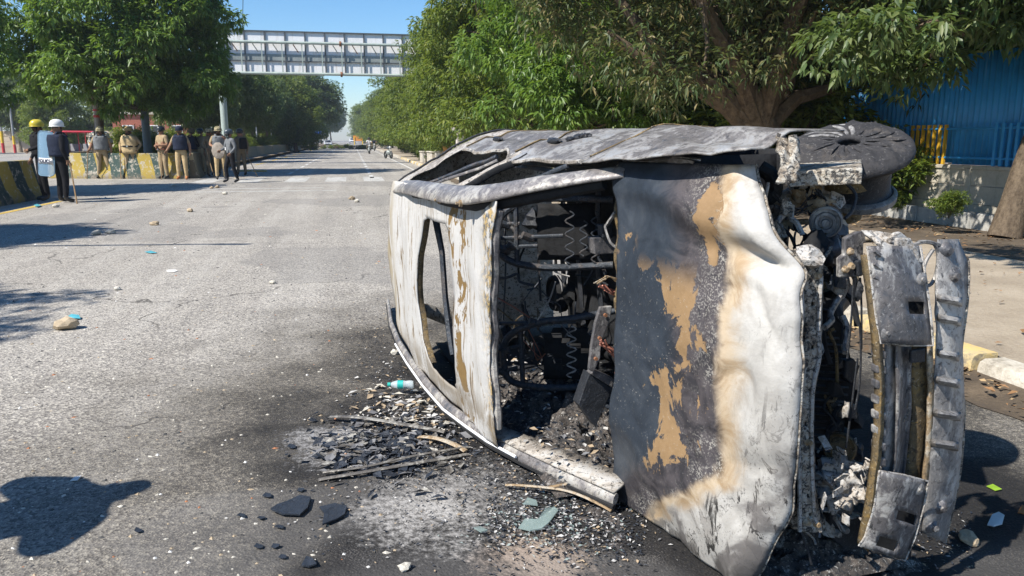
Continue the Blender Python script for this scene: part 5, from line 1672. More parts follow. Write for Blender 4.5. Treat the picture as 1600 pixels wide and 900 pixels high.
# ribs, cables and panels under the upper flank, seen through the windscreen
m = MB()
for k in range(7):
    z = .34 + .1 * k
    m.tube([(-2.2, .62 - .1 * max(0, z - .8), z), (-1.3, .63 - .1 * max(0, z - .8), z + .02), (-.5, .62 - .1 * max(0, z - .8), z)], .012, 5)
m.build('door_brace', M_tube, parent=car)
m = MB(); m.lathe([(.0, .02), (.05, .03), (.10, .01), (.11, .03), (.13, .03), (.14, 0)], PZ(868, 458, .24), (0, 0, 1), 22); m.build('floor_drum', M_inner, parent=car)
m = MB()
for px, w in ((905, 14), (935, 12), (880, 9)):
    a, b = PZ(px, 300, .26), PZ(px + 4, 480, .26)
    m.tube([a, a.lerp(b, .5) + Vector((0, 0, .02)), b], .028, 6, flat=(1.2, .5, (0, 0, 1)))
m.build('floor_rail', M_char, parent=car)

# ---- seat frames
SP0, SN = (-1.28, 0, 1.12), (.75, 0, .42)
def SPt(px, py, off=0): return PL(px, py, (SP0[0] + off, 0, SP0[2]), SN)
def smooth_path(pts, n=4):
    out = []
    P = [Vector(p) for p in pts]
    for i in range(len(P) - 1):
        p0, p1, p2, p3 = P[max(i - 1, 0)], P[i], P[i + 1], P[min(i + 2, len(P) - 1)]
        for k in range(n):
            t = k / n
            out.append(.5 * ((2 * p1) + (p2 - p0) * t + (2 * p0 - 5 * p1 + 4 * p2 - p3) * t * t + (3 * p1 - p0 - 3 * p2 + p3) * t ** 3))
    out.append(P[-1])
    return out
def seat(outer, post, cross, springs, label):
    s = MB(); s.tube(smooth_path([SPt(*p) for p in outer]), .0185, 9)
    st = s.build('seat_frame', M_tube, parent=car)
    s = MB(); s.tube([SPt(*p) for p in post], .014, 8); s.build('inner_post', M_tube, parent=st)
    for a, b in cross:
        s = MB(); s.tube([SPt(*a), SPt(*b)], .010, 7); c_ = SPt(*b); s.build('headrest_rod', M_tube, parent=st)
        q = SPt(a[0] + (b[0] - a[0]) * .55, a[1] + (b[1] - a[1]) * .55)
        s = MB(); s.tube([q - Vector((.0, .012, .03)), q + Vector((0, .012, .03))], .02, 8); s.build('sleeve', M_tube, parent=st)
    for (x, y0, y1, amp, nw) in springs:
        pts = []
        for k in range(nw * 8 + 1):
            y = y0 + (y1 - y0) * k / (nw * 8)
            pts.append(SPt(x + amp * math.sin(k / 8 * 2 * math.pi) , y, .02))
        s = MB(); s.tube(pts, .0042, 5); s.build('spring', M_beamp if x < 915 and y0 > 480 else M_tube, parent=st)
    return st
seat([(958, 312), (900, 310), (838, 311), (800, 324), (779, 345), (777, 370), (783, 397), (806, 411), (850, 418), (900, 417), (958, 414)], [(806, 324), (808, 409)],
     [((757, 351), (812, 349)), ((757, 392), (812, 388)), ((757, 373), (880, 368)), ((757, 387), (840, 384))],
     [(890, 330, 412, 7, 4), (930, 330, 410, 6, 4), (912, 345, 400, 6, 3)], 'upper')
seat([(962, 485), (900, 497), (846, 503), (803, 519), (787, 540), (788, 573), (795, 592), (820, 602), (880, 606), (930, 600)], [(813, 515), (817, 600)],
     [((757, 552), (812, 540)), ((757, 590), (808, 574)), ((757, 506), (900, 503))],
     [(893, 510, 590, 7.5, 5), (926, 508, 590, 6, 5)], 'lower')
# seat pans, wires and rods in the cabin
m = MB()
m.grid(6, 10, lambda s, q: SPt(840 + 90 * s, 318 + 88 * q, -.10) + Vector((0, 0, .02 * nz(s * 5, q * 5)))); m.build('seat_pan', M_inner, parent=car, solid=.008)
m = MB()
m.grid(6, 10, lambda s, q: SPt(850 + 85 * s, 512 + 80 * q, -.12) + Vector((0, 0, .02 * nz(s * 5, q * 5 + 7))), keep=lambda i, j: (i * 7 + j * 3) % 5 != 0); m.build('seat_pan', M_inner, parent=car, solid=.008)
def wire(name, pts, r, mat, off=0):
    m = MB(); m.tube(smooth_path([SPt(*p, off) for p in pts], 3), r, 5); return m.build(name, mat, parent=car)
wire('bent_rod', [(757, 436), (790, 434), (808, 428), (812, 440), (835, 446)], .008, M_tube)
wire('bent_rod', [(760, 470), (800, 500), (830, 540)], .004, M_brown, -.1)
wire('bent_rod', [(757, 455), (800, 478), (840, 505)], .004, M_copper, -.15)
wire('bent_rod', [(840, 500), (858, 470), (868, 440)], .004, M_beamp, .05)
wire('bent_rod', [(820, 470), (822, 510), (818, 560)], .006, M_tube, -.2)
wire('bent_rod', [(770, 330), (772, 380), (770, 480)], .006, M_tube, -.35)
wire('bent_rod', [(788, 300), (790, 420), (786, 500)], .006, M_tube, -.5)
wire('bent_rod', [(840, 320), (842, 420), (845, 470)], .007, M_tube, -.4)
wire('bent_rod', [(850, 410), (868, 425), (890, 432)], .004, M_beamp)
for k in range(10):
    x = 760 + random.uniform(0, 120); y = 420 + random.uniform(-10, 120)
    wire('loose_wire', [(x, y), (x + random.uniform(-20, 40), y + random.uniform(-30, 30)), (x + random.uniform(-10, 70), y + random.uniform(-20, 60))], .0028, random.choice([M_copper, M_tube, M_brown, M_beamp]), random.uniform(-.4, .05))
random.seed(41)
for k in range(26):
    x = random.uniform(762, 950); y = random.uniform(310, 590); a = random.uniform(-.5, .5) + (math.pi / 2 if k % 3 else 0); L2 = random.uniform(20, 80)
    wire('bent_rod', [(x, y), (x + math.cos(a) * L2 * .5 + random.uniform(-8, 8), y + math.sin(a) * L2 * .5), (x + math.cos(a) * L2, y + math.sin(a) * L2 + random.uniform(-12, 12))], random.choice([.004, .006, .009]), random.choice([M_tube, M_tube, M_inner, M_char, M_beam]), random.uniform(-.6, -.05))
for k in range(12):
    x = random.uniform(770, 950); y = random.uniform(300, 560)
    m = MB(); m.blob(SPt(x, y, random.uniform(-.5, -.15)), (.05, .05, .04), 70 + k, .45, 2, 2); m.build('burnt_lump', random.choice([M_inner, M_char]), parent=car)
# dashboard beam, brackets, control box
m = MB(); m.tube([PX(972, y, -.46) for y in (296, 400, 520, 640, 760)], .026, 9); m.build('dash_beam', M_tube, parent=car)
m = MB(); m.tube([PX(966 + 3 * math.sin(y * .09), y, -.40) for y in range(300, 760, 12)], .012, 7); m.build('cowl_edge', M_brown, parent=car)
def oct_box(name, outline, x, thick, mat, bev=.004):
    m = MB(); m.plate([PX(px, py, x) for px, py in outline], thick, (1, 0, 0)); return m.build(name, mat, parent=car, bevel=bev, smooth=False)
o = oct_box('control_box', [(921, 583), (958, 607), (931, 668), (904, 632)], -.52, .07, M_char)
oct_box('connector', [(930, 578), (960, 592), (957, 606), (922, 584)], -.50, .05, M_beam)
oct_box('dash_bracket', [(938, 480), (957, 478), (953, 500), (940, 535), (938, 560), (928, 582), (920, 578), (924, 540), (930, 505)], -.47, .02, M_beam)
m = MB()
for k in range(3): m.lathe([(0, .012), (.008, .012), (.008, 0)], PX((945, 936, 930)[k], (492, 528, 560)[k], -.465), (1, 0, 0), 8)
m.build('bolt', M_rust, parent=car)
oct_box('dash_gadget', [(926, 372), (962, 368), (964, 396), (930, 398)], -.5, .06, M_beam)
oct_box('dash_gadget', [(940, 352), (958, 350), (958, 372), (942, 372)], -.48, .05, M_char)
def bunch(name, pts, n, spread, r, mat, x):
    m = MB()
    for k in range(n):
        P_ = [PX(px + random.uniform(-spread, spread), py + random.uniform(-spread, spread), x + random.uniform(-.03, .03)) for px, py in pts]
        m.tube(smooth_path(P_, 3), r, 5)
    return m.build(name, mat, parent=car)
bunch('wire_bundle', [(940, 448), (955, 455), (968, 462), (975, 470), (968, 452)], 8, 5, .0032, M_copper, -.42)
bunch('wire_bundle', [(942, 535), (958, 548), (970, 560), (966, 585), (972, 545)], 10, 6, .0032, M_copper, -.42)
bunch('wire_bundle', [(930, 442), (942, 436), (950, 432), (965, 438)], 3, 3, .003, M_tanmetal, -.42)
bunch('wire_bundle', [(962, 330), (950, 350), (946, 356), (955, 378), (964, 388)], 2, 2, .006, M_beamp, -.42)

# ---- hood
hood_rear = [(-.315, .61), (-.262, .44), (-.245, .187), (-.252, -.208), (-.30, -.50), (-.36, -.73)]
hood_front = [(.315, .672), (.44, .53), (.546, .36), (.578, .23), (.602, .04), (.60, -.12), (.583, -.29), (.552, -.45), (.50, -.60), (.44, -.72)]
def hood_pt(s, q):                      # s rear->front, q top->bottom
    y = .672 - 1.402 * q
    xr = interp(-y, [-p[1] for p in hood_rear], [p[0] for p in hood_rear])
    xf = interp(-y, [-p[1] for p in hood_front], [p[0] for p in hood_front])
    x = xr + (xf - xr) * s
    z = .97 - (x + .35) * .179
    z += .030 * (1 - ((y + .02) / .66) ** 2)                                   # crown
    z -= .35 * max(0, y - .56)                                                  # folded upper edge
    # the long crease from cowl to nose
    yc = .50 - .13 * (x + .25) / .8 - .02 * math.sin(x * 8)
    dpt = interp(x, [-.3, -.1, .1, .28, .42, .58], [.012, .016, .022, .030, .030, .012])
    wd = interp(x, [-.3, .1, .6], [.10, .07, .05])
    e = (y - yc) / wd
    z -= dpt * (math.exp(-e * e) if e > 0 else math.exp(-(e * .45) ** 2) * .65 + .35 * math.exp(-e * e * 4))
    z += .014 * math.exp(-((y - yc - .09) / .06) ** 2)
    z -= .045 * math.exp(-((x - .47) / .10) ** 2 - ((y - .375 + .3 * (x - .47)) / .035) ** 2)       # dent at the nose
    z -= .12 * max(0, y - .50) * max(0, x - .05) * 1.6                                         # rounded shoulder
    z += .020 * nz(x * 2.4, y * 2.2, 1) + .008 * nz(x * 6, y * 5, 2)
    z += .016 * math.sin(y * 11 + x * 5) * interp(y, [-.7, -.3, 0], [1, .5, 0])  # buckled low end
    z += .018 * nz(x * 8, y * 4, 8) * interp(y, [-.7, -.35], [1, 0])
    rg = 1 - abs(nz(x * 3.1 + 4, y * 2.3, 6)) * 2
    z += .022 * max(0, rg - .55) * interp(y, [-.7, -.2, .2], [1.6, .9, .5])
    rg2 = 1 - abs(nz(x * 6.5, y * 3.6 + 3, 2)) * 2
    z -= .016 * max(0, rg2 - .6) * interp(x, [-.3, .2, .5], [.4, .8, 1.6])
    z -= .05 * max(0, (s - .93) / .07) ** 2                                     # nose lip
    x += .010 * nz(y * 9, 3) * (1 if s > .97 or s < .03 else 0)
    return Vector((x, y, z))
m = MB()
m.grid(84, 132, hood_pt)
hood = m.build('hood', M_hood, parent=car, solid=.005, angle=50)
# upper fold of the hood
m = MB()
ft = [PL(px, py, (0, .66, .9), (-.1, .85, .5)) for px, py in ((960, 276), (985, 262), (1020, 250), (1060, 247), (1095, 250))]
fb = [hood_pt(s, 0.0) for s in (.02, .12, .28, .45, .62)]
for a, b in zip(ft, fb): m.v += [tuple(a), tuple(a.lerp(b, .5) + Vector((0, .012, .008))), tuple(b)]
for i in range(4):
    for k in (0, 1): m.f.append([3 * i + k, 3 * i + k + 1, 3 * i + k + 4, 3 * i + k + 3]); m.m.append(0)
m.build('hood_fold', M_side, parent=hood, solid=.008)
m = MB(); m.tube([hood_pt(s, .999) + Vector((0, 0, -.012)) for s in np.linspace(0, 1, 40)], .006, 6); m.tube([hood_pt(.998, q) + Vector((0, 0, -.010)) for q in np.linspace(0, 1, 60)], .005, 6)
m.tube([hood_pt(.004, q) + Vector((0, 0, -.012)) for q in np.linspace(0, 1, 50)], .006, 6)
m.build('hood_hem', M_spk, parent=hood)
m = MB()
for q in (.2, .5, .8):
    m.tube([hood_pt(s, q) - Vector((0, 0, .04)) for s in np.linspace(.05, .95, 12)], .03, 6, flat=(1, .5, (0, 0, 1)))
m.build('hood_brace', M_inner, parent=hood)

# ---- engine bay
def lump(name, px, py, x, size, mat, seed, amp=.3, freq=1.6, sub=3, parent=None):
    m = MB(); m.blob(PX(px, py, x), size, seed, amp, freq, sub); return m.build(name, mat, parent=parent or car, angle=60)
m = MB(); m.blob((-.02, -.05, .42), (.24, .34, .20), 3, .25, 1.8, 3); m.box((.0, -.25, .45), (.3, .22, .3)); m.box((-.02, .12, .5), (.26, .2, .26)); eng = m.build('engine_block', M_inner, parent=car, bevel=.01)
lump('gearbox', 1262, 470, .1, (.13, .14, .13), M_char, 4, .3)
lump('charred_housing', 1225, 455, .22, (.05, .05, .05), M_brown, 6, .4)
lump('charred_housing', 1268, 395, .30, (.075, .055, .06), M_inner, 8, .4)
lump('charred_housing', 1290, 385, .22, (.06, .06, .06), M_beam, 9, .3)
m = MB(); m.tube([PX(1196, 330, .05), PX(1225, 322, .08), PX(1262, 300, .10), PX(1275, 290, .1)], [.05, .052, .046, .03], 14); m.build('intake_pipe', M_tanmetal, parent=car)
m = MB(); m.tube(smooth_path([PX(1235, 300, .12), PX(1255, 288, .14), PX(1275, 280, .13), PX(1280, 262, .1)]), .02, 8); m.build('hose', M_beamp, parent=car)
for k, (px, py, s) in enumerate(((1246, 304, .022), (1210, 348, .02), (1234, 281, .018), (1222, 352, .018), (1240, 352, .015))):
    lump('fitting', px, py, .14, (s, s * 1.3, s), M_tanmetal, 20 + k, .4, sub=2)
m = MB(); m.tube([PX(1203, 350, .14), PX(1262, 346, .15)], .011, 6); m.build('fuel_line', M_tanmetal, parent=car)
m = MB(); m.tube(smooth_path([PX(1188, 262, .1), PX(1206, 275, .12), PX(1210, 300, .13), PX(1190, 318, .12), PX(1180, 330, .1)]), .028, 9); m.build('rubber_hose', M_rubber, parent=car)
# pulley
c = PX(1290, 346, .26)
m = MB(); m.lathe([(.0, .03), (.012, .03), (.014, .018), (.022, .018), (.024, .026), (.034, .026), (.036, .012), (.046, .012), (.049, .022), (.054, .018), (.054, -.01), (0, -.01)], c, (.75, -.1, .62), 28); m.build('pulley', M_beamp, parent=car)
lump('pulley_bracket', 1284, 318, .22, (.045, .03, .05), M_tanmetal, 31, .3, sub=2)
# inner wing plate with bolts, strut and upper rail
m = MB(); m.plate([PX(px, py, .12) for px, py in ((1284, 262), (1348, 256), (1343, 300), (1328, 345), (1316, 398), (1275, 372), (1282, 320))], .02, (1, 0, 0)); wing = m.build('inner_wing', M_beamp, parent=car, bevel=.004, smooth=False)
for px, py, r in ((1346, 275, .016), (1310, 285, .022), (1312, 295, .018), (1308, 312, .018), (1300, 335, .012)):
    m = MB(); m.lathe([(0, .028), (r * .5, .028), (r * .6, .02), (r, .018), (r, 0)], PX(px, py, .122), (1, 0, 0), 12); m.build('bolt', M_ashy, parent=wing)
m = MB(); m.plate([PL(px, py, (0.1, .66, .5), (0, 1, 0.1)) for px, py in ((1225, 245), (1250, 234), (1345, 242), (1348, 262), (1232, 268))], .05, (0, 1, 0)); m.build('upper_wing_rail', M_spk, parent=car, bevel=.005, smooth=False)
m = MB(); m.plate([PX(px, py, .14) for px, py in ((1232, 262), (1300, 262), (1300, 280), (1240, 278))], .03, (1, 0, 0)); m.build('rail_web', M_char, parent=car, smooth=False)
m = MB(); m.grid(6, 8, lambda s, q: PL(1213 + 30 * s + 6 * math.sin(q * 3), 218 + 70 * q - 6 * s, (.42, .72, .75), (.5, .7, .3)) + Vector((0, .03 * nz(s * 3, q * 3), .02 * nz(s * 4, q * 5)))); m.build('torn_wing_end', M_spk, parent=car, solid=.012)
bunch('wiring', [(1275, 300), (1285, 322), (1290, 345), (1300, 372), (1330, 398)], 9, 10, .003, M_char, .24)
bunch('wiring', [(1240, 470), (1252, 440), (1268, 420), (1290, 405)], 8, 9, .003, M_brown, .3)
bunch('wiring', [(1215, 312), (1240, 330), (1268, 318), (1275, 300)], 7, 9, .0022, M_tube, .2)

# ---- front wheel, tyre burnt away, disc facing the sky
wc = PY(1327, 223, .735)
dd = (CMi @ Vector((-.20, -.36, .91))).normalized()
wc = Vector((.155, .735, .28))
wc = PL(1327, 223, wc, (0, 0, 1))
wheel = empty('front_wheel'); wheel.parent = car
def swirl(r, h, a):
    k = max(0, min(1, (r - .05) / .04)) * max(0, min(1, (.208 - r) / .03))
    w = math.sin(a * 7 + r * 14)
    return r * (1 + .006 * math.sin(a * 5 + 1)), h + .009 * k * (1 - abs(w) ** .5 * 1.6) + .004 * k * math.sin(a * 3 + 2) + .006 * k * nz(math.cos(a) * 3, math.sin(a) * 3, r * 8)
m = MB()
prof = [(r * .80, h) for r, h in [(.048, -.012), (.05, .002), (.062, .008), (.08, .002), (.10, .004), (.12, .005), (.14, .006), (.17, .006), (.20, .002), (.22, -.002), (.245, -.012), (.258, -.022), (.262, -.034), (.255, -.044)]]
m.lathe(prof, wc, dd, 156, wob=swirl); m.build('wheel_disc', M_rim, parent=wheel, solid=.006, angle=70)
fx = dd.cross(Vector((0, 0, 1))).normalized(); fy = dd.cross(fx)
random.seed(3)
for k in range(17):
    a0 = 2 * math.pi * k / 17 + random.uniform(-.1, .1); tw = random.uniform(.25, .55)
    pts = []
    for q in range(7):
        r_ = .046 + .135 * q / 6; a = a0 + tw * (q / 6) ** 1.3
        pts.append(wc + (fx * math.cos(a) + fy * math.sin(a)) * r_ + dd * (.010 - .016 * (q / 6) ** 3))
    m = MB(); m.tube(pts, [.003, .006, .007, .008, .007, .005, .001], 7, flat=(1.3, .6, dd)); m.build('wheel_fold', M_beamp if 5 < k < 10 else M_rim, parent=wheel)
m = MB(); m.lathe([(.0, -.03), (.038, -.03), (.039, -.010)], wc, dd, 20); m.build('hub', M_inner, parent=wheel)
m = MB(); m.lathe([(.165, -.034), (.15, -.045), (.12, -.055), (.10, -.08), (.094, -.12), (.092, -.17), (.096, -.19), (.108, -.20), (.112, -.21), (.108, -.222), (.09, -.22)], wc + (CMi @ Vector((.05, .0, 0))), dd, 40); m.build('rim_barrel', M_char, parent=wheel, solid=.006)
m = MB(); m.lathe([(.106, -.192), (.117, -.204), (.116, -.222), (.10, -.226)], wc + (CMi @ Vector((.05, .0, 0))), dd, 40); m.build('rim_flange', M_beamp, parent=wheel, solid=.006)
m = MB(); m.lathe([(.0, -.12), (.09, -.12), (.1, -.15), (.05, -.17), (.05, -.3), (0, -.3)], wc, dd, 24); m.build('brake_drum', M_brown, parent=wheel)
# rear wheel peeping over the flank
rw = Vector((-2.28, .765, .27))
wheel2 = empty('rear_wheel'); wheel2.parent = car
m = MB(); m.lathe([(.0, .0), (.05, .0), (.06, .012), (.13, .006), (.17, .014), (.19, .012), (.20, -.01), (.195, -.15), (.2, -.17)], rw, (.0, 1, .02), 32); m.build('rim', M_rim, parent=wheel2, solid=.006)
m = MB()
for k in range(10):
    a = 2 * math.pi * k / 10; m.blob(rw + Vector((math.cos(a) * .12, .012, math.sin(a) * .12)), (.018, .01, .018), k, .2, sub=1)
m.build('wheel_nut', M_char, parent=wheel2)

# ---- radiator support, radiator, bumper beams
def perforated(name, left, right, x, cols, rows_, holes, mat, thick=.014, parent=None):
    m = MB()
    ly = [p[1] for p in left]
    def fn(s, q):
        y = ly[0] + (ly[-1] - ly[0]) * q
        a = interp(y, [p[1] for p in left], [p[0] for p in left]); b = interp(y, [p[1] for p in right], [p[0] for p in right])
        px = a + (b - a) * s
        p = PX(px, y, x(y) if callable(x) else x)
        p.x += .010 * math.sin(s * math.pi) + .006 * nz(px * .05, y * .05)
        return p
    m.grid(cols, rows_, fn, keep=lambda i, j: (i, j) not in holes)
    return m.build(name, mat, parent=parent or car, solid=thick)
hs = {(2, 8), (2, 17), (3, 26), (2, 33), (3, 41), (2, 48), (3, 13), (1, 37), (2, 52)}
rs_ = perforated('radiator_support', [(1249, 410), (1252, 470), (1258, 520), (1252, 560), (1240, 590), (1244, 640), (1250, 700), (1250, 828)], [(1283, 432), (1281, 520), (1280, 560), (1272, 600), (1268, 640), (1270, 760), (1284, 828)], .50, 6, 56, hs, M_spk)
m = MB()
m.tube(smooth_path([PX(px, py, .52) for px, py in ((1283, 432), (1279, 520), (1280, 560), (1270, 610), (1268, 700), (1272, 800), (1282, 830))]), .007, 6); m.tube(smooth_path([PX(px, py, .52) for px, py in ((1249, 410), (1253, 500), (1240, 590), (1248, 700), (1250, 830))]), .007, 6)
m.build('support_flange', M_ashy, parent=rs_)
for px, py in ((1256, 432), (1276, 430), (1248, 505), (1250, 565), (1262, 690), (1260, 815), (1275, 818)):
    m = MB(); m.lathe([(0, .016), (.008, .016), (.010, .006), (.014, 0)], PX(px, py, .515), (1, 0, 0), 8); m.build('bolt', M_tanmetal, parent=rs_)
for k, pts in enumerate((((1234, 396), (1252, 390), (1284, 402), (1286, 440), (1262, 452), (1240, 430)), ((1236, 460), (1252, 462), (1252, 500), (1240, 520)), ((1236, 620), (1250, 640), (1250, 700), (1240, 700)), ((1230, 790), (1285, 795), (1292, 826), (1240, 828)))):
    m = MB(); m.plate([PX(px, py, .46) for px, py in pts], .03, (1, 0, 0)); m.build('support_bracket', M_spk if k != 2 else M_tanmetal, parent=rs_, bevel=.004, smooth=False)
m = MB(); m.blob(PX(1262, 402, .5), (.05, .035, .05), 12, .35, 2, 2); m.build('molten_cap', M_ashy, parent=rs_)
m = MB(); m.plate([PX(px, py, .36) for px, py in ((1276, 440), (1292, 470), (1302, 468), (1312, 505), (1322, 510), (1326, 545), (1336, 590), (1332, 622), (1322, 640), (1316, 690), (1306, 730), (1300, 800), (1250, 815), (1240, 700), (1250, 560))], .05, (1, 0, 0)); rad = m.build('radiator', M_inner, parent=car, smooth=False)
m = MB()
for k in range(26):
    y = 470 + 11 * k; x0, x1 = 1268, interp(y, [470, 545, 590, 640, 730, 800], [1290, 1322, 1330, 1318, 1302, 1298])
    m.tube([PX(x0, y, .365), PX(x1 + random.uniform(-4, 2), y + 4, .365)], .0045, 4)
m.build('cooling_fin', M_char, parent=rad)
m = MB(); m.tube(smooth_path([PX(px, py, .385) for px, py in ((1303, 514), (1296, 520), (1306, 545), (1308, 600), (1304, 625), (1292, 626))]), .006, 6); m.build('coolant_pipe', M_brown, parent=rad)
oct_box('radiator_mount', [(1322, 565), (1334, 560), (1344, 572), (1340, 585), (1330, 600), (1320, 590)], .38, .03, M_char)
oct_box('radiator_mount', [(1310, 632), (1338, 632), (1340, 655), (1312, 652)], .40, .04, M_beam)

BX = lambda y: .60 + .07 * (1 - ((y - 620) / 265) ** 2)
def strip(name, left, right, depth, mat, rows_=30, cols=4, bulge=.0, thick=.008, xoff=0.0, parent=None, holes=(), dent=.003):
    m = MB()
    y0, y1 = left[0][1], left[-1][1]
    def fn(s, q):
        ya = y0 + (y1 - y0) * q; yb = right[0][1] + (right[-1][1] - right[0][1]) * q
        a = interp(ya, [p[1] for p in left], [p[0] for p in left]); b = interp(yb, [p[1] for p in right], [p[0] for p in right])
        px = a + (b - a) * s; py = ya + (yb - ya) * s
        x = BX(py) + xoff + depth * s + bulge * math.sin(math.pi * s)
        p = PX(px, py, x)
        p += Vector((dent * nz(px * .05, py * .04, 1), 0, dent * .6 * nz(px * .06, py * .03, 4)))
        return p
    m.grid(cols, rows_, fn, keep=(lambda i, j: (i, j) not in holes) if holes else None)
    return m.build(name, mat, parent=parent or car, solid=thick, angle=50)
beam = strip('bumper_beam', [(1384, 520), (1384, 640), (1378, 760)], [(1402, 520), (1402, 640), (1398, 760)], -.02, M_beamp, 20, 3, .0, .008, -.01)
strip('beam_flange', [(1346, 398), (1362, 520), (1368, 600), (1366, 680), (1352, 790), (1340, 848)], [(1362, 398), (1376, 520), (1381, 600), (1379, 680), (1366, 790), (1356, 862)], .02, M_brown, 40, 3, .01, parent=beam)
strip('beam_trough', [(1400, 520), (1402, 640), (1395, 760)], [(1424, 520), (1424, 640), (1412, 760)], -.05, M_beam, 20, 4, -.03, parent=beam)
strip('beam_web', [(1420, 520), (1424, 640), (1410, 760)], [(1456, 520), (1452, 640), (1440, 760)], -.0, M_brown, 20, 4, .012, .008, -.06, parent=beam)
strip('beam_edge', [(1446, 480), (1450, 600), (1447, 700), (1440, 760)], [(1454, 480), (1458, 600), (1455, 700), (1448, 760)], .0, M_tanmetal, 24, 2, .0, .008, -.02, parent=beam)
# ribs of the channel
for k in range(9):
    y = 546 + 24 * k
    m = MB(); m.plate([PX(px, py, BX(py) + .022) for px, py in ((1371, y), (1386, y + 3), (1386, y + 17), (1371, y + 14))], .03, (1, 0, 0)); m.build('channel_rib', M_beam, parent=beam, bevel=.006, smooth=False)
# end plates with slots
ep1 = strip('end_plate', [(1355, 384), (1362, 440), (1368, 490), (1376, 536)], [(1438, 384), (1446, 430), (1454, 490), (1458, 540)], -.01, M_beam, 16, 10, .03, .005, .025, holes={(6, 9), (7, 9), (8, 9), (6, 10), (7, 10), (8, 10)}, dent=.005)
ep2 = strip('end_plate', [(1374, 736), (1366, 790), (1352, 838), (1342, 852)], [(1450, 752), (1444, 790), (1430, 840), (1414, 876)], -.01, M_beam, 16, 10, .03, .005, .025, holes={(5, 7), (6, 7), (7, 7), (8, 7), (5, 8), (6, 8), (7, 8), (8, 8), (3, 13), (4, 13), (5, 13), (6, 13), (3, 14), (4, 14), (5, 14), (6, 14)}, dent=.005)
for ep, px, py in ((ep1, 1400, 446), (ep2, 1384, 816), (ep1, 1440, 436), (ep2, 1436, 764), (ep1, 1385, 520)):
    m = MB(); m.lathe([(0, .010), (.006, .010), (.007, .005), (.016, .003), (.020, 0)], PX(px, py, BX(py) + .034), (1, 0, 0), 14); m.build('bolt', M_beamp, parent=ep)
m = MB()
for k in range(7):
    m.tube([PX(1366, 392 + 20 * k, BX(400) + .046), PX(1377, 400 + 20 * k, BX(400) + .05)], .006, 5)
m.build('pressed_rib', M_beam, parent=ep1)
oct_box('slot_backing', [(1408, 455), (1452, 455), (1452, 500), (1408, 500)], .56, .02, M_inner)
oct_box('slot_backing', [(1372, 780), (1432, 780), (1424, 872), (1366, 866)], .56, .02, M_inner)
# folded top of the beam with brackets
m = MB(); m.grid(8, 5, lambda s, q: PX(1384 + 52 * s, 366 + 30 * q + 6 * s, .62) + Vector((.03 * nz(s * 4, q * 3) - .10 * (1 - q), 0, .015 * nz(s * 5, q * 5, 3)))); m.build('crumpled_top', M_ashy, parent=ep1, solid=.01)
oct_box('hook_bracket', [(1402, 372), (1424, 372), (1444, 410), (1436, 412), (1426, 392), (1412, 398), (1404, 412), (1398, 410)], .655, .012, M_ashy)
mp = MB(); mp.plate([PX(px, py, .50) for px, py in ((1321, 372), (1340, 362), (1358, 361), (1384, 374), (1374, 378), (1350, 380), (1348, 432), (1312, 434), (1312, 404), (1320, 398))], .018, (1, 0, 0)); mpo = mp.build('mounting_plate', M_beam, parent=car, bevel=.004, smooth=False)
for px, py in ((1357, 371), (1328, 393), (1329, 416), (1320, 421), (1340, 424)):
    m = MB(); m.lathe([(0, .012), (.008, .012), (.010, .008), (.013, 0)], PX(px, py, .502), (1, 0, 0), 10); m.build('bolt', M_tanmetal, parent=mpo)
oct_box('tow_bracket', [(1390, 374), (1400, 364), (1408, 362), (1420, 372), (1422, 382), (1390, 380)], .58, .015, M_ashy)
oct_box('small_box', [(1340, 408), (1348, 406), (1350, 430), (1342, 432)], .52, .03, M_char)
m = MB(); m.tube(smooth_path([PX(px, py, .60) for px, py in ((1436, 378), (1458, 380), (1466, 400), (1462, 430), (1452, 446), (1440, 438), (1446, 410), (1458, 390))]), .006, 6); m.tube(smooth_path([PX(px, py, .60) for px, py in ((1424, 384), (1445, 378), (1470, 384), (1476, 392))]), .006, 6)
m.build('latch_wire', M_beamp, parent=car)
oct_box('crash_bracket', [(1398, 640), (1416, 636), (1420, 655), (1410, 668), (1400, 664)], .62, .03, M_beam)
m = MB(); m.tube(smooth_path([PX(px, py, .60) for px, py in ((1410, 640), (1416, 622), (1430, 618), (1438, 632), (1434, 660), (1420, 690))]), .016, 8); m.build('tow_hook', M_brown, parent=car)
oct_box('splice_plate', [(1424, 548), (1447, 544), (1446, 566), (1424, 568)], .655, .012, M_char)
# long ribbed lower panel
lowp = strip('lower_panel', [(1464, 374), (1461, 440), (1462, 540), (1456, 640), (1449, 740), (1440, 832)], [(1497, 374), (1512, 415), (1503, 540), (1506, 640), (1499, 740), (1476, 848)], -.02, M_beamp, 60, 8, .018, .005, -.02, dent=.005)
for k, y in enumerate((466, 497, 552, 594, 645, 692)):
    a = interp(y, [374, 440, 540, 640, 740, 832], [1464, 1461, 1462, 1456, 1449, 1440]); b = interp(y, [374, 415, 540, 640, 740, 848], [1497, 1512, 1503, 1506, 1499, 1476])
    m = MB(); m.grid(6, 4, lambda s, q: PX(a + 3 + (b - a - 8) * s, y + 6 * s + 13 * (q - .5), BX(y) - .02 + .002 + .034 * math.sin(math.pi * q) * (1 if 0 < s < 1 else .15))); m.build('pressed_rib', M_beamp, parent=lowp, solid=.004)
for px, py in ((1478, 391), (1490, 430), (1469, 792), (1456, 822)):
    m = MB(); m.lathe([(0, .022), (.010, .022), (.012, .014), (.018, .010), (.026, 0)], PX(px, py, BX(py) - .012), (1, 0, 0.1), 14); m.build('bolt', M_beam, parent=lowp)
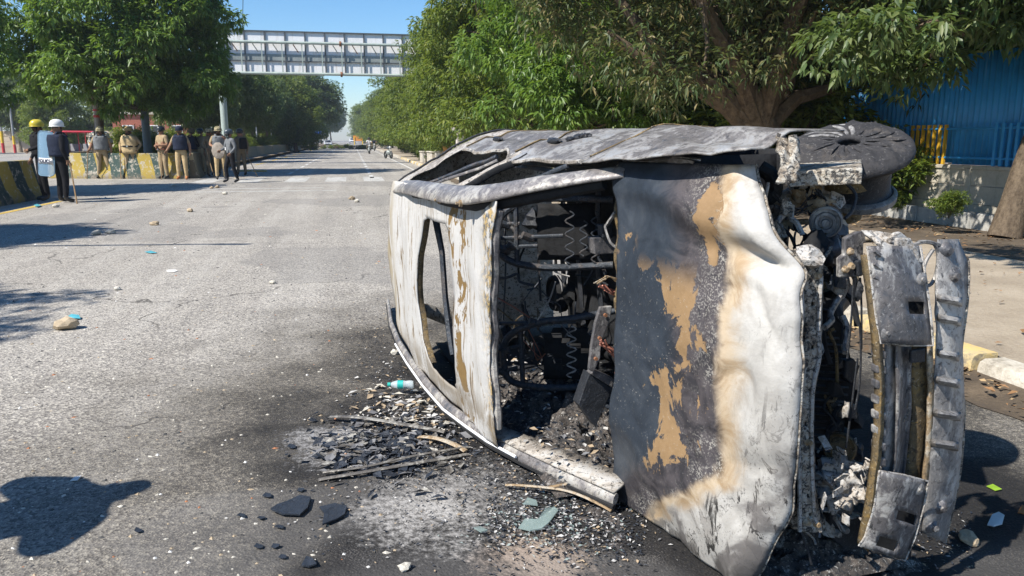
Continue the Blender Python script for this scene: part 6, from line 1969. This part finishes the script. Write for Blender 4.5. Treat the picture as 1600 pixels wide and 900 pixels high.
m = MB(); m.tube(smooth_path([PX(px, py, BX(py) - .045) for px, py in ((1497, 374), (1500, 398), (1512, 408), (1511, 470), (1502, 540), (1500, 600), (1506, 640), (1499, 740), (1476, 848))]), .006, 6); m.build('rolled_edge', M_spk, parent=lowp)
# hanging wires
for pts in (((1337, 434), (1334, 470), (1342, 500), (1345, 545), (1343, 600), (1336, 640)), ((1344, 434), (1346, 480), (1346, 545)), ((1334, 434), (1330, 500), (1324, 560)), ((1340, 560), (1330, 640), (1322, 700)), ((1252, 830), (1262, 860), (1268, 882))):
    m = MB(); m.tube(smooth_path([PX(px, py, .5) for px, py in pts]), .0035, 5); m.build('hanging_wire', M_char, parent=car)
lump('wire_knot', 1341, 455, .5, (.014, .026, .014), M_char, 3, .4, sub=2)
lump('wire_knot', 1322, 640, .5, (.012, .024, .012), M_ashy, 5, .5, sub=2)
# ash caked lump of the headlamp, white and flaky
hl = lump('ash_caked_lamp', 1312, 752, .44, (.085, .085, .08), M_ashy, 17, .35, 3, 4)
m = MB()
for k in range(46):
    q = Vector((random.gauss(0, .07), random.gauss(0, .07), random.gauss(0, .06))); c = PX(1314, 754, .47) + q
    r_ = Matrix.Rotation(random.uniform(0, 6), 3, random.choice('XYZ')) @ Matrix.Rotation(random.uniform(0, 6), 3, 'X')
    m.box(c, (.05 * random.uniform(.4, 1.3), .03 * random.uniform(.4, 1.2), .004), r_)
m.build('ash_flake', M_ashy, parent=hl, smooth=False)['kind'] = 'stuff'
m = MB(); m.plate([PX(px, py, .42) for px, py in ((1296, 800), (1352, 806), (1348, 862), (1330, 868), (1302, 842))], .03, (1, 0, 0)); m.build('lower_bracket', M_char, parent=car, bevel=.004, smooth=False)
for px, py in ((1306, 808), (1306, 832), (1318, 826)):
    m = MB(); m.lathe([(0, .02), (.010, .02), (.014, 0)], PX(px, py, .425), (1, 0, 0), 10); m.build('bolt', M_beamp, parent=car)
for k, (px, py, x, s) in enumerate(((1290, 690, .3, .07), (1300, 640, .2, .08), (1275, 560, .2, .09), (1325, 705, .35, .04), (1270, 720, .25, .09), (1262, 640, .15, .1), (1290, 842, .3, .06), (1250, 500, .1, .1))):
    lump('charred_remains', px, py, x, (s, s * 1.1, s), M_inner if k % 3 else M_char, 50 + k, .45, 2.2, 3)
m = MB(); m.lathe([(0, .02), (.03, .02), (.04, .01), (.05, .02), (.055, 0)], PX(1312, 700, .42), (.6, .2, .6), 18); m.build('fan_motor', M_brown, parent=car)

# tangle of small brackets, pipes and wires between hood and beam
random.seed(19)
def tangle(n, x0, x1, y0, y1, d0, d1):
    for k in range(n):
        px, py, x = random.uniform(x0, x1), random.uniform(y0, y1), random.uniform(d0, d1)
        mt = random.choice([M_char, M_spk, M_inner, M_inner, M_beam, M_tube, M_brown, M_ashy])
        if k % 2:
            w, h_ = random.uniform(8, 22), random.uniform(8, 26); a = random.uniform(-.6, .6)
            ol = [(-w, -h_), (w * .4, -h_ * 1.1), (w, -h_ * .3), (w * .8, h_), (-w * .2, h_ * .8), (-w * 1.1, h_ * .5)]
            m = MB(); m.plate([PX(px + (u * math.cos(a) - v * math.sin(a)) * .6, py + (u * math.sin(a) + v * math.cos(a)) * .6, x + u * .001 * random.uniform(-1, 2)) for u, v in ol], .012, (1, 0, 0)); m.build('torn_bracket', mt, parent=car, bevel=.003, smooth=False)
        else:
            pts = [(px, py)]
            for q in range(3): pts.append((pts[-1][0] + random.uniform(-16, 16), pts[-1][1] + random.uniform(6, 28)))
            m = MB(); m.tube(smooth_path([PX(u, v, x + .02 * q) for q, (u, v) in enumerate(pts)], 3), random.choice([.004, .006, .010]), 6); m.build('pipe_end', mt, parent=car)
tangle(60, 1192, 1325, 280, 450, .02, .30)
tangle(30, 1240, 1300, 380, 470, .25, .45)
tangle(44, 1242, 1318, 440, 820, .25, .44)
tangle(10, 1240, 1340, 790, 870, .25, .42)
tangle(10, 1392, 1446, 545, 735, .52, .58)
for k in range(26):                                   # fins and tabs on the radiator support
    py = 420 + 15.5 * k; m = MB(); m.plate([PX(px, y_, .508) for px, y_ in ((1252, py), (1262 + 6 * random.random(), py - 2), (1262, py + 6), (1252, py + 5))], .02, (1, 0, 0)); m.build('support_tab', random.choice([M_char, M_spk, M_inner]), parent=rs_, smooth=False)

for ep, pts in ((ep1, ((1355, 384), (1362, 440), (1368, 490), (1376, 536), (1416, 540), (1458, 540), (1454, 490), (1446, 430), (1438, 384))), (ep2, ((1374, 736), (1412, 742), (1450, 752), (1444, 790), (1430, 840), (1414, 876), (1380, 864), (1342, 852), (1352, 838), (1366, 790), (1374, 736)))):
    m = MB(); m.tube([PX(px, py, BX(py) + .026) for px, py in pts], .0035, 5); m.build('worn_lit_edge', M_ashy, parent=ep)  # worn plate edges; the pale colour also paints the light they catch
# ================================================================== things lying on the road
bpy.context.view_layer.update()
M_stone = conc_mat('rubble_stone', (.26, .20, .13), (.40, .32, .22), (.52, .43, .31), .2, 4)
M_stonew = conc_mat('pale_stone', (.40, .37, .31), (.52, .49, .42), (.62, .59, .52), .15, 4)
M_bluepl = simple('blue_plastic', (.10, .42, .50), .4)
M_paper = simple('white_paper', (.62, .61, .58), .85, 0, .08)
M_char2 = burnt('charred_sheet', (.010, .012, .016), (.028, .034, .045), (.14, .14, .15), (.06, .045, .03), .15, .0, .2, 3, (1, 1, 1), .45, 0, .3, .1)
M_trim = burnt('burnt_trim', (.03, .03, .03), (.13, .125, .12), (.42, .41, .37), (.30, .22, .11), .46, .05, .40, 2.5, (1, 1, 1), .5, .2, .2, .1, .3)
t_ = NT('broken_glass'); t_.b.inputs['Base Color'].default_value = (.34, .44, .42, 1); t_.b.inputs['Roughness'].default_value = .2; t_.b.inputs['Alpha'].default_value = .5
M_gl = t_.mat
def stone(px, py, size, mat, label, seed, group='stones on the road', name='stone'):
    m = MB(); m.blob((0, 0, size[2] * .7), size, seed, .28, 1.4, 2)
    m.v = [(x, y, max(z, 0)) for x, y, z in m.v]
    o = m.build(name, mat, loc=G(px, py), rz=seed, smooth=False)
    return tag(o, label, 'stone', group)
stone(104, 514, (.10, .07, .055), M_stone, 'brown stone beside a scrap of blue plastic on the left of the road', 3)
stone(184, 453, (.035, .03, .02), M_stonew, 'small pale stone at the tip of the leaf shadow', 5)
stone(426, 443, (.035, .03, .02), M_stonew, 'small pale stone in the middle of the road', 6)
stone(633, 890, (.024, .018, .014), M_stonew, 'cream pebble at the bottom of the picture below the ash patch', 7)
stone(1514, 848, (.042, .028, .024), M_stone, 'brown stone on the sooty road right of the bumper', 8)
stone(681, 586, (.03, .022, .018), M_stone, 'brown pebble by the lower roof rail', 9) if False else None
stone(617, 554, (.03, .025, .02), M_stonew, 'pale pebble beside the roof edge of the burnt car', 10)
for k, (px, py) in enumerate(((88, 324), (297, 331), (352, 304), (340, 294), (270, 291), (242, 352), (152, 367), (331, 295), (173, 365), (550, 312), (558, 316))):
    stone(px, py, (.08, .06, .045), M_stone if k % 2 else M_stonew, 'stone on the road before the policemen, %s of the thrown stones from the left' % ORD[sorted([88, 297, 352, 340, 270, 242, 152, 331, 173, 550, 558]).index(px)], 20 + k, 'thrown stones on the far road')
def flat_scrap(px, py, outline, z, thick, mat, label, cat, name, bend=.01, group=None, seed=0):
    c = G(px, py)
    m = MB()
    pts = []
    for (x, y) in outline:
        g = G(px + x, py + y) - c
        pts.append(Vector((g.x, g.y, z + thick + bend * (1 + mnoise.noise(Vector((g.x * 14, g.y * 14, seed)))))))
    m.plate(pts, thick, (0, 0, 1))
    o = m.build(name, mat, loc=c, smooth=False)
    return tag(o, label, cat, group)
flat_scrap(112, 498, [(-8, 0), (0, -3), (12, -1), (14, 2), (2, 3)], .0, .003, M_bluepl, 'scrap of pale blue plastic behind the brown stone', 'plastic scrap', 'plastic_scrap', .02)
flat_scrap(268, 424, [(-9, 0), (-4, -2), (6, -2), (10, 0), (4, 2), (-5, 2)], 0, .003, M_paper, 'white paper disc lying on the road', 'paper', 'paper_scrap', .004)
flat_scrap(236, 395, [(-10, 0), (0, -2), (10, 1), (0, 2)], 0, .003, M_bluepl, 'pale blue scrap on the road below the thin pole shadow', 'plastic scrap', 'plastic_scrap', .01)
flat_scrap(58, 323, [(-5, 0), (0, -3), (7, 0), (0, 2)], 0, .01, M_bluepl, 'turquoise scrap at the feet of the person with the shield', 'plastic scrap', 'plastic_scrap', .03)
flat_scrap(118, 750, [(-8, 3), (0, -3), (10, -4), (4, 3)], 0, .003, M_paper, 'torn white scrap inside the near shadow', 'paper', 'paper_scrap', .006)
flat_scrap(1555, 820, [(-13, 4), (-6, -7), (4, -9), (13, -3), (10, 6), (-3, 8)], 0, .004, M_paper, 'crumpled white paper right of the bumper', 'paper', 'paper_scrap', .02)
flat_scrap(1553, 765, [(-12, -3), (-2, -5), (12, 3), (2, 4)], 0, .002, simple('fresh_leaf', (.22, .36, .03), .5), 'single bright green leaf right of the bumper', 'leaf', 'fallen_leaf', .008)
flat_scrap(1594, 800, [(-4, 3), (2, -6), (8, -4), (6, 6)], 0, .004, M_oranges, 'orange scrap at the right edge of the road', 'scrap', 'plastic_scrap', .008)
GC = 'charred plastic shards'
flat_scrap(455, 795, [(-32, 8), (-22, -1), (-6, -6), (14, -16), (31, -13), (26, 4), (14, 15), (-14, 14)], .0, .006, M_char2, 'large charred plastic shard with a notched edge, left of the ash patch', 'shard', 'charred_shard', .012, GC, 1)
flat_scrap(520, 808, [(-21, -11), (4, -15), (10, -14), (22, -13), (19, 1), (7, 8), (-16, 18), (-13, 2)], .0, .006, M_char2, 'squarish charred plastic shard beside the larger shard', 'shard', 'charred_shard', .012, GC, 2)
flat_scrap(483, 884, [(-12, 4), (-4, -9), (6, -4), (12, 4), (0, 6)], .0, .006, M_char2, 'triangular charred shard at the bottom edge of the picture', 'shard', 'charred_shard', .01, GC, 3)
for k, (px, py) in enumerate(((470, 768), (456, 700), (437, 826), (430, 857), (442, 873), (418, 777), (408, 812), (404, 857), (378, 808), (216, 832))):
    flat_scrap(px, py, [(-6 - k % 3, 1), (-3, -3 - k % 2), (5 + k % 4, -2), (6, 1 + k % 3), (0, 3)], .0, .002, M_char2, 'small charred flake near the shards, %s by its distance from the car' % ORD[k], 'flake', 'charred_flake', .008, 'small charred flakes', k)
def strip_on_ground(pts, z, w, h, mat, label, name='trim_strip', cat='trim strip', arch=.02):
    P = smooth_path([G(px, py) for px, py in pts], 4)
    c = P[0].copy()
    n = len(P)
    m = MB()
    m.tube([p - c + Vector((0, 0, z + h + arch * math.sin(math.pi * i / (n - 1)))) for i, p in enumerate(P)], 1.0 * w, 8, flat=(1.0, h / w, (0, 0, 1)))
    o = m.build(name, mat, loc=c, angle=60)
    return tag(o, label, cat, 'burnt trim strips')
strip_on_ground([(516, 658), (560, 664), (630, 675), (695, 682)], .02, .017, .004, M_trim, 'pale tapering trim strip, the upper of the three left of the car')
strip_on_ground([(498, 752), (560, 746), (640, 734), (700, 722), (732, 712)], .0, .012, .006, M_trim, 'long curved trim strip nearest the camera, left of the car')
strip_on_ground([(505, 744), (570, 740), (640, 726), (700, 713), (735, 704)], .012, .008, .005, M_trim, 'thin curved rail lying behind the longest trim strip')
strip_on_ground([(655, 688), (690, 698), (728, 710)], .01, .017, .006, M_tanmetal, 'short yellowish perforated bar joining the trim strips')
strip_on_ground([(790, 765), (850, 775), (900, 785), (955, 806)], .015, .008, .005, M_tanmetal, 'thin tan rod on the ground below the windscreen pillar', 'burnt_rod', 'rod')
strip_on_ground([(850, 773), (910, 770), (960, 766)], .02, .008, .005, M_tanmetal, 'second tan rod reaching under the hood corner', 'burnt_rod', 'rod')
# water bottle
b0 = G(646, 607, .035); b1 = G(612, 607, .035)
bt = empty('water_bottle', b0); ax = (b1 - b0).normalized(); r_ = .026
t_ = NT('clear_bottle'); t_.b.inputs['Base Color'].default_value = (.62, .70, .72, 1); t_.b.inputs['Roughness'].default_value = .1; t_.b.inputs['Alpha'].default_value = .55
m = MB(); m.lathe([(0, 0), (.022, 0), (r_, .01), (r_, .03), (.023, .05), (r_, .06), (r_, .105), (.018, .13), (.010, .142), (.010, .15)], (0, 0, r_), ax, 20); m.build('body', t_.mat, parent=bt)
m = MB(); m.lathe([(r_ + .001, .062), (r_ + .001, .098)], (0, 0, r_), ax, 20); m.build('label_band', simple('teal_label', (.02, .42, .38), .5), parent=bt)
m = MB(); m.lathe([(.0135, .143), (.0135, .162), (0, .162)], (0, 0, r_), ax, 14); m.build('cap', simple('teal_cap', (.02, .40, .34), .4), parent=bt)
bt.scale = (.9, .9, .9)
tag(bt, 'small water bottle with a teal label and cap lying left of the car roof', 'bottle')
# glass sheets
for k, (px, py, ol, lab) in enumerate(((840, 822, [(-30, 10), (-20, -4), (0, -2), (12, -16), (26, -24), (32, -18), (18, 4), (6, 12), (-12, 16)], 'largest crazed sheet of greenish glass before the hood'),
                                       (828, 792, [(-10, 4), (-4, -6), (10, -4), (12, 4)], 'small greenish glass piece above the crazed sheet'),
                                       (748, 834, [(-8, 0), (2, -6), (14, 2), (4, 7)], 'small greenish glass triangle beside the ash patch'),
                                       (890, 770, [(-16, 4), (-4, -8), (18, -6), (12, 6)], 'greenish glass piece below the windscreen pillar'))):
    flat_scrap(px, py, ol, .004, .005, M_gl, lab, 'glass', 'glass_sheet', .014, 'pieces of broken glass', k)
# loose ash, flakes and chips
MASH = [M_char2, M_char2, M_inner, M_inner, M_char2, simple('ash_chip', (.46, .45, .43), .9), simple('tan_chip', (.34, .26, .17), .9), simple('grey_chip', (.16, .16, .165), .8), M_char2]
def near_car():
    # along the lower roof rail, windscreen and nose of the car
    k = random.random()
    if k < .40:
        i = random.randrange(len(low) - 1); a, b = low[i], low[i + 1]; q = random.random()
        g = G(a[0] + (b[0] - a[0]) * q, a[1] + (b[1] - a[1]) * q)
        return g + Vector((random.gauss(-.10, .20), random.gauss(-.15, .20), .0))
    if k < .62:
        return G(random.gauss(650, 62), random.gauss(672, 42))
    if k < .85:
        return G(random.uniform(760, 1010), random.gauss(810, 42))
    if k < .93:
        return G(random.uniform(1200, 1520), random.uniform(800, 895))
    return G(random.gauss(620, 90), random.gauss(760, 60))
o = litter('burnt_chips', 9000, near_car, .014, MASH); tag(o, 'burnt chips and flakes strewn round the car', 'debris', kind='stuff')
o = litter('burnt_flakes', 620, lambda: G(random.gauss(600, 48), random.gauss(708, 22)), .06, [M_char2, M_char2, MASH[7], M_trim]); tag(o, 'bed of dark flakes between the trim strips', 'debris', kind='stuff')
o = litter('pale_crumpled_bits', 260, lambda: G(random.gauss(640, 45), random.gauss(640, 22)), .045, [MASH[5], MASH[6], M_stonew, MASH[7]]); tag(o, 'crumpled tan and white scraps below the bottle', 'debris', kind='stuff')
o = litter('glass_crumbs', 700, lambda: G(random.gauss(850, 55), random.gauss(815, 28)), .016, [M_gl, MASH[5], MASH[7]]); tag(o, 'crumbs of greenish glass before the hood', 'debris', kind='stuff')
# grit over the whole road
def road_grit():
    px = random.uniform(-20, 620); py = 245 + 655 * random.random() ** 1.3
    return G(px, py)
vs_, k = [], 0
m = MB()
grit_m = [M_stone, M_stonew, simple('dark_grit', (.06, .06, .06), .9), M_paper, simple('brick_grit', (.36, .15, .07), .9)]
for k in range(900):
    c = road_grit(); d = c.length
    s = random.uniform(.002, .007) * (1 + d * .15)
    a = random.uniform(0, 6.28)
    e1 = Vector((math.cos(a), math.sin(a), 0)) * s * random.uniform(.7, 1.8); e2 = Vector((-math.sin(a), math.cos(a), 0)) * s
    mi = random.choices(range(5), (3, 4, 5, 1.4, 1.2))[0]
    h = s * random.uniform(.3, .9)
    m.add([c - e1, c - e2, c + e1, c + e2, c + Vector((0, 0, h)) + e1 * .2], [(0, 1, 4), (1, 2, 4), (2, 3, 4), (3, 0, 4)], mi)
o = m.build('road_grit', grit_m, smooth=False); tag(o, 'grit, brick crumbs and paper bits scattered on the road', 'grit', kind='stuff')
# heap of ash and debris inside the cabin and under the engine
def heap(name, x0, x1, z0, z1, hgt_, mat, label, seed, nu=60, nv=44):
    m = MB()
    def fn(s, q):
        x = x0 + (x1 - x0) * s; z = z0 + (z1 - z0) * q
        e = math.sin(math.pi * s) ** .5 * math.sin(math.pi * q) ** .5
        h = hgt_ * e * (.45 + .55 * mnoise.noise(Vector((x * 4, z * 4, seed))) + .4 * mnoise.noise(Vector((x * 13, z * 13, seed))) + .25 * mnoise.noise(Vector((x * 34, z * 34, seed))))
        yb = -.742 + .026 * z
        return car.matrix_world @ Vector((x, yb + max(0, h) , z))
    m.grid(nu, nv, fn)
    o = m.build(name, mat, angle=25)
    return tag(o, label, 'debris', kind='stuff')
M_heap = burnt('debris_heap_ash', (.010, .010, .011), (.045, .045, .047), (.40, .39, .37), (.20, .14, .09), .34, .12, .35, 7, (1, 1, 1), .95, 0, .95, .2)
heap('cabin_debris', -2.0, -.36, .28, 1.20, .26, M_heap, 'heap of ash, springs and burnt debris in the cabin', 1)
heap('engine_debris', -.3, .5, .2, .75, .22, M_heap, 'charred heap under the engine bay', 4)
o = litter('cabin_flakes', 2600, lambda: car.matrix_world @ Vector((random.uniform(-1.9, -.4), -.735 + .2 * random.random() ** 2, random.uniform(.4, 1.2))), .03, MASH); tag(o, 'burnt flakes and scraps lying in the cabin', 'debris', kind='stuff')

# low drifts of ash and melted residue on the road
def drift(name, poly, hmax, mat, label, seed, n=70):
    xs = [p[0] for p in poly]; ys = [p[1] for p in poly]
    m = MB()
    def fn(a, b):
        px = min(xs) + (max(xs) - min(xs)) * a; py = min(ys) + (max(ys) - min(ys)) * b
        g = G(px, py)
        e = min(1, 3.2 * min(a, 1 - a, b, 1 - b))
        h = mnoise.noise(Vector((g.x * 4, g.y * 4, seed))) * .6 + mnoise.noise(Vector((g.x * 12, g.y * 12, seed))) * .5 + mnoise.noise(Vector((g.x * 38, g.y * 38, seed))) * .4
        return g + Vector((0, 0, -.006 + hmax * e * max(-.3, h + .05)))
    m.grid(n, int(n * .7), fn)
    return tag(m.build(name, mat, angle=20), label, 'ash', kind='stuff')
drift('ash_drift', [(560, 580), (780, 720)], .035, M_heap, 'low drift of ash and residue left of the roof rail', 2)
drift('ash_drift', [(740, 690), (1040, 890)], .04, M_heap, 'low drift of ash and residue before the windscreen and hood', 5)
drift('ash_drift', [(490, 680), (730, 760)], .02, M_heap, 'thin black residue between the trim strips', 7)
drift('ash_drift', [(1180, 800), (1480, 930)], .05, M_heap, 'black residue below the front end', 9)
# ================================================================== thin haze in the air
t_ = bpy.data.materials.new('haze_air'); t_.use_nodes = True
for n_ in list(t_.node_tree.nodes):
    if n_.type == 'BSDF_PRINCIPLED': t_.node_tree.nodes.remove(n_)
pv = t_.node_tree.nodes.new('ShaderNodeVolumePrincipled')
pv.inputs['Color'].default_value = (.80, .88, 1.0, 1); pv.inputs['Density'].default_value = .0006; pv.inputs['Anisotropy'].default_value = .3
t_.node_tree.links.new(pv.outputs[0], t_.node_tree.nodes['Material Output'].inputs['Volume'])
m = MB(); m.box((0, 870, 11.5), (1900, 1990, 27)); hz_ = m.build('haze', t_, smooth=False)
hz_['kind'] = 'stuff'
